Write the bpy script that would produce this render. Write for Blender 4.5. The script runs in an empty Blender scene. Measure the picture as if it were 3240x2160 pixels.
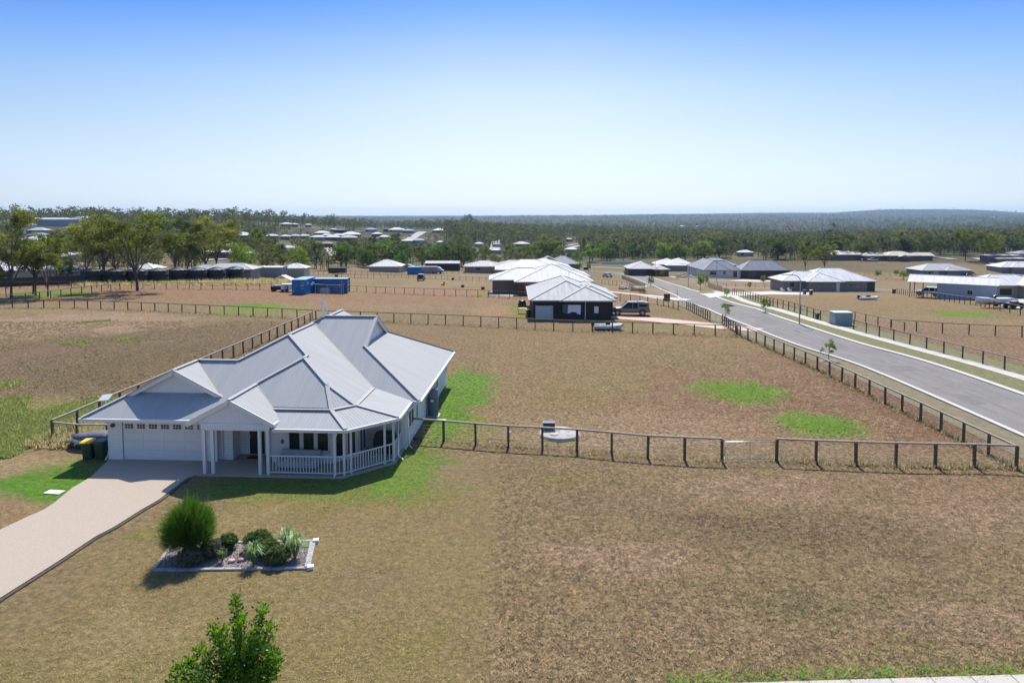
import bpy, bmesh, math, random
import numpy as np
from mathutils import Vector, Matrix, noise

# ---------------------------------------------------------------- camera, sky, sun
SC = bpy.context.scene
COL = SC.collection
FPX = 2160.0          # focal length in photograph pixels (3240 wide) = 24 mm on a 36 mm sensor
CH = 13.4             # camera height
PITCH = math.radians(3.83)
HZN = 682.0
SH = HZN - 1080 + FPX * math.tan(PITCH)
cam = bpy.data.cameras.new('camera'); cam.lens = 24.0; cam.sensor_width = 36.0
cam.shift_y = SH / 3240.0; cam.clip_start = 0.5; cam.clip_end = 40000
co = bpy.data.objects.new('camera', cam); COL.objects.link(co)
co.location = (0, 0, CH); co.rotation_euler = (math.pi / 2 - PITCH, 0, 0)
SC.camera = co
SUN_EL, SUN_AZ = math.radians(50), math.radians(4)      # azimuth from +Y towards +X
W = bpy.data.worlds.new('World'); SC.world = W; W.use_nodes = True
nt = W.node_tree; nt.nodes.clear()
def wn(t): return nt.nodes.new(t)
sky = wn('ShaderNodeTexSky'); sky.sky_type = 'NISHITA'; sky.sun_disc = False
sky.sun_elevation = SUN_EL; sky.sun_rotation = SUN_AZ; sky.altitude = 300; sky.air_density = 1.0; sky.dust_density = 0.6; sky.ozone_density = 1.5
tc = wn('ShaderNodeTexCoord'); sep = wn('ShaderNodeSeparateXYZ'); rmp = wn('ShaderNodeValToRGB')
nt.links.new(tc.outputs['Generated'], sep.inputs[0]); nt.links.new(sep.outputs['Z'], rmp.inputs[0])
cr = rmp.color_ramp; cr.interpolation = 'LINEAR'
SKYR = [(0.0, (0.359, 0.45, 0.676)), (0.038, (0.382, 0.415, 0.562)), (0.101, (0.497, 0.456, 0.464)), (0.152, (0.534, 0.486, 0.47)), (0.184, (0.515, 0.489, 0.485)), (0.233, (0.414, 0.441, 0.511)), (0.264, (0.299, 0.39, 0.529)), (0.294, (0.213, 0.343, 0.538)), (0.45, (0.5, 0.58, 0.74)), (0.65, (0.86, 0.86, 0.88)), (1.0, (0.98, 0.95, 0.92))]  # unseen upper sky raised above the visible band as added fill for shaded sides
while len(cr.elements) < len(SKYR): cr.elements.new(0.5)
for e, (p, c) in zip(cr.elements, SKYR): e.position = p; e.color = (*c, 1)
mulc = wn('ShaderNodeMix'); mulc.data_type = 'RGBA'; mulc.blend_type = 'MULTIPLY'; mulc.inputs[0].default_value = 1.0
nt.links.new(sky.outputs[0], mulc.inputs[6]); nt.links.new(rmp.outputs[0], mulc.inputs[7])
bg = wn('ShaderNodeBackground'); bg.inputs[1].default_value = 0.15
wo = wn('ShaderNodeOutputWorld')
# the sky deepens away from the sun's bearing
ab = wn('ShaderNodeMath'); ab.operation = 'ABSOLUTE'; nt.links.new(sep.outputs['X'], ab.inputs[0])
m1 = wn('ShaderNodeMapRange'); m1.inputs['From Min'].default_value = .08; m1.inputs['From Max'].default_value = .62; nt.links.new(ab.outputs[0], m1.inputs['Value'])
m2 = wn('ShaderNodeMapRange'); m2.inputs['From Min'].default_value = .04; m2.inputs['From Max'].default_value = .28; nt.links.new(sep.outputs['Z'], m2.inputs['Value'])
m3 = wn('ShaderNodeMath'); m3.operation = 'MULTIPLY'; nt.links.new(m1.outputs[0], m3.inputs[0]); nt.links.new(m2.outputs[0], m3.inputs[1])
dp = wn('ShaderNodeMix'); dp.data_type = 'RGBA'; dp.inputs[6].default_value = (1, 1, 1, 1); dp.inputs[7].default_value = (.42, .72, 1.05, 1); nt.links.new(m3.outputs[0], dp.inputs[0])
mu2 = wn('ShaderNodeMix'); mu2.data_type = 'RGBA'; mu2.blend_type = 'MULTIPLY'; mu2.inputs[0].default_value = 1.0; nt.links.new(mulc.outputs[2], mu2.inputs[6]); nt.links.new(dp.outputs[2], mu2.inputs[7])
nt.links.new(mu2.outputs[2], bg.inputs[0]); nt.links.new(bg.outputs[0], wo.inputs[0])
sl = bpy.data.lights.new('sun', 'SUN'); sl.energy = 3.9; sl.angle = math.radians(0.5); sl.color = (1.0, 0.945, 0.85)
so = bpy.data.objects.new('sun', sl); COL.objects.link(so)
sd = Vector((math.sin(SUN_AZ) * math.cos(SUN_EL), math.cos(SUN_AZ) * math.cos(SUN_EL), math.sin(SUN_EL)))
so.rotation_euler = sd.to_track_quat('Z', 'Y').to_euler(); so.location = (0, 60, 80)
SC.view_settings.view_transform = 'Standard'; SC.view_settings.look = 'None'
SC.view_settings.exposure = 0.77; SC.view_settings.gamma = 1.0
SC.render.engine = 'CYCLES'; SC.cycles.use_denoising = True
SC.cycles.max_bounces = 5; SC.cycles.diffuse_bounces = 2; SC.cycles.glossy_bounces = 2; SC.cycles.transmission_bounces = 3
SC.cycles.transparent_max_bounces = 6; SC.cycles.volume_bounces = 0
SC.cycles.caustics_reflective = False; SC.cycles.caustics_refractive = False

# ---------------------------------------------------------------- terrain heights and pixel -> place helpers
DK = [0, 97, 125, 165, 210, 260, 300, 350, 420, 520, 700, 900, 1300, 2000, 3000, 4200, 5500, 8000, 12000]
XK = [-0.75, -0.43, -0.148, 0.083, 0.24, 0.41, 0.75]
HT = [[0]*7, [0]*7, [0, -.3, -1, -1, -1.3, -1.5, -2], [0, -1.5, -3.8, -3.8, -4.6, -5.2, -5.5], [-1.5, -3, -5.6, -6.3, -7, -8, -8.5], [-2.5, -4.5, -8, -9, -9.5, -11, -11.5],
      [-2.5, -5, -9.5, -10.5, -11.5, -13, -13], [-1, -4.5, -10.3, -11.3, -12, -11, -10.5], [1, -2.5, -11, -12.3, -12.5, -10, -9.5], [4.5, 0, -9.5, -13, -14, -13, -12],
      [9, 7.5, -3.5, -11.5, -15, -17, -13], [9, 8, -3.5, -12, -17, -20, -15], [0, 0, -12, -18, -21, -24, -16], [-12, -12, -20, -20, -21, -22, -13], [-10, -10, -14, -12, -12, -12, -4],
      [-6, -6, -5, 9, 9, 8, 10], [-8, -8, -4, 2, 10, 18, 24], [0, 4, 9, 10, 30, 46, 30], [0]*7]
def sm(t): return t * t * (3 - 2 * t)
def hz(x, y):
    if y <= DK[1]: return 0.0
    r = max(XK[0], min(XK[-1], x / y))
    j = 0
    while j < len(XK) - 2 and r > XK[j + 1]: j += 1
    a = sm((r - XK[j]) / (XK[j + 1] - XK[j]))
    i = 0
    while i < len(DK) - 2 and y > DK[i + 1]: i += 1
    b = min(1, (y - DK[i]) / (DK[i + 1] - DK[i]))
    f = lambda k: HT[k][j] * (1 - a) + HT[k][j + 1] * a
    z = f(i) * (1 - b) + f(i + 1) * b
    if y > 600:
        k = min(1, (y - 600) / 1500)
        z += k * (noise.noise(Vector((x / 900, y / 900, 3.1))) * 7 + noise.noise(Vector((x / 260, y / 260, 7.7))) * 2.2)
    if y > 4300:   # flat-topped hill on the right
        z += 42 * math.exp(-(((x - 3330) / 620) ** 4) - ((y - 5500) / 500) ** 2)
    return z
CPi, SPi = math.cos(PITCH), math.sin(PITCH)
def ray(px, py):
    a = (px - 1620) / FPX; b = -(py - 1080 - SH) / FPX
    return a, CPi + b * SPi, -SPi + b * CPi
def G(px, py):
    """where the line of sight through a photograph pixel meets the terrain"""
    dx, dy, dz = ray(px, py)
    if dz < 0:
        t = -CH / dz
        if t * dy <= DK[1]: return Vector((dx * t, dy * t, 0.0))
    t = 90.0
    while t < 12000:
        if CH + dz * t <= hz(dx * t, dy * t): break
        t *= 1.004
    return Vector((dx * t, dy * t, hz(dx * t, dy * t)))
def at_y(px, py, Y):
    dx, dy, dz = ray(px, py); t = Y / dy
    return Vector((dx * t, Y, CH + dz * t))
def at_z(px, py, z):
    dx, dy, dz = ray(px, py); t = (z - CH) / dz
    return Vector((dx * t, dy * t, z))
def mpp(P): return P[1] / FPX      # metres per photograph pixel at that place

# ---------------------------------------------------------------- materials
MATS = {}
def newmat(name):
    m = bpy.data.materials.new(name); m.use_nodes = True
    t = m.node_tree
    return m, t, t.nodes['Principled BSDF']
def mat(name, col, rough=0.8, var=0.12, scale=3.0, bump=0.0, bscale=None, metal=0.0, spec=None, coat=0.0, emit=None):
    """painted or natural surface with a little mottling and optional relief"""
    if name in MATS: return MATS[name]
    m, t, b = newmat(name)
    N = t.nodes.new; L = t.links.new
    b.inputs['Roughness'].default_value = rough; b.inputs['Metallic'].default_value = metal
    if spec is not None: b.inputs['Specular IOR Level'].default_value = spec
    if coat: b.inputs['Coat Weight'].default_value = coat; b.inputs['Coat Roughness'].default_value = 0.08
    if var > 0:
        g = N('ShaderNodeNewGeometry'); n = N('ShaderNodeTexNoise'); n.inputs['Scale'].default_value = scale; n.inputs['Detail'].default_value = 5; n.inputs['Roughness'].default_value = 0.65
        L(g.outputs['Position'], n.inputs['Vector'])
        mr = N('ShaderNodeMapRange'); mr.inputs['From Min'].default_value = 0.3; mr.inputs['From Max'].default_value = 0.7
        mr.inputs['To Min'].default_value = 1 - var; mr.inputs['To Max'].default_value = 1 + var
        L(n.outputs['Fac'], mr.inputs['Value'])
        mx = N('ShaderNodeVectorMath'); mx.operation = 'SCALE'; mx.inputs[0].default_value = col; L(mr.outputs[0], mx.inputs['Scale'])
        L(mx.outputs[0], b.inputs['Base Color'])
    else: b.inputs['Base Color'].default_value = (*col, 1)
    if bump > 0:
        g2 = N('ShaderNodeNewGeometry'); n2 = N('ShaderNodeTexNoise'); n2.inputs['Scale'].default_value = bscale or scale * 4; n2.inputs['Detail'].default_value = 6
        L(g2.outputs['Position'], n2.inputs['Vector'])
        bp = N('ShaderNodeBump'); bp.inputs['Strength'].default_value = bump; bp.inputs['Distance'].default_value = 0.05
        L(n2.outputs['Fac'], bp.inputs['Height']); L(bp.outputs[0], b.inputs['Normal'])
    MATS[name] = m
    return m
def mat_ribs(name, col, pitch=0.20, rough=0.5, depth=0.6, dark=0.10, streak=0.08, metal=0.0, spec=.22):
    """profiled sheet metal: ribs run along V of the UV map, U is in metres across"""
    if name in MATS: return MATS[name]
    m, t, b = newmat(name); N = t.nodes.new; L = t.links.new
    uv = N('ShaderNodeUVMap'); s = N('ShaderNodeSeparateXYZ'); L(uv.outputs[0], s.inputs[0])
    a = N('ShaderNodeMath'); a.operation = 'MULTIPLY'; a.inputs[1].default_value = 2 * math.pi / pitch; L(s.outputs['X'], a.inputs[0])
    c = N('ShaderNodeMath'); c.operation = 'SINE'; L(a.outputs[0], c.inputs[0])
    mr = N('ShaderNodeMapRange'); mr.inputs['From Min'].default_value = -1; mr.inputs['To Min'].default_value = 1 - dark; mr.inputs['To Max'].default_value = 1 + dark * .4; L(c.outputs[0], mr.inputs['Value'])
    sc_ = N('ShaderNodeVectorMath'); sc_.operation = 'MULTIPLY'; sc_.inputs[1].default_value = (2.2, 0.25, 1); L(uv.outputs[0], sc_.inputs[0])
    n = N('ShaderNodeTexNoise'); n.inputs['Scale'].default_value = 1.0; n.inputs['Detail'].default_value = 5; L(sc_.outputs[0], n.inputs['Vector'])
    mr2 = N('ShaderNodeMapRange'); mr2.inputs['From Min'].default_value = .3; mr2.inputs['From Max'].default_value = .7; mr2.inputs['To Min'].default_value = 1 - streak; mr2.inputs['To Max'].default_value = 1 + streak; L(n.outputs['Fac'], mr2.inputs['Value'])
    mm = N('ShaderNodeMath'); mm.operation = 'MULTIPLY'; L(mr.outputs[0], mm.inputs[0]); L(mr2.outputs[0], mm.inputs[1])
    v = N('ShaderNodeVectorMath'); v.operation = 'SCALE'; v.inputs[0].default_value = col; L(mm.outputs[0], v.inputs['Scale']); L(v.outputs[0], b.inputs['Base Color'])
    bp = N('ShaderNodeBump'); bp.inputs['Strength'].default_value = depth; bp.inputs['Distance'].default_value = pitch * .12; L(c.outputs[0], bp.inputs['Height']); L(bp.outputs[0], b.inputs['Normal'])
    b.inputs['Roughness'].default_value = rough; b.inputs['Metallic'].default_value = metal; b.inputs['Specular IOR Level'].default_value = spec
    MATS[name] = m
    return m
def mat_boards(name, col, pitch=0.18, axis='Z', rough=0.6, dark=0.25, col2=None, pitch2=None):
    """wall cladding, brickwork or boards laid in object space courses"""
    if name in MATS: return MATS[name]
    m, t, b = newmat(name); N = t.nodes.new; L = t.links.new
    if col2 is not None:
        tcn = N('ShaderNodeTexCoord'); mp = N('ShaderNodeVectorMath'); mp.operation = 'DOT_PRODUCT'; mp.inputs[1].default_value = (1, 1, 0); L(tcn.outputs['Object'], mp.inputs[0])
        sp = N('ShaderNodeSeparateXYZ'); L(tcn.outputs['Object'], sp.inputs[0])
        cb = N('ShaderNodeCombineXYZ'); L(mp.outputs['Value'], cb.inputs[0]); L(sp.outputs['Z'], cb.inputs[1])
        br = N('ShaderNodeTexBrick'); br.inputs['Scale'].default_value = 1.0; br.inputs['Brick Width'].default_value = .24; br.inputs['Row Height'].default_value = .086; br.inputs['Mortar Size'].default_value = .008
        br.inputs['Color1'].default_value = (*col, 1); br.inputs['Color2'].default_value = (*[c * .75 for c in col], 1); br.inputs['Mortar'].default_value = (*col2, 1)
        L(cb.outputs[0], br.inputs['Vector']); L(br.outputs['Color'], b.inputs['Base Color'])
    else:
        tcn = N('ShaderNodeTexCoord'); s = N('ShaderNodeSeparateXYZ'); L(tcn.outputs['Object'], s.inputs[0])
        if axis == 'XY':
            ad = N('ShaderNodeMath'); ad.operation = 'ADD'; L(s.outputs['X'], ad.inputs[0]); L(s.outputs['Y'], ad.inputs[1]); src = ad.outputs[0]
        else: src = s.outputs[axis]
        md = N('ShaderNodeMath'); md.operation = 'PINGPONG'; md.inputs[1].default_value = pitch / 2; L(src, md.inputs[0])
        mr = N('ShaderNodeMapRange'); mr.inputs['From Max'].default_value = pitch * .12; mr.inputs['To Min'].default_value = 1 - dark; mr.inputs['To Max'].default_value = 1; L(md.outputs[0], mr.inputs['Value'])
        n = N('ShaderNodeTexNoise'); n.inputs['Scale'].default_value = 1.5; n.inputs['Detail'].default_value = 4; L(tcn.outputs['Object'], n.inputs['Vector'])
        mr2 = N('ShaderNodeMapRange'); mr2.inputs['From Min'].default_value = .3; mr2.inputs['From Max'].default_value = .7; mr2.inputs['To Min'].default_value = .94; mr2.inputs['To Max'].default_value = 1.04; L(n.outputs['Fac'], mr2.inputs['Value'])
        mm = N('ShaderNodeMath'); mm.operation = 'MULTIPLY'; L(mr.outputs[0], mm.inputs[0]); L(mr2.outputs[0], mm.inputs[1])
        v = N('ShaderNodeVectorMath'); v.operation = 'SCALE'; v.inputs[0].default_value = col; L(mm.outputs[0], v.inputs['Scale']); L(v.outputs[0], b.inputs['Base Color'])
        bp = N('ShaderNodeBump'); bp.inputs['Strength'].default_value = .5; bp.inputs['Distance'].default_value = .02; L(mr.outputs[0], bp.inputs['Height']); L(bp.outputs[0], b.inputs['Normal'])
    b.inputs['Roughness'].default_value = rough
    MATS[name] = m
    return m
def mat_leaf(name, col, col2, rough=0.5, trans=0.35, spec=0.3, inst=0.18, upn=False):
    """foliage: colour runs between two greens by the clump attribute, shifted a little per plant"""
    if name in MATS: return MATS[name]
    m, t, b = newmat(name); N = t.nodes.new; L = t.links.new
    at = N('ShaderNodeAttribute'); at.attribute_name = 'tint'
    mx = N('ShaderNodeMix'); mx.data_type = 'RGBA'; mx.inputs[6].default_value = (*col, 1); mx.inputs[7].default_value = (*col2, 1); L(at.outputs['Fac'], mx.inputs[0])
    oi = N('ShaderNodeObjectInfo'); mr = N('ShaderNodeMapRange'); mr.inputs['To Min'].default_value = 1 - inst; mr.inputs['To Max'].default_value = 1 + inst; L(oi.outputs['Random'], mr.inputs['Value'])
    hs = N('ShaderNodeHueSaturation'); L(mx.outputs[2], hs.inputs['Color']); L(mr.outputs[0], hs.inputs['Value'])
    mr3 = N('ShaderNodeMapRange'); mr3.inputs['To Min'].default_value = .5 + inst * .10; mr3.inputs['To Max'].default_value = .5 - inst * .12; L(oi.outputs['Random'], mr3.inputs['Value']); L(mr3.outputs[0], hs.inputs['Hue'])
    L(hs.outputs[0], b.inputs['Base Color']); b.inputs['Roughness'].default_value = rough; b.inputs['Specular IOR Level'].default_value = spec
    tr = N('ShaderNodeBsdfTranslucent'); gain = N('ShaderNodeVectorMath'); gain.operation = 'MULTIPLY'; gain.inputs[1].default_value = (1.9, 1.7, 1.1); L(hs.outputs[0], gain.inputs[0]); L(gain.outputs[0], tr.inputs['Color'])
    if upn:
        cz = N('ShaderNodeCombineXYZ'); cz.inputs[2].default_value = 1.0; L(cz.outputs[0], b.inputs['Normal']); cy = N('ShaderNodeCombineXYZ'); cy.inputs[2].default_value = -1.0; L(cy.outputs[0], tr.inputs['Normal']); gain.inputs[1].default_value = (1, 1, 1)
    ms = N('ShaderNodeMixShader'); ms.inputs[0].default_value = trans
    out = t.nodes['Material Output']; L(b.outputs[0], ms.inputs[1]); L(tr.outputs[0], ms.inputs[2]); L(ms.outputs[0], out.inputs[0])
    MATS[name] = m
    return m

# ---------------------------------------------------------------- mesh builder
class MB:
    def __init__(s): s.v = []; s.f = []; s.m = []; s.uv = []; s.sm = []
    def face(s, pts, mi=0, uvs=None, smooth=False):
        i = len(s.v); s.v += [tuple(p) for p in pts]; s.f.append(tuple(range(i, i + len(pts)))); s.m.append(mi)
        s.uv.append(uvs or [(p[0], p[1]) for p in pts]); s.sm.append(smooth)
    def box(s, a, b, mi=0, R=None, T=None):
        """box between corners a and b, optionally turned by matrix R and moved by T"""
        x0, y0, z0 = a; x1, y1, z1 = b
        P = [Vector(p) for p in ((x0, y0, z0), (x1, y0, z0), (x1, y1, z0), (x0, y1, z0), (x0, y0, z1), (x1, y0, z1), (x1, y1, z1), (x0, y1, z1))]
        if R is not None: P = [R @ p for p in P]
        if T is not None: P = [p + Vector(T) for p in P]
        for q in ((0, 3, 2, 1), (4, 5, 6, 7), (0, 1, 5, 4), (1, 2, 6, 5), (2, 3, 7, 6), (3, 0, 4, 7)):
            s.face([P[k] for k in q], mi)
    def bar(s, a, b, w, h=None, mi=0, up=(0, 0, 1)):
        """rectangular bar from a to b"""
        a = Vector(a); b = Vector(b); h = h or w; d = (b - a)
        if d.length < 1e-6: return
        d.normalize(); u = Vector(up)
        if abs(d.dot(u)) > .98: u = Vector((0, 1, 0))
        r = d.cross(u).normalized(); u = r.cross(d).normalized()
        r = r * w / 2; u = u * h / 2
        A = [a - r - u, a + r - u, a + r + u, a - r + u]; B = [b - r - u, b + r - u, b + r + u, b - r + u]
        for k in range(4): s.face([A[k], A[(k + 1) % 4], B[(k + 1) % 4], B[k]], mi)
        s.face(A[::-1], mi); s.face(B, mi)
    def tube(s, pts, rad, n=8, mi=0, cap=True):
        pts = [Vector(p) for p in pts]
        if not hasattr(rad, '__len__'): rad = [rad] * len(pts)
        rings = []
        for i, p in enumerate(pts):
            d = (pts[min(i + 1, len(pts) - 1)] - pts[max(i - 1, 0)]).normalized()
            u = Vector((0, 0, 1)) if abs(d.z) < .95 else Vector((1, 0, 0))
            r = d.cross(u).normalized(); u = r.cross(d).normalized()
            rings.append([p + (r * math.cos(2 * math.pi * k / n) + u * math.sin(2 * math.pi * k / n)) * rad[i] for k in range(n)])
        b = len(s.v)
        for rg in rings: s.v += [tuple(p) for p in rg]
        for i in range(len(rings) - 1):
            for k in range(n):
                s.f.append((b + i * n + k, b + i * n + (k + 1) % n, b + (i + 1) * n + (k + 1) % n, b + (i + 1) * n + k)); s.m.append(mi); s.uv.append([(0, 0)] * 4); s.sm.append(True)
        if cap:
            for base, rv in ((b, True), (b + (len(rings) - 1) * n, False)):
                q = [base + k for k in range(n)]
                s.f.append(tuple(q if rv else q[::-1])); s.m.append(mi); s.uv.append([(0, 0)] * n); s.sm.append(False)
    def lathe(s, prof, n=24, c=(0, 0, 0), mi=0, sx=1, sy=1):
        b = len(s.v)
        for r, z in prof:
            for k in range(n):
                a = 2 * math.pi * k / n; s.v.append((c[0] + r * math.cos(a) * sx, c[1] + r * math.sin(a) * sy, c[2] + z))
        for i in range(len(prof) - 1):
            for k in range(n):
                s.f.append((b + i * n + k, b + i * n + (k + 1) % n, b + (i + 1) * n + (k + 1) % n, b + (i + 1) * n + k)); s.m.append(mi); s.uv.append([(0, 0)] * 4); s.sm.append(True)
    def prism(s, poly, z0, z1, mi=0, mi_side=None):
        ms_ = mi if mi_side is None else mi_side; n = len(poly)
        s.face([(p[0], p[1], z1) for p in poly], mi); s.face([(p[0], p[1], z0) for p in poly][::-1], ms_)
        for k in range(n):
            a, c = poly[k], poly[(k + 1) % n]
            s.face([(a[0], a[1], z0), (c[0], c[1], z0), (c[0], c[1], z1), (a[0], a[1], z1)], ms_)
    def loft(s, secs, mi=0, cap=True, smooth=True):
        """skin between closed sections with the same number of points"""
        n = len(secs[0]); b = len(s.v)
        for q in secs: s.v += [tuple(p) for p in q]
        for i in range(len(secs) - 1):
            for k in range(n):
                s.f.append((b + i * n + k, b + i * n + (k + 1) % n, b + (i + 1) * n + (k + 1) % n, b + (i + 1) * n + k)); s.m.append(mi); s.uv.append([(0, 0)] * 4); s.sm.append(smooth)
        if cap:
            s.f.append(tuple(b + k for k in range(n))[::-1]); s.m.append(mi); s.uv.append([(0, 0)] * n); s.sm.append(False)
            s.f.append(tuple(b + (len(secs) - 1) * n + k for k in range(n))); s.m.append(mi); s.uv.append([(0, 0)] * n); s.sm.append(False)
    def slope(s, poly, down, th=0.05, mi=0, mi2=None):
        """one roof plane: polygon with thickness; ribs run along `down` (a direction in plan)"""
        P = [Vector(p) for p in poly]; d = Vector((down[0], down[1])).normalized(); a = Vector((-d.y, d.x))
        n = (P[1] - P[0]).cross(P[2] - P[0])
        if n.z < 0: P.reverse()
        uvs = [(p.x * a.x + p.y * a.y, p.x * d.x + p.y * d.y) for p in P]
        s.face(P, mi, uvs)
        Q = [p - Vector((0, 0, th)) for p in P]; k2 = mi if mi2 is None else mi2
        s.face(Q[::-1], k2, uvs[::-1])
        for k in range(len(P)):
            j = (k + 1) % len(P); s.face([Q[k], Q[j], P[j], P[k]], k2)
    def mesh(s, name, mats):
        me = bpy.data.meshes.new(name); me.from_pydata(s.v, [], s.f)
        for m in (mats if isinstance(mats, (list, tuple)) else [mats]): me.materials.append(m)
        me.polygons.foreach_set('material_index', s.m); me.polygons.foreach_set('use_smooth', s.sm)
        ul = me.uv_layers.new(name='UVMap'); flat = [c for f in s.uv for q in f for c in q]
        ul.data.foreach_set('uv', flat); me.update()
        return me
    def build(s, name, mats, parent=None):
        o = bpy.data.objects.new(name, s.mesh(name, mats)); COL.objects.link(o)
        if parent is not None: o.parent = parent
        return o
def tag(o, label=None, cat=None, group=None, kind=None):
    if label: o['label'] = label
    if cat: o['category'] = cat
    if group: o['group'] = group
    if kind: o['kind'] = kind
    return o
def thing(name, label, cat, loc=(0, 0, 0), rz=0.0, group=None):
    o = bpy.data.objects.new(name, None); COL.objects.link(o); o.location = loc; o.rotation_euler = (0, 0, rz); o.empty_display_size = .3
    return tag(o, label, cat, group)
def dup(root, loc, rz=0.0, scale=None, label=None, group=None):
    """copy a thing with its parts and their sub-parts"""
    r = root.copy(); COL.objects.link(r); r.location = loc; r.rotation_euler = (0, 0, rz)
    if scale is not None: r.scale = scale
    if label: r['label'] = label
    if group: r['group'] = group
    for ch in list(root.children):
        c = ch.copy(); COL.objects.link(c); c.parent = r
        for g in ch.children:
            d = g.copy(); COL.objects.link(d); d.parent = c
    return r
def lerp(a, b, t): return a + (b - a) * t

# ================================================================ GROUND
def ground_mesh():
    ys = [-70, -30, 0, 15, 30, 50, 80, 97]
    y = 97.0
    while y < 11500: y *= 1.012 if y < 450 else 1.035; ys.append(y)
    S_ = np.linspace(-1.7, 1.7, 171)
    v = []; f = []
    for yy in ys:
        for s_ in S_:
            x = s_ * (yy + 120); v.append((x, yy, hz(x, yy)))
    n = len(S_)
    for i in range(len(ys) - 1):
        for k in range(n - 1): f.append((i * n + k, i * n + k + 1, (i + 1) * n + k + 1, (i + 1) * n + k))
    me = bpy.data.meshes.new('ground'); me.from_pydata(v, [], f); me.polygons.foreach_set('use_smooth', [True] * len(f)); me.update()
    return me
def EP(x0, x1, y0, y1):
    """soft patch on the ground, given by its extent in the photograph -> centre and radii in metres"""
    a = G((x0 + x1) / 2, y0); b = G((x0 + x1) / 2, y1); cy = (y0 + y1) / 2
    l = G(x0, cy); r = G(x1, cy)
    return ((l.x + r.x) / 2, (a.y + b.y) / 2, abs(r.x - l.x) / 2, abs(a.y - b.y) / 2)
C_TAN = (0.291, 0.191, 0.112); C_OLIVE = (0.194, 0.167, 0.059); C_GREEN = (.10, .215, .024); C_BROWN = (0.194, 0.120, 0.074); C_RED = (0.250, 0.148, 0.090)
C_PINK = (0.316, 0.224, 0.156); C_GREY = (0.158, 0.120, 0.074); C_YG = (.17, .21, .04); C_STRAW = (0.306, 0.239, 0.124); C_DRK = (0.117, 0.082, 0.053)
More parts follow.
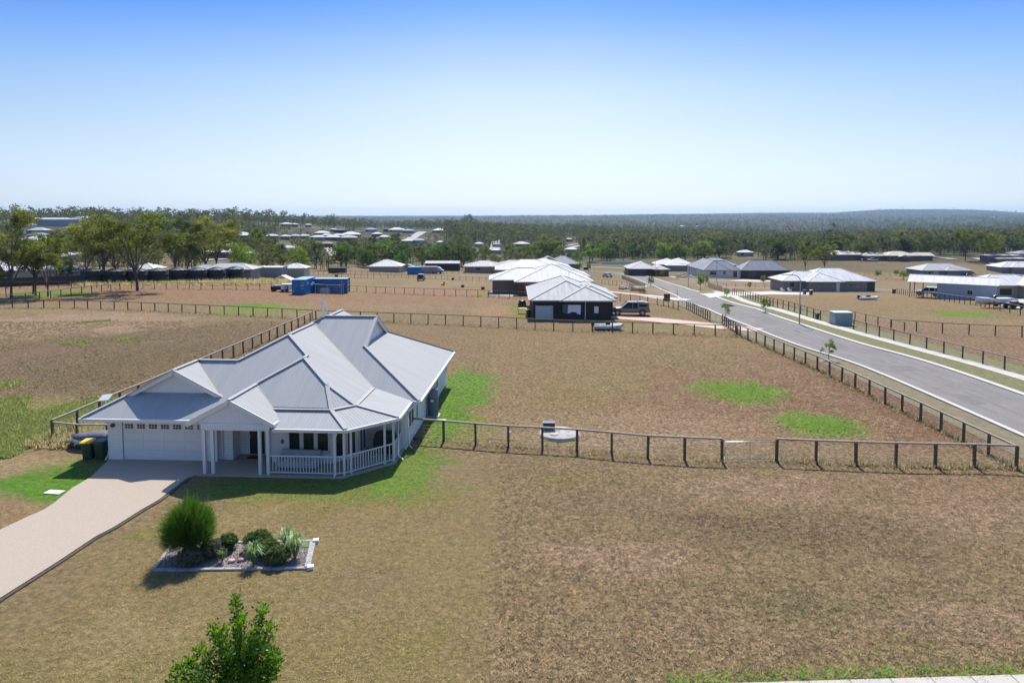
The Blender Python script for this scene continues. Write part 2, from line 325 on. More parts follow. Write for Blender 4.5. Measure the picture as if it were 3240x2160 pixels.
PATCH = [  # extent in the photograph, colour, strength, noise break-up
    ((-400, 3700, 985, 1430), (0.209, 0.151, 0.081), .75, .8),
    ((1650, 3300, 1100, 1420), C_BROWN, .65, 1.0),
    ((2300, 3300, 1180, 1460), (0.189, 0.110, 0.069), .8, .6),
    ((1450, 2350, 1035, 1150), (0.219, 0.158, 0.076), .6, .9),
    ((1600, 2500, 1290, 1440), C_PINK, .45, 1.2),
    ((-300, 950, 1010, 1300), C_GREY, .85, .5),
    ((-200, 620, 985, 1075), C_PINK, .75, .8),
    ((-400, 320, 1080, 1150), (0.173, 0.120, 0.076), .6, .9),
    ((100, 900, 1080, 1260), (0.138, 0.101, 0.050), .55, .7),
    ((-200, 330, 1240, 1450), C_YG, .5, .9),
    ((-150, 240, 1290, 1440), (.11, .20, .03), .8, .8),
    ((-300, 330, 1440, 1500), C_STRAW, .55, .9),
    ((-500, 2400, 890, 975), C_RED, .8, .5),
    ((2350, 3500, 930, 1010), (0.230, 0.167, 0.085), .8, .6),
    ((2600, 3700, 1010, 1200), (0.224, 0.153, 0.095), .8, .6),
    ((1900, 3500, 800, 900), (0.255, 0.181, 0.100), .7, .7),
    # mown front lawn
    ((-300, 1750, 1560, 2500), (0.230, 0.177, 0.081), .8, .5),
    ((500, 1560, 1500, 1660), C_OLIVE, .85, .6),
    ((-700, 1600, 1980, 2500), (0.204, 0.172, 0.071), .6, .9),
    ((560, 1450, 1490, 1600), (.12, .195, .028), .8, .6),
    ((1150, 1440, 1395, 1580), (.10, .21, .022), .75, .6),
    ((1290, 1580, 1290, 1420), (.17, .20, .045), .8, .7),
    ((1350, 1580, 1160, 1320), C_GREEN, .9, .9),
    ((1330, 1480, 1260, 1420), (.085, .21, .018), .8, .5),
    ((1540, 2000, 1190, 1300), (0.214, 0.162, 0.066), .6, .9),
    ((1000, 1460, 1590, 1720), (0.245, 0.177, 0.095), .6, .9),
    ((2190, 2500, 1203, 1280), C_GREEN, .95, 1.5),
    ((2455, 2740, 1300, 1395), C_GREEN, .9, 1.6),
    ((-60, 360, 1450, 1610), (.085, .20, .018), 1.0, .6),
    ((30, 290, 1480, 1590), C_GREEN, .8, 1.4),
    ((-250, 230, 1590, 1700), (0.255, 0.181, 0.095), .7, .8),
    ((690, 900, 957, 985), C_GREEN, 1.2, .4),
    ((600, 1000, 962, 1003), C_YG, .6, .8),
    ((2930, 3160, 982, 1006), (.14, .21, .03), 1.0, .8),
    ((1740, 1800, 1365, 1400), C_YG, .9, .8),
    ((1100, 1145, 916, 932), C_YG, .9, .6),
    ((1165, 1235, 905, 914), (.12, .20, .04), .9, .6),
    ((1500, 1545, 925, 945), C_YG, .9, .6),
    ((1600, 1680, 960, 1010), (.14, .19, .04), .8, .7),
    ((1480, 1640, 960, 1020), (0.286, 0.191, 0.105), .8, .7),
    ((1920, 2350, 1015, 1056), (0.224, 0.191, 0.076), .7, .8),
    ((1900, 2230, 960, 1000), (0.194, 0.153, 0.076), .7, .8),
    ((0, 330, 915, 945), (.13, .20, .03), .9, .7),
    ((1880, 2110, 842, 850), (.13, .24, .03), 1.3, .3),
    ((2950, 3300, 902, 915), (.14, .20, .04), .8, .7),
    # rough dry block on the right of the lawn
    ((2080, 2420, 1618, 1660), (.10, .07, .045), .85, 1.0), ((2380, 2720, 1660, 1740), (.11, .08, .05), .7, 1.1), ((2680, 3050, 1740, 1800), (.11, .085, .05), .6, 1.2), ((2240, 2480, 1655, 1710), C_OLIVE, .9, 1.2), ((2450, 2760, 1690, 1745), C_OLIVE, .8, 1.3),
    ((1650, 2250, 1700, 1830), C_PINK, .75, 1.2), ((2100, 2750, 1500, 1600), C_PINK, .7, 1.2), ((2800, 3400, 1560, 1720), C_PINK, .6, 1.3), ((2200, 2950, 1840, 2000), (.165, .15, .07), .8, 1.3), ((1600, 2050, 1900, 2060), C_OLIVE, .6, 1.4), ((2700, 3400, 1900, 2050), C_PINK, .55, 1.3),
    ((1640, 1900, 1480, 1560), C_OLIVE, .6, 1.2), ((1750, 2080, 1130, 1260), (.205, .175, .075), .75, 1.0), ((2050, 2350, 1090, 1180), (.175, .155, .07), .7, 1.1),
    ((150, 600, 1930, 2100), C_STRAW, .5, 1.2), ((950, 1350, 1800, 1950), (.215, .165, .095), .7, 1.1), ((380, 620, 1640, 1730), C_OLIVE, .8, 1.0), ((1100, 1500, 1960, 2140), C_OLIVE, .7, 1.1), ((620, 900, 1600, 1680), (.25, .195, .095), .7, 1.0),
    ((2050, 3100, 1610, 1760), C_DRK, .6, 1.1),
    ((1600, 2300, 1560, 1640), (0.194, 0.143, 0.095), .5, 1.1),
    ((1900, 3700, 2040, 2170), (0.194, 0.172, 0.071), .8, .9),
    ((1500, 2600, 1880, 2100), (0.245, 0.172, 0.109), .5, 1.1),
    ((2500, 3500, 1480, 1620), (0.240, 0.158, 0.100), .6, 1.1),
]
def ground_mat():
    m, t, b = newmat('ground_grass'); N = t.nodes.new; L = t.links.new
    g = N('ShaderNodeNewGeometry'); P = g.outputs['Position']
    def noise_(scale, det=6, rough=.6, vec=P):
        n = N('ShaderNodeTexNoise'); n.inputs['Scale'].default_value = scale; n.inputs['Detail'].default_value = det; n.inputs['Roughness'].default_value = rough; L(vec, n.inputs['Vector']); return n
    def mrange(src, a, b_, c, d):
        r = N('ShaderNodeMapRange'); r.inputs['From Min'].default_value = a; r.inputs['From Max'].default_value = b_; r.inputs['To Min'].default_value = c; r.inputs['To Max'].default_value = d; L(src, r.inputs['Value']); return r.outputs[0]
    def math_(op, a, b_=None):
        r = N('ShaderNodeMath'); r.operation = op
        for i, q in enumerate((a, b_)):
            if q is None: continue
            if isinstance(q, (int, float)): r.inputs[i].default_value = q
            else: L(q, r.inputs[i])
        return r.outputs[0]
    def mix(f, a, b_, blend='MIX'):
        r = N('ShaderNodeMix'); r.data_type = 'RGBA'; r.blend_type = blend
        if isinstance(f, (int, float)): r.inputs[0].default_value = f
        else: L(f, r.inputs[0])
        for i, q in ((6, a), (7, b_)):
            if isinstance(q, tuple): r.inputs[i].default_value = (*q, 1)
            else: L(q, r.inputs[i])
        return r.outputs[2]
    # warped position so that patches have broken outlines
    nw = noise_(.35, 5, .6); nw2 = noise_(2.2, 4, .6)
    w1 = N('ShaderNodeVectorMath'); w1.operation = 'SUBTRACT'; w1.inputs[1].default_value = (.5, .5, .5); L(nw.outputs['Color'], w1.inputs[0])
    w2 = N('ShaderNodeVectorMath'); w2.operation = 'SCALE'; w2.inputs['Scale'].default_value = 4.5; L(w1.outputs[0], w2.inputs[0])
    w3 = N('ShaderNodeVectorMath'); w3.operation = 'SUBTRACT'; w3.inputs[1].default_value = (.5, .5, .5); L(nw2.outputs['Color'], w3.inputs[0])
    w4 = N('ShaderNodeVectorMath'); w4.operation = 'SCALE'; w4.inputs['Scale'].default_value = 1.2; L(w3.outputs[0], w4.inputs[0])
    w5 = N('ShaderNodeVectorMath'); w5.operation = 'ADD'; L(P, w5.inputs[0]); L(w2.outputs[0], w5.inputs[1])
    w6 = N('ShaderNodeVectorMath'); w6.operation = 'ADD'; L(w5.outputs[0], w6.inputs[0]); L(w4.outputs[0], w6.inputs[1])
    WP = w6.outputs[0]
    n_big = noise_(.045, 6, .6); n_mid = noise_(.5, 7, .65); n_fine = noise_(3.2, 8, .72); n_clump = noise_(6.0, 3, .5); n_tiny = noise_(22, 4, .7)
    col = mix(mrange(n_big.outputs['Fac'], .38, .62, 0, 1), (.25, .185, .105), (.195, .155, .08))
    brk = math_('ADD', math_('MULTIPLY', math_('SUBTRACT', n_mid.outputs['Fac'], .5), 1.6), math_('MULTIPLY', math_('SUBTRACT', n_fine.outputs['Fac'], .5), .9))
    for ext, c, st, br in PATCH:
        cx, cy, rx, ry = EP(*ext)
        s1 = N('ShaderNodeVectorMath'); s1.operation = 'SUBTRACT'; s1.inputs[1].default_value = (cx, cy, 0); L(WP if rx < 14 else w5.outputs[0], s1.inputs[0])
        s2 = N('ShaderNodeVectorMath'); s2.operation = 'MULTIPLY'; s2.inputs[1].default_value = (1 / rx, 1 / ry, 0); L(s1.outputs[0], s2.inputs[0])
        s3 = N('ShaderNodeVectorMath'); s3.operation = 'LENGTH'; L(s2.outputs[0], s3.inputs[0])
        k = math_('ADD', math_('SUBTRACT', 1.0, s3.outputs['Value']), math_('MULTIPLY', brk, br * .8))
        f = mrange(k, -.05, .42, 0, min(1, st))
        col = mix(f, col, c)
    pz = noise_(.9, 5, .7); pz2 = noise_(1.7, 5, .7)
    nearf = mrange(N('ShaderNodeSeparateXYZ').outputs['Y'] if False else pz.outputs['Fac'], .54, .66, 0, .42)
    col = mix(nearf, col, (.155, .145, .062))
    col = mix(mrange(pz2.outputs['Fac'], .57, .70, 0, .5), col, (.31, .245, .16))
    # far land beyond the estate: dry grass and bush litter
    sp = N('ShaderNodeSeparateXYZ'); L(P, sp.inputs[0])
    far = mrange(sp.outputs['Y'], 190, 420, 0, 1)
    farc = mix(mrange(noise_(.012, 6, .65).outputs['Fac'], .34, .52, 0, 1), (.17, .14, .085), (.055, .062, .032)); farc = mix(mrange(sp.outputs['Y'], 700, 1200, 0, 1), farc, (.045, .055, .035))
    col = mix(far, col, farc)
    # the rough block is clumpier than the mown lawn
    lawn = mrange(math_('ADD', sp.outputs['X'], math_('MULTIPLY', math_('ADD', math_('SUBTRACT', nw2.outputs['Fac'], .5), math_('MULTIPLY', math_('SUBTRACT', n_fine.outputs['Fac'], .5), .8)), 1.8)), -1.1, -.4, 1, 0)
    front = mrange(math_('SUBTRACT', sp.outputs['Y'], math_('MULTIPLY', sp.outputs['X'], -.13)), 36.5, 38, 1, 0)
    lawn = math_('MULTIPLY', lawn, front)
    amp = mrange(lawn, 0, 1, 1.0, .62)
    far2 = mrange(sp.outputs['Y'], 60, 220, 1, .35)
    v1 = math_('MULTIPLY', math_('SUBTRACT', n_fine.outputs['Fac'], .5), 2.9)
    v2 = math_('MULTIPLY', math_('SUBTRACT', n_clump.outputs['Fac'], .5), 1.0)
    v3 = math_('MULTIPLY', math_('SUBTRACT', n_tiny.outputs['Fac'], .5), 1.5)
    v4 = math_('MULTIPLY', math_('SUBTRACT', n_mid.outputs['Fac'], .5), .7)
    nc1 = noise_(4.2, 4, .62); nc2 = noise_(9.5, 3, .6)
    cl = mrange(math_('ADD', math_('MULTIPLY', nc1.outputs['Fac'], .62), math_('MULTIPLY', nc2.outputs['Fac'], .38)), .45, .56, 0, 1)
    rough_c = mix(cl, (1.20, 1.17, 1.18), (.60, .62, .55)); lawn_c = mix(cl, (1.08, 1.07, 1.05), (.82, .84, .80))
    hold = mrange(sp.outputs['Y'], 70, 200, 1, .25)
    clc = mix(hold, (1, 1, 1), mix(lawn, rough_c, lawn_c)); col = mix(1.0, col, clc, 'MULTIPLY')
    v = math_('ADD', math_('ADD', v1, v2), math_('ADD', v3, v4))
    v = math_('ADD', 1.0, math_('MULTIPLY', math_('MULTIPLY', v, amp), far2))
    v = math_('MULTIPLY', math_('MAXIMUM', v, .3), .89)
    # straw coloured blades among darker thatch
    hue = mix(mrange(n_fine.outputs['Color'], .4, .62, 0, 1), (1.0, 1.0, 1.0), (1.10, .98, .90))
    col = mix(1.0, col, hue, 'MULTIPLY')
    sc_ = N('ShaderNodeVectorMath'); sc_.operation = 'SCALE'; L(col, sc_.inputs[0]); L(v, sc_.inputs['Scale'])
    L(sc_.outputs[0], b.inputs['Base Color']); b.inputs['Roughness'].default_value = .95; b.inputs['Specular IOR Level'].default_value = .1
    hgt = math_('ADD', n_fine.outputs['Fac'], math_('MULTIPLY', n_tiny.outputs['Fac'], .5))
    bp = N('ShaderNodeBump'); bp.inputs['Strength'].default_value = .9; bp.inputs['Distance'].default_value = .10; L(hgt, bp.inputs['Height']); L(bp.outputs[0], b.inputs['Normal'])
    return m
gm = ground_mesh(); gm.materials.append(ground_mat())
go = bpy.data.objects.new('ground', gm); COL.objects.link(go); tag(go, kind='structure')

# ---------------------------------------------------------------- paving
M_ASPH = mat('asphalt', (.205, .192, .178), .95, .12, .35, .25, 30, spec=.15)
M_CONC = mat('pale_concrete', (.46, .425, .37), .85, .08, .6, .15, 25)
M_KERB = mat('kerb_concrete', (.52, .49, .43), .85, .10, 1.2, .1, 20)
M_AGG = mat('exposed_aggregate', (.385, .315, .245), .9, .10, 14, .35, 40)
M_AGG2 = mat('pink_driveway', (.50, .36, .28), .9, .10, 4, .2, 30)
M_VERGE = mat('verge_grass', (.135, .13, .045), .95, .38, 2.2, .8, 12)
M_VERGE2 = mat('verge_grass_dry', (.165, .135, .07), .95, .3, 1.6, .8, 12)
M_SOIL = mat('dark_soil', (.06, .05, .04), .95, .3, 4, .8, 20)
def spline(pts, step=2.0):
    out = []
    P = [Vector(p) for p in pts]; P = [P[0] * 2 - P[1]] + P + [P[-1] * 2 - P[-2]]
    for i in range(1, len(P) - 2):
        n = max(1, int((P[i + 1] - P[i]).length / step))
        for k in range(n):
            t = k / n; a, b, c, d = P[i - 1], P[i], P[i + 1], P[i + 2]
            out.append(.5 * ((2 * b) + (c - a) * t + (2 * a - 5 * b + 4 * c - d) * t * t + (3 * b - a - 3 * c + d) * t ** 3))
    out.append(P[-2]); return out
def band(name, left, right, z, m, thick=0.0, kind='structure', parent=None, joints=0):
    """surface between two polylines of equal length"""
    mb = MB(); n = min(len(left), len(right))
    wide = max((Vector(left[i]) - Vector(right[i])).length for i in range(n)); k_ = max(1, int(wide / 2.5)) if left[0].y > 90 or left[-1].y > 90 else 1
    quads = []
    for i in range(n - 1):
        for j in range(k_): quads.append((left[i].lerp(right[i], j / k_), left[i].lerp(right[i], (j + 1) / k_), left[i + 1].lerp(right[i + 1], (j + 1) / k_), left[i + 1].lerp(right[i + 1], j / k_)))
    for a, b, c, d in quads:
        q = [(p.x, p.y, hz(p.x, p.y) + z) for p in (a, b, c, d)]
        if (Vector(q[1]) - Vector(q[0])).cross(Vector(q[2]) - Vector(q[0])).z < 0: q.reverse()
        mb.face(q)
        if thick:
            for (s, e) in ((a, d), (b, c)):
                mb.face([(s.x, s.y, z - thick + hz(s.x, s.y)), (e.x, e.y, z - thick + hz(e.x, e.y)), (e.x, e.y, z + hz(e.x, e.y)), (s.x, s.y, z + hz(s.x, s.y))])
    o = mb.build(name, m, parent); tag(o, kind=kind); return o
def offset(pts, d):
    out = []
    for i, p in enumerate(pts):
        t = (pts[min(i + 1, len(pts) - 1)] - pts[max(i - 1, 0)]); t.z = 0; t.normalize()
        out.append(Vector((p.x + t.y * d, p.y - t.x * d, 0)))
    return out
RL = [G(*p) for p in ((3240, 1377), (2827, 1197), (2682, 1141), (2536, 1095), (2391, 1039.6), (2245, 979), (2151, 942), (2092, 915), (2043, 895), (2005, 879), (1965, 868), (1900, 862), (1830, 861), (1700, 861))]
RL = [Vector((RL[0].x - .6, 24, 0)), Vector((RL[0].x - .9, 6, 0)), Vector((RL[0].x - 1.0, -60, 0))][::-1] + RL
for p in RL: p.z = 0
rl = spline(RL, 1.6)
road_w = 6.6
rr = offset(rl, road_w)
band('road', rl, rr, .012, M_ASPH)
# side street leaving to the right
ss = spline([Vector((*G(2120, 889).xy, 0)), Vector((*G(2220, 893).xy, 0)), Vector((*G(2330, 897).xy, 0)), Vector((*G(2480, 903).xy, 0)), Vector((*G(2700, 912).xy, 0)), Vector((*G(2900, 921).xy, 0)), Vector((*G(3050, 921).xy, 0)), Vector((*G(3500, 925).xy, 0))], 2)
band('side_street', offset(ss, -2.6), offset(ss, 2.6), .016, M_ASPH)
def kerb(name, line, side, w=.42, gap=None):
    seg = []
    for i, p in enumerate(line):
        if gap and any(a <= i <= b for a, b in gap):
            if len(seg) > 1: mk(name, seg, side, w)
            seg = []
        else: seg.append(p)
    if len(seg) > 1: mk(name, seg, side, w)
def mk(name, seg, side, w):
    a = offset(seg, -side * w); mb = MB()
    for i in range(len(seg) - 1):
        p, q, r, s = seg[i], seg[i + 1], a[i + 1], a[i]; Z = [hz(k.x, k.y) for k in (p, q, r, s)]
        for quad in ([(p.x, p.y, Z[0]), (q.x, q.y, Z[1]), (q.x, q.y, Z[1] + .10), (p.x, p.y, Z[0] + .10)], [(p.x, p.y, Z[0] + .10), (q.x, q.y, Z[1] + .10), (r.x, r.y, Z[2] + .13), (s.x, s.y, Z[3] + .13)], [(s.x, s.y, Z[3]), (r.x, r.y, Z[2]), (r.x, r.y, Z[2] + .13), (s.x, s.y, Z[3] + .13)]): mb.face(quad)
    tag(mb.build(name, M_KERB), kind='structure')
kerb('kerb', rl, 1)
gapR = [(i, i) for i, p in enumerate(rr) if abs(p.y - 140) < 6 and p.x > 30]
kerb('kerb', rr, -1, gap=gapR)
M_JOINT = mat('joint_line', (.20, .17, .15), .95, .2, 5)
M_WORN = mat('worn_asphalt', (.192, .18, .168), .95, .16, .8, .2, 25, spec=.15)
for d0, d1 in ((1.25, 1.75), (2.75, 3.2), (3.7, 4.15), (5.1, 5.5)): band('tyre_wear', offset(rl, d0), offset(rl, d1), .016, M_WORN)
for (px, py, w, l) in ((2640, 1090, .8, 2.0), (2860, 1165, 1.2, 1.1), (2420, 1010, 1.0, 2.4), (3060, 1262, .6, 1.4), (2300, 965, .7, 2.6)):
    P = G(px, py); m_ = MB(); m_.face([(P.x - w, P.y - l, .02), (P.x + w, P.y - l * .9, .02), (P.x + w * .9, P.y + l, .02), (P.x - w * .8, P.y + l * .8, .02)]); tag(m_.build('road_patch', mat('patch_asphalt', (.175, .165, .155), .95, .2, 2, spec=.15)), kind='structure')
P = G(2521, 1041); m_ = MB(); m_.lathe([(.4, .022), (.01, .024)], 18, (P.x, P.y, 0)); tag(m_.build('manhole_cover', mat('iron_cover', (.06, .058, .055), .6, .2, 8)), kind='structure')
# footpath on the far side of the road and the verges on both sides
FPc = [G(*p) for p in ((3240, 1197), (2924, 1110), (2672, 1042), (2536, 1003), (2410, 969), (2333, 943), (2262, 921))]
FPc = [Vector((FPc[0].x + .4, 30, 0)), Vector((FPc[0].x + .5, -60, 0))][::-1] + FPc
fp = spline([Vector((p.x, p.y, 0)) for p in FPc], 1.8)
band('footpath', offset(fp, -.75), offset(fp, .75), .06, M_CONC, .06)
jl = MB()
for i in range(0, len(fp) - 1):
    t = (fp[i + 1] - fp[i]).normalized(); r = Vector((t.y, -t.x, 0)) * .76
    h_ = Vector((0, 0, hz(fp[i].x, fp[i].y) + .0585)); jl.bar(fp[i] - r + h_, fp[i] + r + h_, .025, .01)
tag(jl.build('footpath_joints', M_SOIL), kind='structure')
rrk = offset(rr, .42)
def near_on(line, q):
    return min(line, key=lambda p: (p - q).length_squared)
fl = offset(fp, -.75)
vg = [near_on(rrk, p) for p in fl]
band('verge', vg, fl, .022, M_VERGE)
band('verge', offset(fp, .75), offset(fp, 3.4), .018, M_VERGE)
rlk = offset(rl, -.42)
band('verge', offset(rlk, -2.6), rlk, .02, M_VERGE2)
fp2 = spline([Vector((*G(*p).xy, 0)) for p in ((2140, 879), (2090, 870), (2040, 859), (1990, 851), (1900, 845), (1800, 845))], 2)
band('footpath', offset(fp2, -.8), offset(fp2, .8), .06, M_CONC, .06)
fp3 = spline([Vector((*G(*p).xy, 0)) for p in ((2150, 884), (2240, 887), (2330, 889), (2400, 890), (2480, 893))], 2)
band('footpath', offset(fp3, -1.0), offset(fp3, 1.0), .06, M_CONC, .06)
fp4 = spline([Vector((*G(*p).xy, 0)) for p in ((2205, 903), (2240, 906), (2300, 909), (2400, 911), (2480, 915))], 2)
band('footpath', offset(fp4, -.5), offset(fp4, .5), .05, M_CONC, .05)
# path along the street in front, at the bottom right corner of the view
pa, pb = G(2600, 2157), G(3240, 2138); dpp = (pb - pa).normalized()
sp_ = [pa - dpp * 4 + dpp * k * 1.2 for k in range(22)]
band('footpath', sp_, offset(sp_, 1.5), .06, M_CONC, .06)
jl = MB()
for p in sp_: jl.bar(p + Vector((0, 0, .0585)), p + Vector((dpp.y, -dpp.x, 0)) * 1.5 + Vector((0, 0, .0585)), .02, .01)
tag(jl.build('footpath_joints', M_SOIL), kind='structure')
def slab(name, pix, z, m, th=.06, sm_=0):
    """paving polygon draped on the terrain"""
    P = [G(*p) for p in pix]; bm = bmesh.new(); bm.faces.new([bm.verts.new((p.x, p.y, 0)) for p in P])
    bmesh.ops.triangulate(bm, faces=bm.faces[:])
    for _ in range(5):
        es = [e for e in bm.edges if e.calc_length() > 2.2]
        if not es: break
        bmesh.ops.subdivide_edges(bm, edges=es, cuts=1); bmesh.ops.triangulate(bm, faces=[f for f in bm.faces if len(f.verts) > 3])
    for v in bm.verts: v.co.z = hz(v.co.x, v.co.y) + z
    if sum(f.normal.z for f in bm.faces) < 0: bmesh.ops.reverse_faces(bm, faces=bm.faces[:])
    me = bpy.data.meshes.new(name); bm.normal_update(); bm.to_mesh(me); bm.free(); me.materials.append(m); o = bpy.data.objects.new(name, me); COL.objects.link(o); return tag(o, kind='structure')
# neighbour's driveways and crossings
slab('driveway', [(1917, 1003), (1960, 1010), (2050, 1017), (2150, 1027), (2260, 1040), (2390, 1050), (2420, 1040), (2330, 1032), (2240, 1022), (2100, 1008), (1990, 1000), (1930, 990), (1905, 985)], .05, M_AGG2, .05)
slab('driveway', [(1915, 924), (1990, 932), (2050, 942), (2120, 950), (2165, 953), (2190, 948), (2110, 940), (2010, 930), (1930, 922)], .05, M_CONC, .05)
slab('driveway', [(2255, 926), (2330, 924), (2440, 922), (2560, 927), (2560, 934), (2440, 932), (2340, 937), (2300, 941)], .052, M_CONC, .05)
slab('driveway', [(2300, 889), (2350, 884), (2480, 884), (2480, 890), (2400, 893)], .066, M_AGG2, .06)
slab('driveway', [(2212, 930), (2262, 928), (2290, 938), (2245, 944)], .064, M_CONC, .05)
slab('driveway', [(1960, 911), (2030, 911), (2055, 905), (2010, 905)], .05, M_CONC, .05)
slab('driveway', [(2940, 925), (3000, 935), (3060, 945), (3240, 980), (3240, 945), (3040, 922)], .05, M_CONC, .05)
# far country roads climbing the rise
def farroad(pts, w, m):
    l = spline([Vector((*G(*p).xy, 0)) for p in pts], 8)
    band('road', offset(l, -w / 2), offset(l, w / 2), .35, m)
M_PALE = mat('pale_road', (.33, .30, .27), .9, .1, .1)
farroad([(1292, 764), (1305, 753), (1318, 745), (1330, 738), (1340, 734)], 9, M_PALE)
farroad([(1566, 792), (1567, 778), (1570, 765), (1575, 757)], 8, M_PALE)
farroad([(1800, 786), (1850, 775), (1900, 770), (1960, 768)], 5, M_PALE)
farroad([(1790, 779), (1840, 771), (1900, 768)], 4, M_PALE)
farroad([(600, 830), (660, 824), (720, 822)], 6, M_PALE)
farroad([(1040, 785), (1052, 800), (1062, 815)], 6, M_PALE)
farroad([(2780, 800), (2900, 806), (2960, 815), (3020, 822)], 5, M_PALE)
farroad([(3095, 818), (3150, 835), (3190, 850)], 6, M_PALE)
# puddle in the green patch
mb = MB()
pc = G(2349, 1225); q = []
for k in range(26):
    a = 2 * math.pi * k / 26; rr_ = 1 + .25 * math.sin(3 * a + 1) + .12 * math.sin(7 * a)
    q.append((pc.x + math.cos(a) * .85 * rr_, pc.y + math.sin(a) * .75 * rr_, .006))
mb.face(q); tag(mb.build('puddle', mat('puddle_water', (.05, .05, .04), .05, 0)), kind='structure')

# ================================================================ MAIN HOUSE
HO = at_z(344, 1456, 0); HA = -math.radians(3.07)
house = thing('weatherboard_house', 'large white weatherboard house with grey iron roof, corner verandah and double garage beside the driveway', 'house', (HO.x, HO.y, 0), HA)
M_ROOF = mat_ribs('iron_roof', (.36, .365, .36), .19, .75, .24, .05, .06, spec=.12)
M_CAP = mat('ridge_cap', (.40, .40, .39), .7, .04, 1, spec=.12)
M_WBRD = mat_boards('white_boards', (.74, .74, .72), .16, 'Z', .55, .22)
M_VJ = mat_boards('white_vj_panel', (.74, .74, .72), .13, 'XY', .55, .22)
M_WHT = mat('white_paint', (.68, .68, .66), .45, .03, 2)
M_DARK = mat('dark_opening', (.012, .012, .014), .35, .2, 3)
M_GLASS = mat('window_glass', (.015, .018, .022), .06, .2, 1.0, spec=.6)
M_SCR = mat('screen_mesh', (.05, .05, .052), .6, .4, 18)
T28 = math.tan(math.radians(28)); T = T28
rf = MB()
def RP(pts, fn, down, th=.05): rf.slope([(u, v, fn(u, v)) for u, v in pts], down, th, 0, 1)
zA = lambda u, v: 2.5 + T * (v + .5)
zGl = lambda u, v: 2.5 + T * (u + 1.1)
zGr = lambda u, v: 4.788 - T * (u - 3.2)
zB = lambda u, v: 5.035 - T * (3.68 - v)
zBl = lambda u, v: 5.035 - T * (9.69 - u)
zC = lambda u, v: 2.5 + T * (14.45 - u)
zL = lambda u, v: 2.5 + T * (u - 1.35)
zGb = lambda u, v: 4.788 - T * (v - 3.8)
zD = lambda u, v: 2.5 + T * (v - 3.9)
zE = lambda u, v: 2.5 + T * (16.5 - u)
zK = lambda u, v: 2.5 + T * (18.5 - v)
zT = lambda u, v: 2.5 + T * (u - 1.2)
RP([(-1.1, -.5), (10, -.5), (10, 3.95), (7.9, 6.05), (5.65, 3.8), (3.2, 3.8), (5.65, 1.35), (.75, 1.35)], zA, (0, -1))
RP([(-1.1, -.5), (.75, 1.35), (.5, 1.1), (3.2, 1.1), (3.2, 3.8), (-1.1, 8.1)], zGl, (-1, 0))
RP([(3.2, 1.1), (5.9, 1.1), (5.65, 1.35), (3.2, 3.8)], zGr, (1, 0))
RP([(9.69, 3.68), (7.2, 1.19), (7.2, -.1), (12.5, -.1), (11.69, 1.68)], zB, (0, -1))
RP([(9.69, 3.68), (9.69, 4.26), (7.2, 1.78), (7.2, 1.19)], zBl, (-1, 0))
RP([(7.9, 6.05), (7.9, 10.44), (13.55, 4.79), (13.55, .95), (11.69, 1.68), (9.69, 3.68), (9.69, 4.26)], zC, (1, 0))
RP([(7.9, 6.05), (7.9, 11.2), (1.35, 11.2), (1.35, 3.8), (5.65, 3.8)], lambda u, v: zL(u, v) - .004, (-1, 0))
RP([(3.2, 3.8), (5.65, 3.8), (5.65, 8.1), (-1.1, 8.1)], zGb, (0, 1))
rf.slope([(12.5, -.1, 3.02), (13.55, .95, 2.98), (11.69, 1.68, 3.968)], (1, -1), .05, 0, 1)
# portico gable
zP = lambda u, v: 3.94 - T * abs(u - 7.7)
RP([(7.7, -1.78), (9.95, -1.78), (9.95, -.5), (7.7, 1.7)], zP, (1, 0))
RP([(7.7, -1.78), (5.45, -1.78), (5.45, .05), (7.7, 2.25)], zP, (-1, 0))
# lower verandah skirt roof
rf.slope([(9.9, -1.7, 2.5), (13.75, -1.7, 2.5), (12.5, -.1, 3.0), (9.3, -.1, 3.0)], (0, -1), .05, 0, 1)
rf.slope([(13.75, -1.7, 2.5), (16, .55, 2.5), (13.55, .95, 3.0), (12.5, -.1, 3.0)], (1, -1), .05, 0, 1)
rf.slope([(16, .55, 2.5), (16, 4.4, 2.5), (13.55, 4.8, 3.0), (13.55, .95, 3.0)], (1, 0), .05, 0, 1)
# top block
RP([(8.5, 11.2), (12.15, 11.2), (12.15, 8.25), (12, 8.4), (16.5, 3.9), (13.55, 3.9), (13.55, 4.79), (7.74, 10.44)], zD, (0, -1))
RP([(16.5, 3.9), (12, 8.4), (12, 14.0), (16.5, 18.5)], zE, (1, 0))
RP([(16.5, 18.5), (12, 14), (12.15, 14.15), (12.15, 11.2), (8.5, 11.2), (1.2, 18.5)], zK, (0, 1))
RP([(1.2, 18.5), (8.5, 11.2), (1.2, 3.9)], lambda u, v: zT(u, v) - .01, (-1, 0))
zM = lambda u, v: 6.386 - T * abs(u - 8.75)
RP([(8.75, 11.2), (8.75, 14.3), (11.85, 14.3)], zM, (1, 0)); RP([(8.75, 11.2), (8.75, 14.3), (5.65, 14.3)], zM, (-1, 0))
roof = rf.build('roof', [M_ROOF, M_WHT], house)
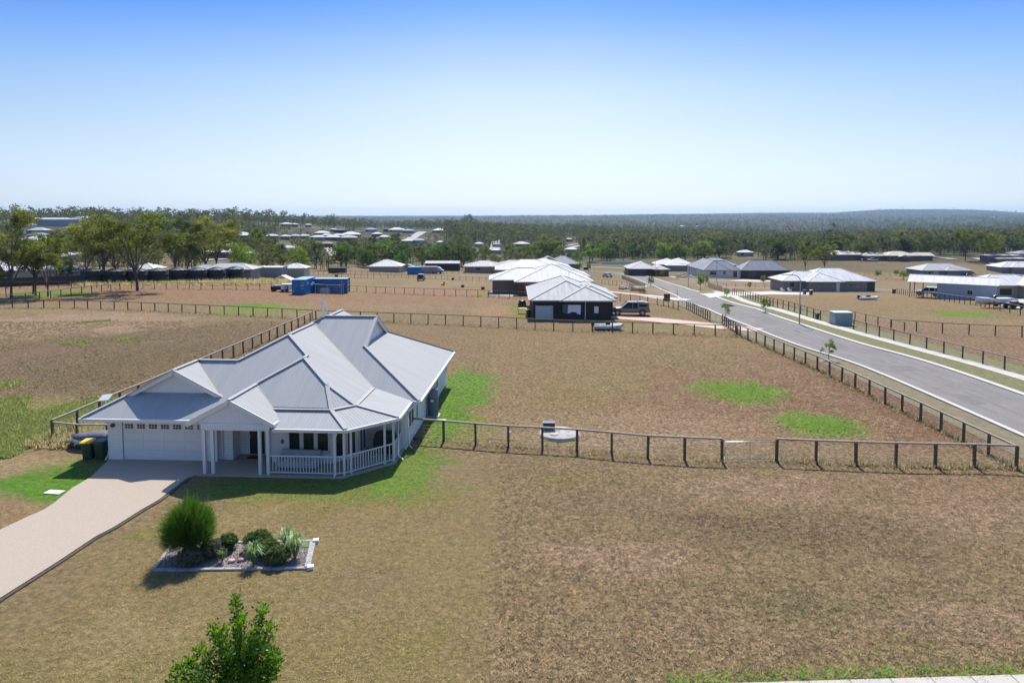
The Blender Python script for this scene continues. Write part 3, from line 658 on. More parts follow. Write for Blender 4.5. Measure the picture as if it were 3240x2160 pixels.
# caps on ridges and hips, valleys stay open
cp_ = MB()
def cap(a, b, w=.22): cp_.bar((a[0], a[1], a[2] + .035), (b[0], b[1], b[2] + .035), w, .05)
caps = [((-1.1, -.5, 2.5), (.75, 1.35, 3.484)), ((.5, 1.08, 3.35), (3.2, 1.08, 4.788)), ((3.2, 1.08, 4.788), (5.9, 1.08, 3.35)), ((3.2, 1.1, 4.788), (3.2, 3.8, 4.788)), ((3.2, 3.8, 4.788), (5.65, 3.8, 4.788)), ((5.65, 3.8, 4.788), (7.9, 6.05, 5.985)),
        ((7.9, 6.05, 5.985), (9.69, 4.26, 5.033)), ((9.69, 4.26, 5.033), (9.69, 3.68, 5.033)), ((9.69, 3.68, 5.033), (11.69, 1.68, 3.968)), ((9.69, 3.68, 5.033), (7.6, 1.59, 3.92)), ((7.9, 6.05, 5.985), (7.9, 10.44, 5.985)),
        ((11.69, 1.68, 3.968), (12.5, -.1, 3.02)), ((11.69, 1.68, 3.968), (13.55, .95, 2.98)), ((12.5, -.1, 3.02), (13.75, -1.7, 2.5)), ((13.55, .95, 3.0), (16, .55, 2.5)), ((12.5, -.1, 3.01), (13.55, .95, 2.99)), ((8.3, -.1, 3.02), (12.5, -.1, 3.02)), ((13.55, 4.7, 2.99), (13.55, .95, 2.99)),
        ((7.7, -1.78, 3.94), (7.7, 1.6, 3.94)), ((8.5, 11.2, 6.384), (12.15, 11.2, 6.384)), ((12.0, 8.4, 4.894), (16.5, 3.9, 2.5)), ((12, 14, 4.894), (16.5, 18.5, 2.5)), ((8.5, 11.2, 6.384), (7.74, 10.44, 5.98)),
        ((8.75, 11.2, 6.386), (8.75, 14.3, 6.386)), ((-1.1, 8.1, 2.5), (3.2, 3.8, 4.788)), ((12.12, 11.2, 6.384), (12.12, 8.2, 4.8)), ((12.12, 11.2, 6.384), (12.12, 14.2, 4.8))]
for a, b in caps: cap(a, b)
cp_.build('ridge_cap', M_CAP, roof)
vl = MB()
for a, b in [((3.2, 3.8, 4.788), (5.65, 1.35, 3.484)), ((7.9, 10.44, 5.98), (13.5, 4.84, 3.0)), ((7.7, 1.6, 3.94), (9.4, -.1, 3.03)), ((8.3, .05, 3.1), (12.4, .0, 3.09))]:
    vl.bar((a[0], a[1], a[2] + .012), (b[0], b[1], b[2] + .012), .07, .02)
vl.build('valley_flashing', mat('valley_dark', (.07, .07, .075), .6, .2, 3), roof)
def gut(a, b, z=2.5):
    gt = MB(); gt.bar((a[0], a[1], z - .085), (b[0], b[1], z - .085), .13, .15); gt.build('gutter', M_WHT, roof)
for a, b in [((-1.12, -.55), (5.4, -.55)), ((-1.15, -.6), (-1.15, 8.15)), ((9.95, -1.76), (13.78, -1.76)), ((13.78, -1.76), (16.06, .53)), ((16.06, .5), (16.06, 4.3)), ((13.9, 3.84), (16.56, 3.84)), ((16.56, 3.84), (16.56, 18.5)), ((1.2, 18.56), (16.5, 18.56))]: gut(a, b)
gut((10.0, -1.75), (10.0, -.6), 2.72); gut((5.4, -1.75), (5.4, -.55), 2.72)
# barge boards and gable panels
def barge(a, b):
    bb = MB(); bb.bar((a[0], a[1], a[2] - .12), (b[0], b[1], b[2] - .12), .05, .24); bb.build('barge_board', M_WHT, roof)
barge((7.7, -1.80, 3.97), (9.98, -1.80, 2.76)); barge((7.7, -1.80, 3.97), (5.42, -1.80, 2.76))
barge((3.2, 1.07, 4.8), (5.95, 1.07, 3.36)); barge((3.2, 1.07, 4.8), (.45, 1.07, 3.36))
barge((12.18, 11.2, 6.4), (12.18, 8.15, 4.8)); barge((12.18, 11.2, 6.4), (12.18, 14.25, 4.8))
gp = MB()
gp.face([(.95, 1.33, 3.45), (5.45, 1.33, 3.45), (3.2, 1.33, 4.66)]); gp.face([(.95, 1.37, 3.45), (5.45, 1.37, 3.45), (3.2, 1.37, 4.66)][::-1])
gp.build('garage_gable_panel', M_WHT, house)
gp = MB(); gp.face([(5.75, -1.70, 2.72), (9.65, -1.70, 2.72), (7.7, -1.70, 3.84)]); gp.box((6.15, -1.74, 2.36), (9.78, -1.66, 2.72))
gp.build('portico_gable_panel', M_VJ, house)
gp = MB(); gp.face([(12.0, 8.55, 4.9), (12.0, 13.85, 4.9), (12.0, 11.2, 6.28)]); gp.build('side_gable_panel', M_WHT, house)
# walls
wl = MB()
def wallseg(a, b, z0, z1, t=.12):
    wl.bar((a[0], a[1], (z0 + z1) / 2), (b[0], b[1], (z0 + z1) / 2), t, z1 - z0)
wl.box((0, 0, 0), (.82, .14, 2.42)); wl.box((5.62, 0, 0), (5.98, .14, 2.42)); wl.box((.82, 0, 2.2), (5.62, .14, 2.42))
wl.box((0, .14, 0), (.14, 8, 2.42)); wl.box((5.98, .30, 0), (6.86, .44, 2.42)); wl.box((5.98, .0, 0), (6.12, .30, 2.42)); wl.box((6.72, .44, 0), (6.86, 1.2, 2.42))
wl.box((6.72, 1.2, 0), (9.3, 1.34, 2.5)); wl.box((9.16, .02, 0), (9.3, 1.2, 2.5)); wl.box((9.3, .02, 0), (12.4, .16, 2.9))
wallseg((12.35, .06), (13.52, 1.22), 0, 2.9, .14); wl.box((13.44, 1.1, 0), (13.58, 2.72, 2.8)); wl.box((13.58, 2.6, 0), (15.95, 2.74, 2.44))
wl.box((15.81, 2.74, 0), (15.95, 18.0, 2.44)); wl.box((1.8, 17.9, 0), (15.81, 18.0, 2.44)); wl.box((1.8, 8.0, 0), (1.94, 17.9, 2.44)); wl.box((.14, 7.86, 0), (1.8, 8, 2.44))
wl.build('wall', M_WBRD, house)
# soffit under the eaves
sf = MB()
sf.box((-1.05, -.48, 2.36), (5.9, .0, 2.40)); sf.box((6.2, -1.66, 2.38), (9.8, 1.2, 2.42)); sf.prism([(9.9, -1.66), (13.73, -1.66), (15.94, .56), (15.94, 2.6), (13.6, 2.6), (13.6, 1.1), (12.4, 0), (9.9, 0)], 2.38, 2.41); sf.box((-1.05, 0, 2.36), (0, 8.05, 2.40)); sf.box((15.95, 3.95, 2.36), (16.5, 18.5, 2.40))
sf.build('soffit', M_WHT, house)
# slab
sb = MB(); sb.prism([(-.05, -.05), (5.9, -.05), (5.9, -1.95), (13.55, -1.95), (15.85, .32), (15.85, 2.75), (15.8, 18), (1.9, 18), (1.9, 8), (-.05, 8)], 0, .07)
sb.build('floor_slab', M_AGG, house)
# garage door
gd = MB()
gd.box((.86, .05, .07), (5.58, .10, 2.16))
for r in range(4):
    z0 = .10 + r * .515
    for k in range(7 if r == 3 else 4):
        if r == 3: continue
        w = 4.72 / 4; gd.box((.86 + k * w + .07, .035, z0 + .05), (.86 + (k + 1) * w - .07, .05, z0 + .44))
for r in range(1, 4): gd.box((.86, .03, .10 + r * .515 - .008), (5.58, .05, .10 + r * .515 + .004), 0)
gdo = gd.build('garage_door', M_WHT, house)
for k in range(7):
    cx = .86 + (k + .5) * 4.72 / 7; w = MB(); w.box((cx - .22, .040, 1.80), (cx + .22, .052, 2.04), 0)
    for q in (-.075, .075): w.box((cx + q - .012, .028, 1.80), (cx + q + .012, .040, 2.04), 1)
    w.box((cx - .22, .028, 1.91), (cx + .22, .040, 1.93), 1)
    w.build('window_pane', [M_GLASS, M_WHT], gdo)
# door
dr = MB(); dr.box((7.35, 1.14, .08), (7.42, 1.2, 2.15)); dr.box((8.28, 1.14, .08), (8.35, 1.2, 2.15)); dr.box((7.42, 1.14, 2.08), (8.28, 1.2, 2.15)); dr.box((7.42, 1.165, .1), (8.28, 1.195, 2.08), 1)
d_ = dr.build('door', [M_WHT, M_DARK], house); hn = MB(); hn.box((7.46, 1.10, 1.0), (7.5, 1.165, 1.18)); hn.build('handle', mat('steel', (.4, .4, .4), .3, 0, metal=1), d_)
mt_ = MB(); mt_.box((7.5, .45, .071), (8.2, .9, .09)); mt_.build('door_mat', mat('mat_dark', (.03, .03, .03), .9, .2, 20), house)
def window(u0, u1, z0, z1, P0=None, rot=0, par=house, screen=True, fr=M_WHT, gl=M_GLASS):
    """frame and panes at local origin P0 turned by rot: u along the wall, outside is -y"""
    R = Matrix.Rotation(rot, 3, 'Z'); T0 = Vector(P0 or (0, 0, 0)); f = MB(); w = .055
    for a, b in (((u0, -.05, z0), (u0 + w, 0, z1)), ((u1 - w, -.05, z0), (u1, 0, z1)), ((u0, -.05, z0), (u1, 0, z0 + w)), ((u0, -.05, z1 - w), (u1, 0, z1)), ((u0 - .03, -.08, z0 - .04), (u1 + .03, -.001, z0 - .001))): f.box(a, b, 0, R, T0)
    g = MB(); g.box((u0 + w, -.022, z0 + w), (u1 - w, -.004, z1 - w), 0, R, T0)
    fo = f.build('window', fr, par); go_ = g.build('pane', gl, fo)
    if screen:
        s = MB(); zz = z0 + .12
        while zz < z1 - .1: s.box((u0 + w, -.034, zz), (u1 - w, -.028, zz + .012), 0, R, T0); zz += .16
        uu = u0 + w + .1
        while uu < u1 - w - .04: s.box((uu, -.036, z0 + w), (uu + .012, -.030, z1 - w), 0, R, T0); uu += .12
        s.build('security_screen', M_SCR, fo)
    return fo
for a, b in ((10.08, 10.76), (10.86, 11.54), (11.64, 12.32)): window(a, b, .72, 1.98, (0, .02, 0))
R45 = math.radians(45)
window(.25, .75, .3, 2.1, (12.40, .0, 0), R45); window(.95, 1.5, .3, 2.1, (12.40, .0, 0), R45)
window(.2, .75, .1, 2.1, (13.59, 1.1, 0), math.pi / 2, screen=False); window(.8, 1.4, .1, 2.1, (13.59, 1.1, 0), math.pi / 2, screen=False)
for a, b in ((3.1, 3.85), (3.9, 4.6)): window(a, b, 1.05, 2.05, (15.96, 0, 0), math.pi / 2)
window(5.6, 5.95, .9, 2.05, (15.96, 0, 0), math.pi / 2, screen=False); window(12.2, 13.6, .9, 2.05, (15.96, 0, 0), math.pi / 2, screen=False)
# posts
for u, v in ((6.31, -1.7), (6.76, -1.7), (9.25, -1.7), (9.68, -1.7), (13.15, -1.72), (13.62, -1.6), (13.9, -1.33), (15.32, .09), (15.7, .5), (15.72, 2.5)):
    p = MB(); s_ = .075 if u < 10 else .05; p.box((u - s_, v - s_, .07), (u + s_, v + s_, 2.4)); p.build('post', M_WHT, house)
def balus(a, b, n=None):
    a = Vector((*a, 0)); b = Vector((*b, 0)); L_ = (b - a).length; m_ = MB()
    for z, h in ((1.07, .06), (.20, .05)): m_.bar(a + Vector((0, 0, z)), b + Vector((0, 0, z)), .06, h)
    k = max(2, int(L_ / .155))
    for i in range(1, k): p = a + (b - a) * i / k; m_.bar(p + Vector((0, 0, .2)), p + Vector((0, 0, 1.06)), .062, .03, 0, (b - a).normalized())
    m_.build('balustrade', M_WHT, house)
balus((9.76, -1.7), (13.1, -1.72)); balus((13.2, -1.72), (13.58, -1.62)); balus((13.66, -1.57), (13.87, -1.37)); balus((13.95, -1.28), (15.28, .04)); balus((15.36, .13), (15.68, .46)); balus((15.71, .55), (15.72, 2.45))
# sofa and covered barbecue on the verandah
sofa = thing('outdoor_sofa', 'pale grey covered outdoor sofa on the front verandah behind the balustrade', 'sofa', tuple(HO + Matrix.Rotation(HA, 3, 'Z') @ Vector((10.9, -.65, .07))), HA)
m_ = MB(); m_.box((-1.05, -.4, .12), (1.05, .4, .45)); m_.build('seat', mat('sofa_grey', (.42, .44, .46), .8, .12, 3, .3, 8), sofa)
m_ = MB(); m_.box((-1.05, .25, .45), (1.05, .42, .85)); m_.build('backrest', mat('sofa_grey', (.42, .44, .46)), sofa)
for q in (-1.05, .9): m_ = MB(); m_.box((q, -.4, .45), (q + .15, .25, .65)); m_.build('armrest', mat('sofa_grey', (.42, .44, .46)), sofa)
for q in (-.98, .92): m_ = MB(); m_.box((q, -.36, 0), (q + .06, .36, .12)); m_.build('leg', M_DARK, sofa)
bq = thing('covered_barbecue', 'dark covered barbecue at the right end of the verandah', 'barbecue', tuple(HO + Matrix.Rotation(HA, 3, 'Z') @ Vector((14.9, 1.9, .07))), HA)
m_ = MB(); m_.loft([[(x * w, y * w, z) for x, y in ((-.6, -.3), (.6, -.3), (.6, .3), (-.6, .3))] for z, w in ((0, 1), (.8, 1.02), (1.1, .9), (1.2, .55))], 0, True, False); m_.build('cover', mat('bbq_cover', (.025, .025, .028), .7, .2, 6), bq)
# downpipes
for pts in ([(13.3, -1.82, 2.4), (13.3, -1.86, 2.25), (13.22, -1.84, 2.1), (13.22, -1.84, .2), (13.22, -2.05, .06)], [(15.98, 1.0, 2.4), (15.85, .95, 2.2), (15.85, .95, .25), (16.15, .8, .08)], [(16.4, 3.6, 2.4), (16.05, 2.75, 2.2), (16.05, 2.75, .25), (16.3, 2.62, .08)],
            [(-.05, .1, .5), (-.08, .02, .2), (-.12, -.1, .06)], [(6.3, -.05, 2.35), (6.3, .24, 2.1), (6.3, .24, .25), (6.28, .0, .08)], [(16.45, 17.5, 2.4), (16.02, 17.6, 2.2), (16.02, 17.6, .2)]):
    d = MB(); d.tube(pts, .045, 8); d.build('downpipe', M_WHT, house)
wl_ = MB(); wl_.tube([(.33, -.005, 1.97), (.33, -.09, 1.97)], .11, 14); wl_.build('wall_light', M_SCR, house)
pq = MB(); pq.face([(9.75, .005, 1.38), (9.65, .005, 1.3), (9.65, .005, 1.2), (9.75, .005, 1.08), (9.85, .005, 1.2), (9.85, .005, 1.3)]); pq.build('wall_plaque', mat('plaque_blue', (.05, .14, .22), .4, 0), house)
# flat dish on the garage eave and the television aerial on the ridge
dd = MB(); dd.box((-.32, -.25, -.02), (.32, .25, .02), 0, Matrix.Rotation(math.radians(28), 3, 'X') @ Matrix.Rotation(math.radians(-8), 3, 'Y'), (-.72, 1.0, 3.23)); dd.tube([(-.72, 1.0, 2.7), (-.72, 1.0, 3.2)], .022, 6)
dd.build('satellite_dish', M_WHT, house)
an = MB(); a0 = Vector((8.25, 11.7, 6.3)); a1 = Vector((7.95, 11.7, 7.5))
an.tube([(8.3, 11.7, 6.0), a0], .02, 6, 0); an.bar(a0, a1, .03, .03); an.bar(a0 + Vector((.28, 0, .05)), a1 + Vector((.22, 0, -.02)), .03, .03)
for k in range(15): p = a0.lerp(a1, .03 + k / 15.5); an.bar(p + Vector((-.07, 0, -.03)), p + Vector((.36, 0, .05)), .035, .035)
an.build('tv_antenna', mat('aerial_metal', (.60, .61, .62), .5, .05, 4), house)
vp = MB(); vp.tube([(5.9, 4.2, 4.7), (5.9, 4.2, 5.15)], .03, 6); vp.build('vent_pipe', M_WHT, roof)

# ================================================================ YARD: driveway, garden, bins, fences
DL = [(360, 1458), (287, 1511), (230, 1544), (198, 1570), (172, 1592), (140, 1613), (86, 1637), (0, 1677), (-120, 1735), (-300, 1830)]
DR = [(620, 1497), (605, 1512), (592, 1513), (500, 1584), (446, 1614.5), (398, 1645), (360, 1669), (300, 1700), (180, 1780), (0, 1894), (-200, 2040), (-300, 2120)]
b0 = Vector((HO.x, HO.y, 0)); Rm = Matrix.Rotation(HA, 3, 'Z')
def HW(u, v, z=0): return Rm @ Vector((u, v, z)) + b0
def resample(pts, n):
    L_ = [0]
    for a, b in zip(pts, pts[1:]): L_.append(L_[-1] + (b - a).length)
    out = []
    for k in range(n):
        s_ = L_[-1] * k / (n - 1); i = 0
        while i < len(L_) - 2 and L_[i + 1] < s_: i += 1
        out.append(pts[i].lerp(pts[i + 1], (s_ - L_[i]) / (L_[i + 1] - L_[i])))
    return out
dl = resample([HW(.02, -.06)] + [G(*p) for p in DL[1:]], 60); dr_ = resample([HW(5.88, -.06), HW(5.88, -1.97)] + [G(*p) for p in DR[2:]], 60)
band('driveway', dl, dr_, .045, M_AGG, .044)
mb = MB(); e = [G(*p) for p in DR[2:]]; e2 = offset(e, -.16)
for i in range(len(e) - 1): mb.bar((*e2[i].xy, .02), (*e2[i + 1].xy, .02), .10, .05)
tag(mb.build('driveway_edging', M_SOIL), kind='structure')

def leaf_cloud(rng, centers, n, leaf, radii=None, droop=0.2, flat=1.0, asp=.45):
    """arrays of small leaf quads around clump centres; returns verts, faces, tint per face"""
    cs = np.array(centers, float); k = len(cs)
    N_ = int(k * n); idx = np.repeat(np.arange(k), n)
    d = rng.normal(size=(N_, 3)); d /= np.linalg.norm(d, axis=1)[:, None] + 1e-9
    r = rng.random(N_) ** (1 / 2.2)
    rad = np.ones((k, 3)) if radii is None else np.array(radii, float).reshape(k, -1) * np.ones((k, 3))
    P = cs[idx] + d * r[:, None] * rad[idx]
    nrm = rng.normal(size=(N_, 3)) + d * .6 + np.array([0, 0, .35]); nrm /= np.linalg.norm(nrm, axis=1)[:, None]
    t = np.cross(nrm, rng.normal(size=(N_, 3)) * np.array([1, 1, .5])); t[:, 2] -= droop; t /= np.linalg.norm(t, axis=1)[:, None] + 1e-9
    s = np.cross(nrm, t); s /= np.linalg.norm(s, axis=1)[:, None] + 1e-9
    L_ = leaf * (.6 + .8 * rng.random(N_))[:, None]; W_ = L_ * asp
    v = np.stack([P - t * L_ / 2, P + s * W_ / 2, P + t * L_ / 2, P - s * W_ / 2], 1).reshape(-1, 3)
    f = np.arange(N_ * 4).reshape(-1, 4)
    ct = rng.random(k)
    tint = np.clip(ct[idx] * .75 + rng.random(N_) * .35 - .05, 0, 1)
    return v, f, tint
def cloud_mesh(name, parts, m):
    vs, fs, ts = [], [], []; o = 0
    for v, f, t in parts: vs.append(v); fs.append(f + o); ts.append(t); o += len(v)
    v = np.concatenate(vs); f = np.concatenate(fs); t = np.concatenate(ts)
    me = bpy.data.meshes.new(name); k = f.shape[1]
    me.vertices.add(len(v)); me.vertices.foreach_set('co', v.astype(np.float32).ravel())
    me.loops.add(f.size); me.loops.foreach_set('vertex_index', f.astype(np.int32).ravel())
    me.polygons.add(len(f)); me.polygons.foreach_set('loop_start', (np.arange(len(f)) * k).astype(np.int32)); me.polygons.foreach_set('loop_total', np.full(len(f), k, np.int32))
    a = me.attributes.new('tint', 'FLOAT', 'FACE'); a.data.foreach_set('value', t.astype(np.float32))
    me.materials.append(m); me.update(calc_edges=True); me.validate(); return me
def mo(name, me, parent=None):
    o = bpy.data.objects.new(name, me); COL.objects.link(o)
    if parent is not None: o.parent = parent
    return o
def blades(rng, base, n, h, spread, w, lean=.5):
    """arching strap leaves from one crown: 3-segment ribbons"""
    V = []; F = []; T_ = []
    for i in range(n):
        a = rng.random() * 2 * math.pi; hh = h * (.6 + .5 * rng.random()); ln = spread * (.3 + .8 * rng.random()) * lean * 2
        dx, dy = math.cos(a), math.sin(a); sx, sy = -dy, dx; b = len(V)
        r0 = .06 * spread
        for k, (q, z, ww) in enumerate(((0, 0, 1), (.25, .6, 1), (.65, .95, .8), (1.0, .75 if ln > .25 else 1.0, .1))):
            for sg in (-1, 1):
                V.append((base[0] + dx * (r0 + q * ln) + sx * sg * w * ww, base[1] + dy * (r0 + q * ln) + sy * sg * w * ww, base[2] + z * hh))
        for k in range(3): F.append((b + 2 * k, b + 2 * k + 1, b + 2 * k + 3, b + 2 * k + 2)); T_.append(rng.random())
    return np.array(V), np.array(F), np.array(T_)

RNG = np.random.default_rng(7)
# garden bed
gb = [G(486, 1805), G(972, 1799), G(991, 1713), G(548, 1721)]
bedc = sum((Vector(p) for p in gb), Vector()) / 4
M_MULCH = mat('bark_mulch', (.24, .20, .19), .95, .55, 16, 1.0, 30)
mb = MB(); mb.face([(p.x, p.y, .03) for p in gb]); tag(mb.build('mulch', M_MULCH), kind='structure')
# loose chips of bark on the bed
ch = MB(); rg = random.Random(3)
def in_bed():
    a, b = rg.random(), rg.random(); return gb[0].lerp(gb[1], a).lerp(gb[3].lerp(gb[2], a), b)
for k in range(2600):
    p = in_bed(); a = rg.random() * 6.28; l = .03 + .04 * rg.random()
    ch.bar((p.x, p.y, .035), (p.x + math.cos(a) * l, p.y + math.sin(a) * l, .035 + rg.random() * .03), .022, .008, rg.randrange(3))
cho = ch.build('bark_chips', [mat('chip_pale', (.45, .38, .35), .9, .3, 20), mat('chip_mid', (.26, .20, .18), .9, .3, 20), mat('chip_dark', (.12, .09, .08), .9, .3, 20)]); tag(cho, 'grey brown bark chips covering the garden bed', 'bark chips', kind='stuff')
M_EDGE = mat('edging_block', (.33, .32, .32), .85, .2, 6, .2, 30); M_WBLK = mat('white_stone', (.75, .75, .72), .8, .08, 8)
ed = thing('garden_edging', 'grey concrete block edging with two white corner blocks round the garden bed', 'garden edging', (bedc.x, bedc.y, 0))
def blocks(a, b, w=.13, h=.07, L_=.42, mm=M_EDGE):
    n = int((b - a).length / L_); d = (b - a) / n
    for k in range(n):
        m_ = MB(); p = a + d * k - bedc; q = a + d * (k + .96) - bedc; m_.bar((p.x, p.y, h / 2), (q.x, q.y, h / 2), w, h); m_.build('edging_block', mm, ed)
blocks(gb[0], gb[1]); blocks(gb[1], gb[2], .22); blocks(gb[3], gb[2]); blocks(gb[0], gb[3])
for p in (gb[1] + Vector((.12, 0, 0)), gb[2] + Vector((.12, -.05, 0))):
    m_ = MB(); m_.box((-.11, -.10, 0), (.12, .12, .13), 0, Matrix.Rotation(.2, 3, 'Z'), p - bedc); m_.build('corner_block', M_WBLK, ed)
L_PINE = mat_leaf('leaf_needle', (.045, .105, .014), (.13, .25, .03), .6, .3)
L_BALL = mat_leaf('leaf_ball', (.040, .095, .014), (.13, .20, .028), .55, .2)
L_LAV = mat_leaf('leaf_lavender', (.06, .10, .045), (.20, .20, .13), .7, .2)
L_STRAP = mat_leaf('leaf_strap', (.08, .18, .04), (.30, .40, .19), .4, .3)
L_GLOSS = mat_leaf('leaf_gloss', (.012, .065, .006), (.05, .16, .008), .28, .25, .6)
def bush(name, label, cat, px, base_py, wpx, hpx, kind, seed, group=None):
    P = G(px, base_py); s = mpp(P); w = wpx * s; h = hpx * s; rng = np.random.default_rng(seed)
    t = thing(name, label, cat, (P.x, P.y + w * .25, 0.02), 0, group); c = []
    if kind == 'needle':   # many feathery upright sprays
        V = []; F = []; Ti = []
        for i in range(3400):
            th = rng.random() * 2 * math.pi; ph = math.acos(1 - 1.72 * rng.random()); d = np.array([math.sin(ph) * math.cos(th), math.sin(ph) * math.sin(th), math.cos(ph)])
            lump = 1 + .16 * math.sin(3 * th + 2 * ph) + .07 * math.sin(7 * th)
            p0 = np.array([0, 0, h * .47]) + d * np.array([w / 2, w / 2, h * .50]) * (.45 + .5 * rng.random()) * lump
            tip = p0 + (d * .9 + np.array([0, 0, .85]) + rng.normal(size=3) * .25) * .17 * (.6 + .8 * rng.random())
            tt = rng.random()
            for q in range(5):
                o_ = rng.normal(size=3) * .05; sd_ = rng.normal(size=3); sd_ = sd_ / np.linalg.norm(sd_) * .009; b = len(V)
                V += [p0 + o_ - sd_, p0 + o_ + sd_, tip + o_ * 2 + sd_ * .3, tip + o_ * 2 - sd_ * .3]; F.append((b, b + 1, b + 2, b + 3)); Ti.append(min(1, tt * .7 + .3 * rng.random()))
        cr_ = cloud_mesh('foliage', [(np.array(V), np.array(F), np.array(Ti))], L_PINE)
    elif kind in ('ball', 'lav'):
        cs = []
        for i in range(150):
            th = rng.random() * 6.283; ph = math.acos(1 - 1.15 * rng.random()); rr_ = (.80 + .16 * rng.random())
            cs.append((math.sin(ph) * math.cos(th) * w / 2 * rr_, math.sin(ph) * math.sin(th) * w / 2 * rr_, h * .42 + math.cos(ph) * h * .52 * rr_))
        v1 = leaf_cloud(rng, cs, 60 if kind == 'ball' else 46, .045, [w * .075] * len(cs), 0, asp=.5)
        cr_ = cloud_mesh('foliage', [v1], L_BALL if kind == 'ball' else L_LAV)
    mo('foliage', cr_, t)
    st = MB(); st.tube([(0, 0, -.02), (.02, 0, h * .45)], [.05, .03], 6)
    for k in range(4): st.tube([(0, 0, h * .1), (math.cos(k * 1.7) * w * .3, math.sin(k * 1.7) * w * .3, h * .55)], [.03, .012], 5)
    if kind != 'needle':  # dense inner twigs keep the ball from being see-through
        st.lathe([(0.01, h * .12), (w * .36, h * .2), (w * .41, h * .45), (w * .3, h * .72), (0.01, h * .85)], 14)
    else: st.lathe([(0.01, h * .14), (w * .22, h * .25), (w * .27, h * .5), (w * .18, h * .75), (0.01, h * .85)], 14)
    st.build('stems', mat('dark_stem', (.03, .035, .02), .9, .4, 10), t)
    return t
bush('needle_bush', 'big rounded feathery green bush, the tallest plant in the garden bed', 'bush', 584, 1778, 158, 178, 'needle', 1)
bush('lavender_bush', 'greyish flowering bush at the front garden edging below the big feathery bush', 'bush', 592, 1800, 84, 62, 'lav', 2)
bush('lavender_bush', 'greyish flowering bush between the big feathery bush and the lone clipped ball', 'bush', 662, 1774, 76, 66, 'lav', 3)
bush('clipped_bush', 'dark green clipped ball bush standing alone at the back of the garden bed', 'bush', 710, 1748, 72, 54, 'ball', 4)
bush('clipped_bush', 'widest dark green clipped ball bush at the back of the garden bed', 'bush', 808, 1752, 98, 68, 'ball', 5)
bush('clipped_bush', 'dark green clipped ball bush squeezed between two other balls and the strappy plant', 'bush', 844, 1770, 72, 62, 'ball', 6)
bush('clipped_bush', 'dark green clipped ball bush nearest the front edging of the garden bed', 'bush', 874, 1794, 82, 62, 'ball', 7)
def strappy(label, px, py, w, h, n, seed):
    P = G(px, py); s = mpp(P); rng = np.random.default_rng(seed)
    me = cloud_mesh('strappy_plant', [blades(rng, (0, 0, 0), n, h * s, w * s * .5, .011)], L_STRAP)
    o = mo('strappy_plant', me); o.location = (P.x, P.y + .1, .02); tag(o, label, 'plant')
strappy('variegated strappy plant in front of the two back clipped balls', 800, 1792, 78, 72, 260, 11)
strappy('smallest variegated strappy plant, beside the pink stones in the garden bed', 700, 1782, 38, 38, 120, 12)
strappy('variegated strappy plant at the back corner of the garden bed by the small lawn patch', 905, 1740, 84, 66, 260, 13)
strappy('variegated strappy plant beside the right hand edging of the garden bed', 932, 1770, 84, 74, 300, 14)
for (px, py, lb, cc) in ((733, 1780, 'pink and white rounded stone next to the smallest strappy plant', (.62, .35, .32)), (762, 1777, 'dull pink rounded stone half hidden beside the big strappy plant', (.38, .22, .24))):
    P = G(px, py); m_ = MB(); rr_ = .15
    m_.lathe([(rr_ * math.sin(a) * (1 + .1 * math.sin(3 * a)) + .001, rr_ * .8 * (1 - math.cos(a)) * .5 + 0) for a in np.linspace(0.01, 3.13, 9)], 11, (0, 0, 0), 0, 1, .8)
    o = m_.build('garden_stone', mat('stone_' + str(px), cc, .8, .5, 9, .4)); o.location = (P.x, P.y, .03); tag(o, lb, 'stone')
pp = G(957, 1722); mb = MB(); mb.prism([(-.75, -.35), (.35, -.30), (.45, .3), (-.5, .3)], 0, .02); o = mb.build('lawn_patch', mat('lawn_patch', (.12, .20, .03), .95, .4, 12, .8, 30)); o.location = (pp.x, pp.y, .035); tag(o, kind='structure')

# wheelie bins
def bin_proto(name, label, body, lidm, grp=None):
    t = thing(name, label, 'wheelie bin', (0, 0, 0), 0, grp)
    b = MB()
    def sec(w, d, z, r=.05, yo=0):
        return [(x * w / 2, yo + y * d / 2, z) for x, y in ((-1, -.8), (-.8, -1), (.8, -1), (1, -.8), (1, .8), (.8, 1), (-.8, 1), (-1, .8))]
    b.loft([sec(.46, .50, .04), sec(.48, .54, .25), sec(.56, .66, .88, yo=-.02), sec(.60, .72, .90, yo=-.03), sec(.60, .72, .97, yo=-.03)], 0, True, False)
    b.build('body', body, t)
    l = MB(); l.loft([sec(.62, .76, .972, yo=-.03), sec(.62, .76, 1.0, yo=-.03), sec(.54, .66, 1.05, yo=0)], 0, True, False); l.tube([(-.25, .36, .98), (.25, .36, .98)], .02, 8); l.build('lid', lidm, t)
    h = MB(); h.tube([(-.27, .34, .9), (-.27, .44, .93), (.27, .44, .93), (.27, .34, .9)], .018, 6); h.build('handle', body, t)
    for s_ in (-1, 1):
        w = MB(); w.tube([(s_ * .24, .26, .1), (s_ * .29, .26, .1)], .1, 14); w.build('wheel', mat('rubber', (.02, .02, .02), .8, .2, 9), t)
    g = MB(); g.box((-.06, -.305, .66), (.06, -.298, .72)); g.box((-.09, -.300, .60), (.09, -.292, .625)); g.box((-.07, -.298, .575), (.07, -.290, .59)); g.build('printed_mark', mat('bin_mark', (.55, .6, .6), .6, 0), t)
    return t
M_BING = mat('bin_green', (.012, .055, .028), .45, .15, 4); M_BINY = mat('bin_yellow', (.85, .50, .02), .4, .06, 4); M_BINK = mat('bin_black', (.035, .035, .05), .45, .15, 4)
by = bin_proto('wheelie_bin', 'green wheelie bin with yellow lid beside the white garage wall', M_BING, M_BINY)
bk = bin_proto('wheelie_bin', 'green wheelie bin with dark lid between the yellow lidded bin and the garage wall', M_BING, M_BINK)
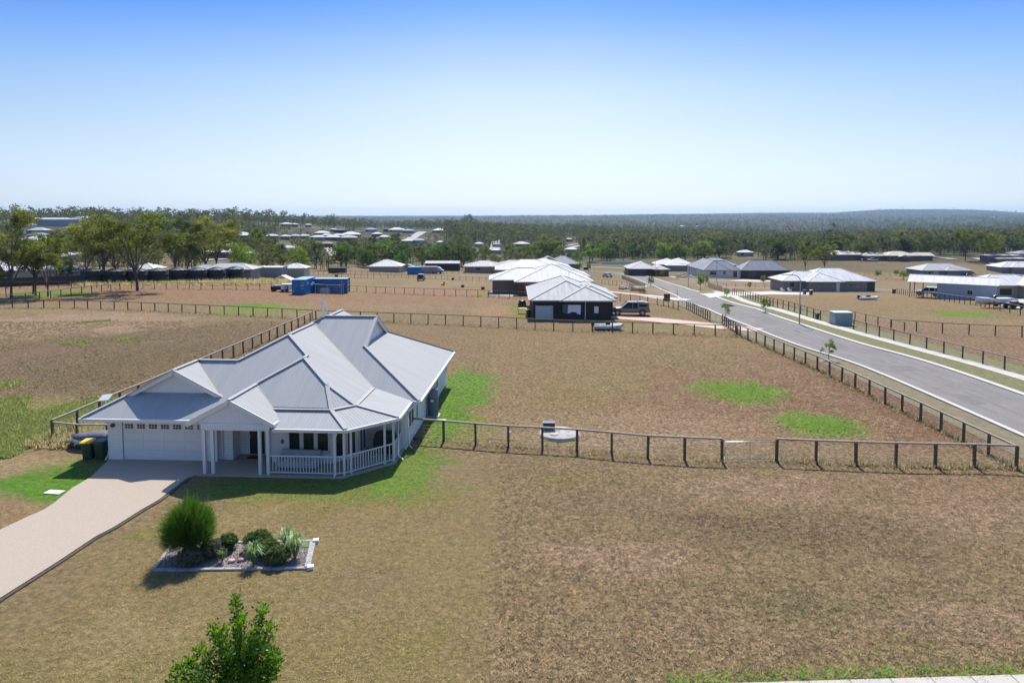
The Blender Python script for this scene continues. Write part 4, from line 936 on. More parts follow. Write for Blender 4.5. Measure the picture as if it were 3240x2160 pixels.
P = G(273, 1455); by.location = (P.x, P.y + .25, 0); by.rotation_euler = (0, 0, .12)
P = G(315, 1455); bk.location = (P.x, P.y + .25, 0); bk.rotation_euler = (0, 0, -.05)
# covered trailer behind the bins
tr = thing('covered_boat', 'dark covered dinghy on a trailer parked beside the garage behind the bins', 'boat', (*HW(-1.9, 2.1).xy, 0), HA)
h_ = MB(); secs = []
for k in range(9):
    x = -1.7 + k * .42; w = [.05, .42, .62, .70, .72, .72, .70, .68, .6][k]
    secs.append([(x, -w, .62), (x, -w * .75, .25), (x, 0, .15), (x, w * .75, .25), (x, w, .62)])
h_.loft(secs, 0, True, True); h_.build('hull', mat('hull_white', (.7, .7, .7), .4, .05, 3), tr)
c_ = MB(); secs = []
for k in range(9):
    x = -1.7 + k * .42; w = [.07, .46, .66, .74, .76, .76, .74, .72, .62][k]; z = [.66, .72, .78, .84, .9, .88, .82, .76, .7][k]
    secs.append([(x, -w, .60), (x, -w * .5, z), (x, 0, z + .06), (x, w * .5, z), (x, w, .60)])
c_.loft(secs, 0, True, True); c_.build('cover', mat('tarp_dark', (.10, .11, .14), .6, .4, 4, .4, 9), tr)
for s_ in (-.85, .85):
    w = MB(); w.tube([(.6, s_ - .07, .26), (.6, s_ + .07, .26)], .26, 16); w.build('wheel', mat('rubber', (.02, .02, .02), .8), tr)
f_ = MB(); f_.bar((-2.4, 0, .3), (1.6, 0, .2), .08, .08); f_.bar((.6, -.85, .26), (.6, .85, .26), .06, .06); f_.build('trailer_frame', mat('galv', (.42, .43, .44), .45, .1, 4, metal=.7), tr)
# white board lying on the grass
P = G(172, 1558); mb = MB(); mb.box((-.42, -.2, 0), (.42, .22, .035), 0, Matrix.Rotation(-.15, 3, 'Z')); o = mb.build('white_board', M_WBLK); o.location = (P.x, P.y, .01); tag(o, 'small white board lying on the lawn beside the driveway', 'board')
# water tank beside the house wall
tk = thing('heat_pump_tank', 'tall grey hot water cylinder standing against the side wall of the house', 'water heater', (*HW(16.36, 9.3).xy, 0))
b_ = MB(); b_.lathe([(.36, .05), (.36, 1.28), (.345, 1.3)], 22); b_.build('tank', mat('tank_grey', (.10, .12, .14), .4, .1, 2), tk)
b_ = MB(); b_.lathe([(.34, 1.3), (.35, 1.34), (.35, 1.72), (.33, 1.8), (.01, 1.85)], 22); b_.build('heat_pump', mat('tank_top', (.16, .19, .22), .5, .1, 3), tk)
b_ = MB(); b_.tube([(-.36, -.1, .9), (-.55, -.1, .9), (-.55, -.1, .3)], .02, 6); b_.tube([(-.36, .1, 1.1), (-.5, .1, 1.1)], .02, 6); b_.build('pipe', mat('tank_grey', (.1, .12, .14)), tk)
b_ = MB(); b_.box((-.45, -.42, 0), (.45, .42, .05)); b_.build('base_slab', M_CONC, tk)
b_ = MB(); b_.box((-.12, -.372, 1.02), (.10, -.35, 1.18)); b_.build('sticker', M_WHT, tk)
P = HW(17.1, 8.2); mb = MB(); mb.box((-.3, -.14, 0), (.3, .14, .05)); o = mb.build('stepping_block', M_WBLK); o.location = (P.x, P.y, .01); tag(o, 'pale concrete block on the grass beside the hot water cylinder', 'block')
# septic lid, control box, vent
P = G(1771, 1381); sl_ = thing('septic_tank_lid', 'round pale concrete septic tank lid on the ground behind the front fence', 'tank lid', (P.x, P.y + .3, 0)); sl_.scale = (1, 1, .65)
b_ = MB(); b_.lathe([(1.27, 0), (1.27, .13), (1.22, .16), (1.22, .24), (1.18, .27), (.01, .31)], 40); b_.build('lid', mat('septic_concrete', (.38, .355, .32), .85, .14, 2.5, .2, 20), sl_)
for (x, y, r) in ((-.2, .45, .28), (-.35, -.45, .26), (.55, .1, .1), (0, 0, .09), (.5, -.6, .09)):
    b_ = MB(); b_.lathe([(r, .285), (r, .32 + (.02 if r > .2 else 0)), (.01, .325 + (.02 if r > .2 else 0))], 20, (x, y, 0)); b_.build('inspection_cover', mat('septic_cover', (.42, .39, .36), .85, .1, 4), sl_)
P2 = G(1736, 1369); o = thing('pump_control_box', 'dark blue grey box standing on the far side of the septic tank lid', 'control box', (P2.x + .02, P2.y + .1, .0))
b_ = MB(); b_.box((-.36, -.2, .28), (.36, .2, .62)); b_.prism([(-.39, -.23), (.39, -.23), (.39, .23), (-.39, .23)], .62, .66); b_.build('case', mat('box_navy', (.035, .05, .075), .5, .1, 3), o)
b_ = MB(); b_.box((-.3, -.215, .33), (.3, -.202, .58)); b_.build('door', mat('box_navy2', (.025, .035, .055), .4, .1, 3), o)
b_ = MB(); b_.box((-.28, -.12, 0), (.28, .12, .279)); b_.build('stand', M_SCR, o)
P = G(1610, 1379); o = thing('vent_pipe', 'short white capped vent pipe sticking out of the grass behind the front fence', 'vent pipe', (P.x, P.y, 0))
b_ = MB(); b_.lathe([(.06, 0), (.06, .2)], 12); b_.build('pipe', M_WHT, o); b_ = MB(); b_.lathe([(.11, .16), (.13, .2), (.13, .27), (.01, .29)], 14); b_.build('cap', M_WHT, o)

# ---------------------------------------------------------------- fences
M_POST = mat('weathered_timber', (.115, .085, .06), .9, .3, 6, .4, 30)
M_RAIL = mat('rail_timber', (.34, .285, .22), .9, .3, 5, .4, 30)
M_FPOST = mat('far_timber', (.085, .065, .05), .9, .25, 3); M_FRAIL = mat('far_rail', (.15, .12, .09), .9, .25, 3)
M_WIRE = mat('fence_wire', (.34, .34, .33), .5, .1, 3, metal=.5)
M_BLKF = mat('black_fence', (.035, .028, .024), .7, .2, 3)
FENCES = []
def fence(name, label, pts, h=1.22, step=1.9, post=.12, rail=.11, wires=0, mid=False, mp=M_POST, mr_=M_RAIL, mesh_=0, z0=0.0, rail_=True, group=None, ends=(True, True)):
    """rail on posts along a polyline; posts are parts"""
    pts = [Vector(p) for p in pts]; c = pts[0].copy(); c.z = hz(c.x, c.y); t = thing(name, label, 'fence', c, 0, group)
    cum = [0]
    for a, b in zip(pts, pts[1:]): cum.append(cum[-1] + (b.xy - a.xy).length)
    n = max(1, int(round(cum[-1] / step))); P = []
    def pos(s):
        for i in range(len(cum) - 1):
            if s <= cum[i + 1] + 1e-6:
                q = pts[i].lerp(pts[i + 1], (s - cum[i]) / max(1e-6, cum[i + 1] - cum[i])); break
        q = Vector((q.x, q.y, 0)); q.z = hz(q.x, q.y); return q - c
    rg_ = random.Random(len(FENCES) * 7 + n)
    for k in range(n + 1): P.append(pos(cum[-1] * k / n))
    proto = MB(); proto.box((-post / 2, -post / 2, -.15), (post / 2, post / 2, h - .02)); pm = proto.mesh('post', mp)
    pm.transform(Matrix.Identity(4))
    for k, p in enumerate(P):
        if (k == 0 and not ends[0]) or (k == n and not ends[1]): continue
        o = bpy.data.objects.new('post', pm); COL.objects.link(o); o.parent = t; o.location = p; o.rotation_euler = (rg_.uniform(-.015, .015), rg_.uniform(-.02, .02), rg_.uniform(-.2, .2))
    if rail_:
        r = MB(); J = [rg_.uniform(-.018, .018) for _ in P]
        for k in range(n):
            for z in ([h] if not mid else [h - .03, h * .52]):
                a = P[k] + Vector((0, 0, z + J[k])); b = P[k + 1] + Vector((0, 0, z + J[k + 1])); r.bar(a, b, rail, rail * .75 if not mid else .045)
        r.build('rail', mr_, t)
    if wires or mesh_:
        w = MB(); zs = [h * (.08 + .84 * i / max(1, wires - 1)) for i in range(wires)]
        for k in range(n):
            for z in zs: w.bar(P[k] + Vector((0, -post / 2, z)), P[k + 1] + Vector((0, -post / 2, z)), .006, .006)
            if mesh_:
                L_ = (P[k + 1] - P[k]).length; m_ = max(1, int(L_ / mesh_))
                for i in range(1, m_): q = P[k].lerp(P[k + 1], i / m_); w.bar(q + Vector((0, -post / 2, .05)), q + Vector((0, -post / 2, h * .93)), .004, .004)
        w.build('wire_mesh', M_WIRE, t)
    FENCES.append((t, [p + c for p in P])); return t
def gp_(*pix): return [G(*p) for p in pix]
fence('paddock_fence', 'weathered timber rail fence with wire mesh running from the house wall to the metal gate', gp_((1304, 1389), (1411, 1397), (1630, 1416), (1738, 1420), (1850, 1428), (1957, 1440), (2065, 1449), (2174, 1455), (2284, 1460)), 1.26, 1.95, .13, .115, 6, mesh_=.3, ends=(False, True))
fence('paddock_fence', 'weathered timber rail fence with wire mesh from the metal gate to the street corner', gp_((2457, 1460), (2669, 1469), (2879, 1476), (3099, 1478), (3215, 1484)), 1.26, 1.9, .13, .115, 6, mesh_=.3)
fence('paddock_fence', 'long timber rail and mesh fence alongside the road from the corner to the black fence', gp_((3215, 1484), (2611, 1183), (2480, 1125), (2342, 1064)), 1.24, 2.05, .12, .11, 5, mesh_=.5, ends=(False, True))
fence('boundary_fence', 'timber rail fence across the back of the house block', gp_((-60, 975), (222, 976), (440, 983), (771, 998), (1000, 1010), (1500, 1030), (1781, 1045), (2060, 1054), (2330, 1063)), 1.2, 2.3, .11, .10, 4, mp=M_FPOST, mr_=M_FRAIL)
fL = Vector((-27.5, 40.1, 0)); fB = Vector((-25.3, 87.4, 0))
fence('boundary_fence', 'pale topped timber rail fence down the garage side of the house', [fL, Vector((-26.6, 57, 0)), fB], 1.22, 2.2, .13, .12, 4, mesh_=.5)
fence('side_fence', 'short timber rail fence joining the garage side wall to the boundary fence', [fL, Vector((-25.7, 39.6, 0)), HW(-.05, 2.7)], 1.1, 2.0, .12, .10, 3, ends=(False, True))
fence('paddock_fence', 'pale topped rail fence under the tall gum trees at the far side of the paddock', gp_((-60, 960), (38, 957), (135, 948), (222, 936), (322, 924), (380, 918)), 1.25, 2.1, .10, .11, 0, mp=M_FPOST, mr_=mat('bleached_rail', (.38, .35, .30), .8, .15, 4))
fence('paddock_fence', 'thin dark rail fence below the row of black water tanks', gp_((-60, 914), (300, 912), (540, 915), (700, 917), (860, 919)), 1.2, 2.2, .09, .08, 0, mp=M_FPOST, mr_=M_FRAIL)
fence('paddock_fence', 'dark rail fence running from the blue shipping containers to the white roofed houses', gp_((1100, 923), (1211, 928), (1371, 935), (1531, 940), (1680, 948)), 1.2, 2.15, .09, .08, 0, mp=M_FPOST, mr_=M_FRAIL)
fence('boundary_fence', 'rail fence between the two roadside houses with black gable walls', gp_((1935, 950), (1971, 954), (2011, 957), (2051, 962), (2090, 966), (2146, 980)), 1.2, 2.1, .09, .08, 0, mp=M_FPOST, mr_=M_FRAIL)
fence('paddock_fence', 'thin rail fence behind the parked four wheel drive in the far paddock', gp_((1060, 880), (1171, 881), (1294, 880), (1358, 883), (1481, 889), (1560, 892)), 1.2, 2.2, .08, .07, 0, mp=M_FPOST, mr_=M_FRAIL)
fence('paddock_fence', 'farthest rail fence in front of the grey shed and small blue container', gp_((760, 884), (870, 876), (1000, 871), (1120, 869), (1300, 868), (1500, 867), (1600, 866)), 1.2, 2.4, .08, .07, 0, mp=M_FPOST, mr_=M_FRAIL)
fence('paddock_fence', 'short rail fence behind the silver car by the bend of the road', gp_((1880, 898), (1922, 900), (1954, 904), (1990, 908), (2040, 930)), 1.2, 2.2, .08, .07, 0, mp=M_FPOST, mr_=M_FRAIL)
BK = dict(mp=M_BLKF, mr_=M_BLKF, mid=True, post=.10, rail=.05)
fence('front_fence', 'black two rail mesh fence between the road fence corner and the neighbour driveway gate', gp_((2342, 1064), (2285, 1027)), 1.25, 1.0, wires=6, **BK)
fence('front_fence', 'black two rail mesh fence beside the brick letterbox and driveway', gp_((2246, 1016), (2173, 978)), 1.25, 1.0, wires=6, **BK)
fence('front_fence', 'black two rail mesh fence at the far bend of the road behind the timber sleepers', gp_((2040, 912), (1968, 882)), 1.25, 1.6, wires=4, **BK)
fence('front_fence', 'black two rail mesh fence starting at the side street corner behind the footpath', gp_((2241, 909), (2284, 922)), 1.25, 1.9, wires=4, **BK)
fence('front_fence', 'long black two rail mesh fence in front of the grey brick house', gp_((2318, 933), (2450, 971), (2596, 1013)), 1.25, 1.9, wires=5, **BK)
fence('paddock_fence', 'rail fence turning the corner behind the green utility cabinet', gp_((2596, 1013), (2700, 1014), (2740, 1024), (2861, 1052)), 1.2, 2.2, .09, .09, 3, mp=M_FPOST)
fence('paddock_fence', 'pale topped rail fence beside the far footpath, starting at the green utility cabinet', gp_((2701, 1044), (2799, 1071), (2913, 1100), (3047, 1136), (3217, 1181), (3330, 1212)), 1.25, 2.3, .10, .10, 5, mp=M_FPOST, mr_=M_RAIL)
fence('paddock_fence', 'dark rail fence across the paddock at the right edge behind the pale topped fence', gp_((2820, 1042), (2916, 1050), (3037, 1058), (3157, 1063), (3320, 1070)), 1.2, 2.4, .09, .08, 3, mp=M_FPOST, mr_=M_FRAIL)
fence('paddock_fence', 'long pale topped rail fence in front of the blue grey shed', gp_((2835, 930), (2927, 943), (3000, 954), (3098, 969), (3154, 981), (3214, 994), (3300, 1012)), 1.25, 2.1, .09, .09, 0, mp=M_FPOST, mr_=M_RAIL)
fence('paddock_fence', 'thin rail fence on the bank beyond the blue grey shed', gp_((2919, 877), (2990, 888), (3070, 899), (3130, 905)), 1.2, 1.5, .08, .08, 0, mp=M_FPOST, mr_=M_RAIL)
fence('side_street_fence', 'thin dark rail fence along the side street before the black and white house', gp_((2241, 907), (2330, 909), (2420, 912), (2482, 915)), 1.1, 2.6, .08, .06, 0, mp=M_FPOST, mr_=M_FRAIL)
fence('paddock_fence', 'dark wire fence on the slope behind the long black and white house', gp_((2400, 860), (2470, 862), (2560, 864), (2640, 862)), 1.3, 2.0, .09, .05, 4, mp=M_FPOST, mr_=M_FRAIL)
# gates
def gate(label, A, B, h=1.12, m_=None, bars=5, rr_=.022):
    c = A.copy(); t = thing('metal_gate', label, 'gate', c); d = B - A; m_ = m_ or mat('gate_galv', (.40, .41, .42), .4, .1, 4, metal=.6)
    f = MB(); up = Vector((0, 0, 1)); a = d * .02; b = d * .98
    f.tube([a + up * .14, b + up * .14, b + up * h, a + up * h, a + up * .14], rr_, 6); f.tube([(a + b) / 2 + up * .14, (a + b) / 2 + up * h], rr_ * .8, 6); f.build('gate_frame', m_, t)
    g = MB()
    for k in range(bars): z = .14 + (h - .14) * (k + 1) / (bars + 1); g.bar(a + up * z, b + up * z, .007)
    n = int(d.length / .25)
    for k in range(1, n): q = a.lerp(b, k / n); g.bar(q + up * .14, q + up * h, .005)
    g.build('gate_mesh', M_WIRE, t); return t
gate('wide galvanised farm gate in the middle of the front paddock fence', G(2287, 1460) + Vector((.05, 0, 0)), G(2454, 1460))
gate('galvanised gate standing in the black fence at the end of the pink driveway', G(2248, 1017), G(2283, 1026), 1.1)
gate('galvanised gate in the black fence of the grey brick house', G(2286, 923), G(2316, 932), 1.1)
gate('galvanised gate across the concrete driveway with the brick letterbox', G(2148, 970), G(2171, 977), 1.1)

# ================================================================ NEIGHBOURING HOUSES
def hipblock(mb, u0, u1, v0, v1, ze, pitch=22, gable='', ov=0.0, caps=None):
    """hip roof over an eave rectangle; `gable` may name open ends: 'W','E' (ridge along u) or 'S','N'"""
    t = math.tan(math.radians(pitch)); u0 -= ov; u1 += ov; v0 -= ov; v1 += ov; w = u1 - u0; d = v1 - v0
    if w >= d:
        r = d / 2; zr = ze + t * r; a = (u0 + (0 if 'W' in gable else r), v0 + r, zr); b = (u1 - (0 if 'E' in gable else r), v0 + r, zr)
        S = [(u0, v0, ze), (u1, v0, ze), b, a]; N_ = [(u1, v1, ze), (u0, v1, ze), a, b]; Wf = [(u0, v1, ze), (u0, v0, ze), a]; Ef = [(u1, v0, ze), (u1, v1, ze), b]
    else:
        r = w / 2; zr = ze + t * r; a = (u0 + r, v0 + (0 if 'S' in gable else r), zr); b = (u0 + r, v1 - (0 if 'N' in gable else r), zr)
        Wf = [(u0, v1, ze), (u0, v0, ze), a, b]; Ef = [(u1, v0, ze), (u1, v1, ze), b, a]; S = [(u0, v0, ze), (u1, v0, ze), a]; N_ = [(u1, v1, ze), (u0, v1, ze), b]
    for key, poly, dn in (('S', S, (0, -1)), ('N', N_, (0, 1)), ('W', Wf, (-1, 0)), ('E', Ef, (1, 0))):
        if key in gable:
            mb.face(poly, 1); continue
        mb.slope(poly, dn, .06, 0, 1)
    if (Vector(a) - Vector(b)).length > .05: mb.bar(Vector(a) + Vector((0, 0, .03)), Vector(b) + Vector((0, 0, .03)), .22, .05, 2)
    for c in ((u0, v0), (u1, v0), (u0, v1), (u1, v1)):
        e = a if (Vector(a).xy - Vector(c)).length < (Vector(b).xy - Vector(c)).length else b
        if (w >= d and ((e is a and 'W' in gable) or (e is b and 'E' in gable))) or (w < d and ((e is a and 'S' in gable) or (e is b and 'N' in gable))): continue
        mb.bar((c[0], c[1], ze + .03), Vector(e) + Vector((0, 0, .03)), .22, .05, 2)
    return zr
RC = {'white': (.56, .56, .545), 'pale': (.40, .40, .39), 'grey': (.24, .25, .27), 'dark': (.10, .105, .115), 'blue': (.22, .30, .40), 'cream': (.50, .44, .36), 'brown': (.30, .23, .19)}
WC = {'white': (.60, .60, .59), 'cream': (.42, .37, .30), 'black': (.032, .028, .030), 'red': (.17, .062, .038), 'greyb': (.28, .245, .225), 'grey': (.24, .245, .26), 'tan': (.30, .24, .18), 'brown': (.17, .13, .105), 'bluegrey': (.30, .35, .42)}
def roofm(c): return [mat_ribs('roof_' + c, RC[c], .5, .65, .06, .04, .18, spec=.13), mat('fascia_' + c, tuple(min(.8, q * .9) for q in RC[c]), .6, .05, 1, spec=.2), mat('cap_' + c, tuple(min(.85, q * 1.1) for q in RC[c]), .6, .04, 1, spec=.2)]
def wallm(c):
    if c in ('red', 'greyb', 'black', 'brown', 'tan'): return mat_boards('wall_' + c, WC[c], col2=tuple(q * 1.25 + .01 for q in WC[c]), rough=.85)
    return mat_boards('wall_' + c, WC[c], .2, 'Z', .6, .12)
def aus_house(name, label, O, rz, blocks, roof_c, wall_c, ze=2.45, ov=.55, pitch=22, wins=(), doors=(), group=None, cat='house', walls2=None, gut_=True, far_=False):
    """blocks: (u0,u1,v0,v1[,dz[,gable[,wall?]]]) wall rectangles in metres from the front-left corner O; wins/doors: (side,pos along,w,z0,z1)"""
    O = Vector(O); k = (CH - O.z) / CH; t = thing(name, label, cat, O, rz, group)
    if far_: k = 1
    blocks = [tuple(q * k for q in bl[:4]) + tuple(bl[4:]) for bl in blocks]; wins = [(w[0], w[1] * k, w[2] * min(k, 1.3)) + tuple(w[3:]) for w in wins]; doors = [(w[0], w[1] * k, w[2] * min(k, 1.6)) + tuple(w[3:]) for w in doors]
    wm = MB(); r = MB(); g = MB()
    for i, bl in enumerate(blocks):
        u0, u1, v0, v1 = bl[:4]; dz = (bl[4] if len(bl) > 4 else 0) + i * .013; gb_ = bl[5] if len(bl) > 5 else ''; hw = bl[6] if len(bl) > 6 else True
        pt = bl[7] if len(bl) > 7 else pitch
        if hw: wm.box((u0 + i * .004, v0 + i * .004, -2.5), (u1 - i * .004, v1 - i * .004, ze + dz - .02), 0 if not walls2 or i not in walls2 else 1)
        hipblock(r, u0, u1, v0, v1, ze + dz, pt, gb_, ov)
        if gut_:
            z = ze + dz - .07; o_ = ov + .05 + i * .003
            for a, b in (((u0 - o_, v0 - o_), (u1 + o_, v0 - o_)), ((u1 + o_, v0 - o_), (u1 + o_, v1 + o_)), ((u1 + o_, v1 + o_), (u0 - o_, v1 + o_)), ((u0 - o_, v1 + o_), (u0 - o_, v0 - o_))): g.bar((*a, z), (*b, z), .11, .16)
        sof = ze + dz - .16; r.prism([(u0 - ov, v0 - ov), (u1 + ov, v0 - ov), (u1 + ov, v1 + ov), (u0 - ov, v1 + ov)], sof, sof + .03, 1)
    if wm.f: wm.build('wall', [wallm(wall_c)] + ([wallm(walls2['c'])] if walls2 else []), t)
    ro = r.build('roof', roofm(roof_c), t)
    if gut_: g.build('gutter', roofm(roof_c)[1], ro)
    B = blocks
    def frame(side, pos, bi):
        u0, u1, v0, v1 = B[bi][:4]
        return {'S': ((u0 + pos, v0 - .005, 0), 0), 'N': ((u1 - pos, v1 + .005, 0), math.pi), 'W': ((u0 - .005, v1 - pos, 0), -math.pi / 2), 'E': ((u1 + .005, v0 + pos, 0), math.pi / 2)}[side]
    for w in wins:
        side, pos, wd, z0, z1 = w[:5]; P0, rot = frame(side, pos, w[5] if len(w) > 5 else 0)
        window(0, wd, z0, z1, P0, rot, t, False)
    for w in doors:
        side, pos, wd, z1, colr = w[:5]; P0, rot = frame(side, pos, w[5] if len(w) > 5 else 0); R = Matrix.Rotation(rot, 3, 'Z')
        d = MB(); d.box((0, -.04, .02), (wd, -.001, z1), 0, R, P0); d.build('door', colr, t)
    return t
def ang(pa, pb):
    a, b = G(*pa), G(*pb); return math.atan2(b.y - a.y, b.x - a.x)
M_DOORW = mat('door_white', (.75, .75, .74), .5, .04, 1); M_DOORK = mat('door_dark', (.03, .03, .035), .4, .1, 1)
M_SOLAR = mat('solar_glass', (.02, .03, .07), .15, .2, 2)

# house A: dark brick with pale roof, gable walls facing the camera (87 m away)
O = G(1682, 1012)
aus_house('brick_house', 'dark brick house with pale grey hipped roof and white rainwater tank beside the ute', (O.x, O.y, O.z), 0.0,
          [(0.2, 9.4, .5, 17), (4.1, 10.2, 0, 8.5, -.004), (5.6, 10.9, 3.0, 15, .02)], 'pale', 'black', 2.55, .5, 22,
          wins=[('E', 3, 1.8, .9, 2.0, 0), ('W', 3, 1.6, .9, 2.0, 0)], doors=[('E', 1.0, .9, 2.1, M_DOORW, 1)])
t_ = bpy.data.objects['brick_house']
m_ = MB(); m_.box((8.05, -.06, .9), (8.6, .0, 1.75)); m_.build('meter_box', M_DOORW, t_)
m_ = MB(); m_.tube([(6.9, -.08, 2.45), (6.9, -.08, .1)], .06, 6); m_.build('downpipe', M_WHT, t_)
m_ = MB(); m_.tube([(5.2, 5, 5.0), (5.2, 5, 5.9)], .03, 5); m_.build('roof_vent', M_DOORK, t_)
tk = thing('rainwater_tank', 'white slimline rainwater tank against the dark brick gable wall', 'water tank', G(1722, 1009))
def rsec(w, d, z, r=.5): return [(math.copysign(abs(math.cos(a)) ** .5, math.cos(a)) * w / 2, math.copysign(abs(math.sin(a)) ** .5, math.sin(a)) * d / 2, z) for a in np.linspace(0, 2 * math.pi, 29)[:-1]]
m_ = MB(); m_.loft([rsec(2.4, 1.1, z) for z in (0, .02, .6, .61, 1.2, 1.21, 1.72, 1.80)], 0, True, True); m_.build('tank_body', mat('tank_white', (.44, .47, .51), .5, .06, 2), tk)
m_ = MB(); m_.lathe([(.25, 1.8), (.25, 1.88), (.01, 1.92)], 14); m_.build('lid', M_WHT, tk)
for x in (-.5, .75): m_ = MB(); m_.tube([(x, .3, 1.8), (x, .3, 2.5)], .035, 6); m_.build('inlet_pipe', M_WHT, tk)
m_ = MB(); m_.tube([(-1.2, -.1, 1.5), (-1.35, -.1, 1.4), (-1.35, -.1, .3), (-1.6, -.1, .05)], .05, 6); m_.build('overflow_pipe', M_WHT, tk)
cl = thing('clothes_airer', 'white bed sheet hung on a wall clothes line against the dark brick wall', 'washing', G(1806, 1011) + Vector((0, -.40, 0)))
m_ = MB(); m_.bar((-1.15, 0, 1.95), (1.25, 0, 1.95), .03); m_.build('line_frame', M_WIRE, cl)
m_ = MB(); nx = 14; prev = None
for k in range(nx + 1):
    x = -1.1 + 2.3 * k / nx; y = -.05 + .05 * math.sin(k * 1.3); z0 = .95 - .12 * math.sin(k * .55) + .03 * math.sin(k * 1.9) - (.1 if k > 10 else 0)
    if prev and k > 4: m_.face([(prev[0], prev[1], prev[2]), (x, y, z0), (x + .05, -.03, 1.95), (prev[0] + .05, -.03, 1.95)], 0)
    elif prev: m_.face([(prev[0], prev[1], prev[2]), (x, y, z0), (x, -.03, 1.95), (prev[0], -.03, 1.95)], 1)
    prev = (x, y, z0)
m_.build('sheet', [mat('sheet_white', (.78, .74, .80), .8, .05, 3), mat('sheet_grey', (.12, .12, .13), .8, .1, 3)], cl)
def kettle_bbq(): pass
bb_ = thing('barbecue', 'dark barbecue on wheels standing at the corner of the dark brick house', 'barbecue', G(1652, 975))
m_ = MB(); m_.box((-.6, -.3, .15), (.6, .3, .8)); m_.build('cabinet', M_DOORK, bb_); m_ = MB(); m_.loft([[(x, -.3, z1) if 0 else (x, y, z) for y, z in ((-.3, .8), (-.3, 1.0), (0, 1.15), (.3, 1.0), (.3, .8))] for x in (-.5, .5)]); m_.build('hood', M_DOORK, bb_)
m_ = MB(); m_.tube([(-.4, -.32, .1), (-.4, -.26, .1)], .1, 10); m_.build('wheel', M_SCR, bb_)
tb = thing('garden_table', 'small yellow timber table beside the green bin at the dark brick house', 'table', G(1657, 992))
m_ = MB(); m_.box((-.75, -.4, .7), (.75, .4, .75)); m_.build('tabletop', mat('yellow_timber', (.50, .32, .13), .7, .15, 5), tb)
for x in (-.68, .68):
    for y in (-.34, .34): m_ = MB(); m_.box((x - .03, y - .03, 0), (x + .03, y + .03, .7)); m_.build('leg', mat('yellow_timber', (.5, .32, .13)), tb)
P = G(1672, 1003); b2 = dup(by, (P.x, P.y, P.z), .3, None, 'dark green wheelie bin at the left corner of the dark brick house')
m_ = MB()
# house B: white roof, red brick, behind
O = G(1640, 935)
aus_house('brick_house', 'red brick house with broad white hipped roof and paved patio behind the dark brick house', (O.x, O.y, O.z), 0.02,
          [(-.1, 12.2, 0, 12.5), (-4.4, 7, 3.2, 11.6, .03, '', True, 20), (4, 12.8, 9, 19, .03)], 'white', 'red', 2.5, .55, 21,
          wins=[('S', 1.2, 1.9, .3, 2.1, 0), ('W', 2, 1.2, .9, 2, 0)], walls2={'c': 'brown', 1: 1})
# its patio
slab('patio', [(1545, 935), (1640, 938), (1640, 920), (1560, 918)], .05, M_CONC, .05)
O = G(1572, 878)
aus_house('brick_house', 'long white roofed house third in the row along the bend of the road', (O.x, O.y, O.z), 0.02,
          [(0, 14, 0, 11), (5, 16.5, 4, 15, .03)], 'white', 'tan', 2.5, .55, 18, wins=[('S', 3, 2, .5, 2), ('S', 9, 2, .8, 2)])
O = G(1734, 852)
aus_house('gabled_house', 'steep grey gabled house peeking over the row of white roofs', (O.x, O.y, O.z), 0.0, [(-3, 3.4, 0, 9, 0, 'S'), (0, 8, 2, 9, -.3)], 'grey', 'brown', 2.4, .4, 27)
O = G(1470, 863)
aus_house('bungalow', 'long low cream bungalow with grey roof beyond the paddock fences', (O.x, O.y, O.z), 0.0, [(0, 9, 0, 7), (7, 19, 1, 8, .1), (9, 14, 0, 8, .25)], 'pale', 'tan', 2.4, .5, 17,
          wins=[('S', 2.5, 1.6, .9, 2), ('S', 7, 1.6, .9, 2), ('S', 12, 1.8, .9, 2, 1), ('S', 17, 1.5, .9, 2, 1), ('S', 21, 1.5, .9, 2, 1)])
# across the road
O = G(2015, 873)
aus_house('brick_house', 'pale roofed brick house with black garage on the far bend of the road', (O.x, O.y, O.z), -.04, [(-1.6, 3.5, 1.5, 9), (-1.4, 4.6, 0, 9, .08), (3.8, 7.0, -.3, 7, -.1)], 'pale', 'red', 2.6, .5, 22,
          doors=[('S', .3, 3.2, 2.3, M_DOORK, 1)], walls2={'c': 'black', 1: 1})
O = G(2125, 858)
aus_house('brick_house', 'white roofed house with blue pool cover behind the brick house on the far bend', (O.x, O.y, O.z), -.03, [(-1, 6, 0, 8), (-3, 3, 3, 9, .05)], 'white', 'greyb', 2.6, .6, 22)
# long black and white house (L plan)
O = G(2227, 877)
lw = aus_house('modern_house', 'long black and white brick house with dark grey roof at the side street corner', (O.x, O.y, O.z), 0.0,
          [(0, 8.0, 0, 5.6), (8.0, 18.6, -.3, 5.6, .0), (.0, 5.6, 0, 14, .02)], 'grey', 'white', 2.6, .3, 33, walls2={'c': 'black', 1: 1},
          wins=[('S', 1.3, 2.0, .8, 2.2), ('S', 4.2, .7, .9, 2.2)] + [('W', q, .8, .3, 2.2, 2) for q in (1.5, 3.8, 5.6, 7.2, 9.6, 11.8)],
          doors=[('S', 1.6, 1.8, 2.0, M_DOORK, 1), ('S', 6.4, .9, 2.2, M_DOORK, 0), ('S', 7.3, .12, 2.5, M_DOORW, 0)])
O = G(2212, 858)
aus_house('house', 'pale blue roofed house showing behind the long black and white house', (O.x, O.y, O.z), -.05, [(0, 9, 0, 7)], 'blue', 'grey', 2.8, .5, 22)
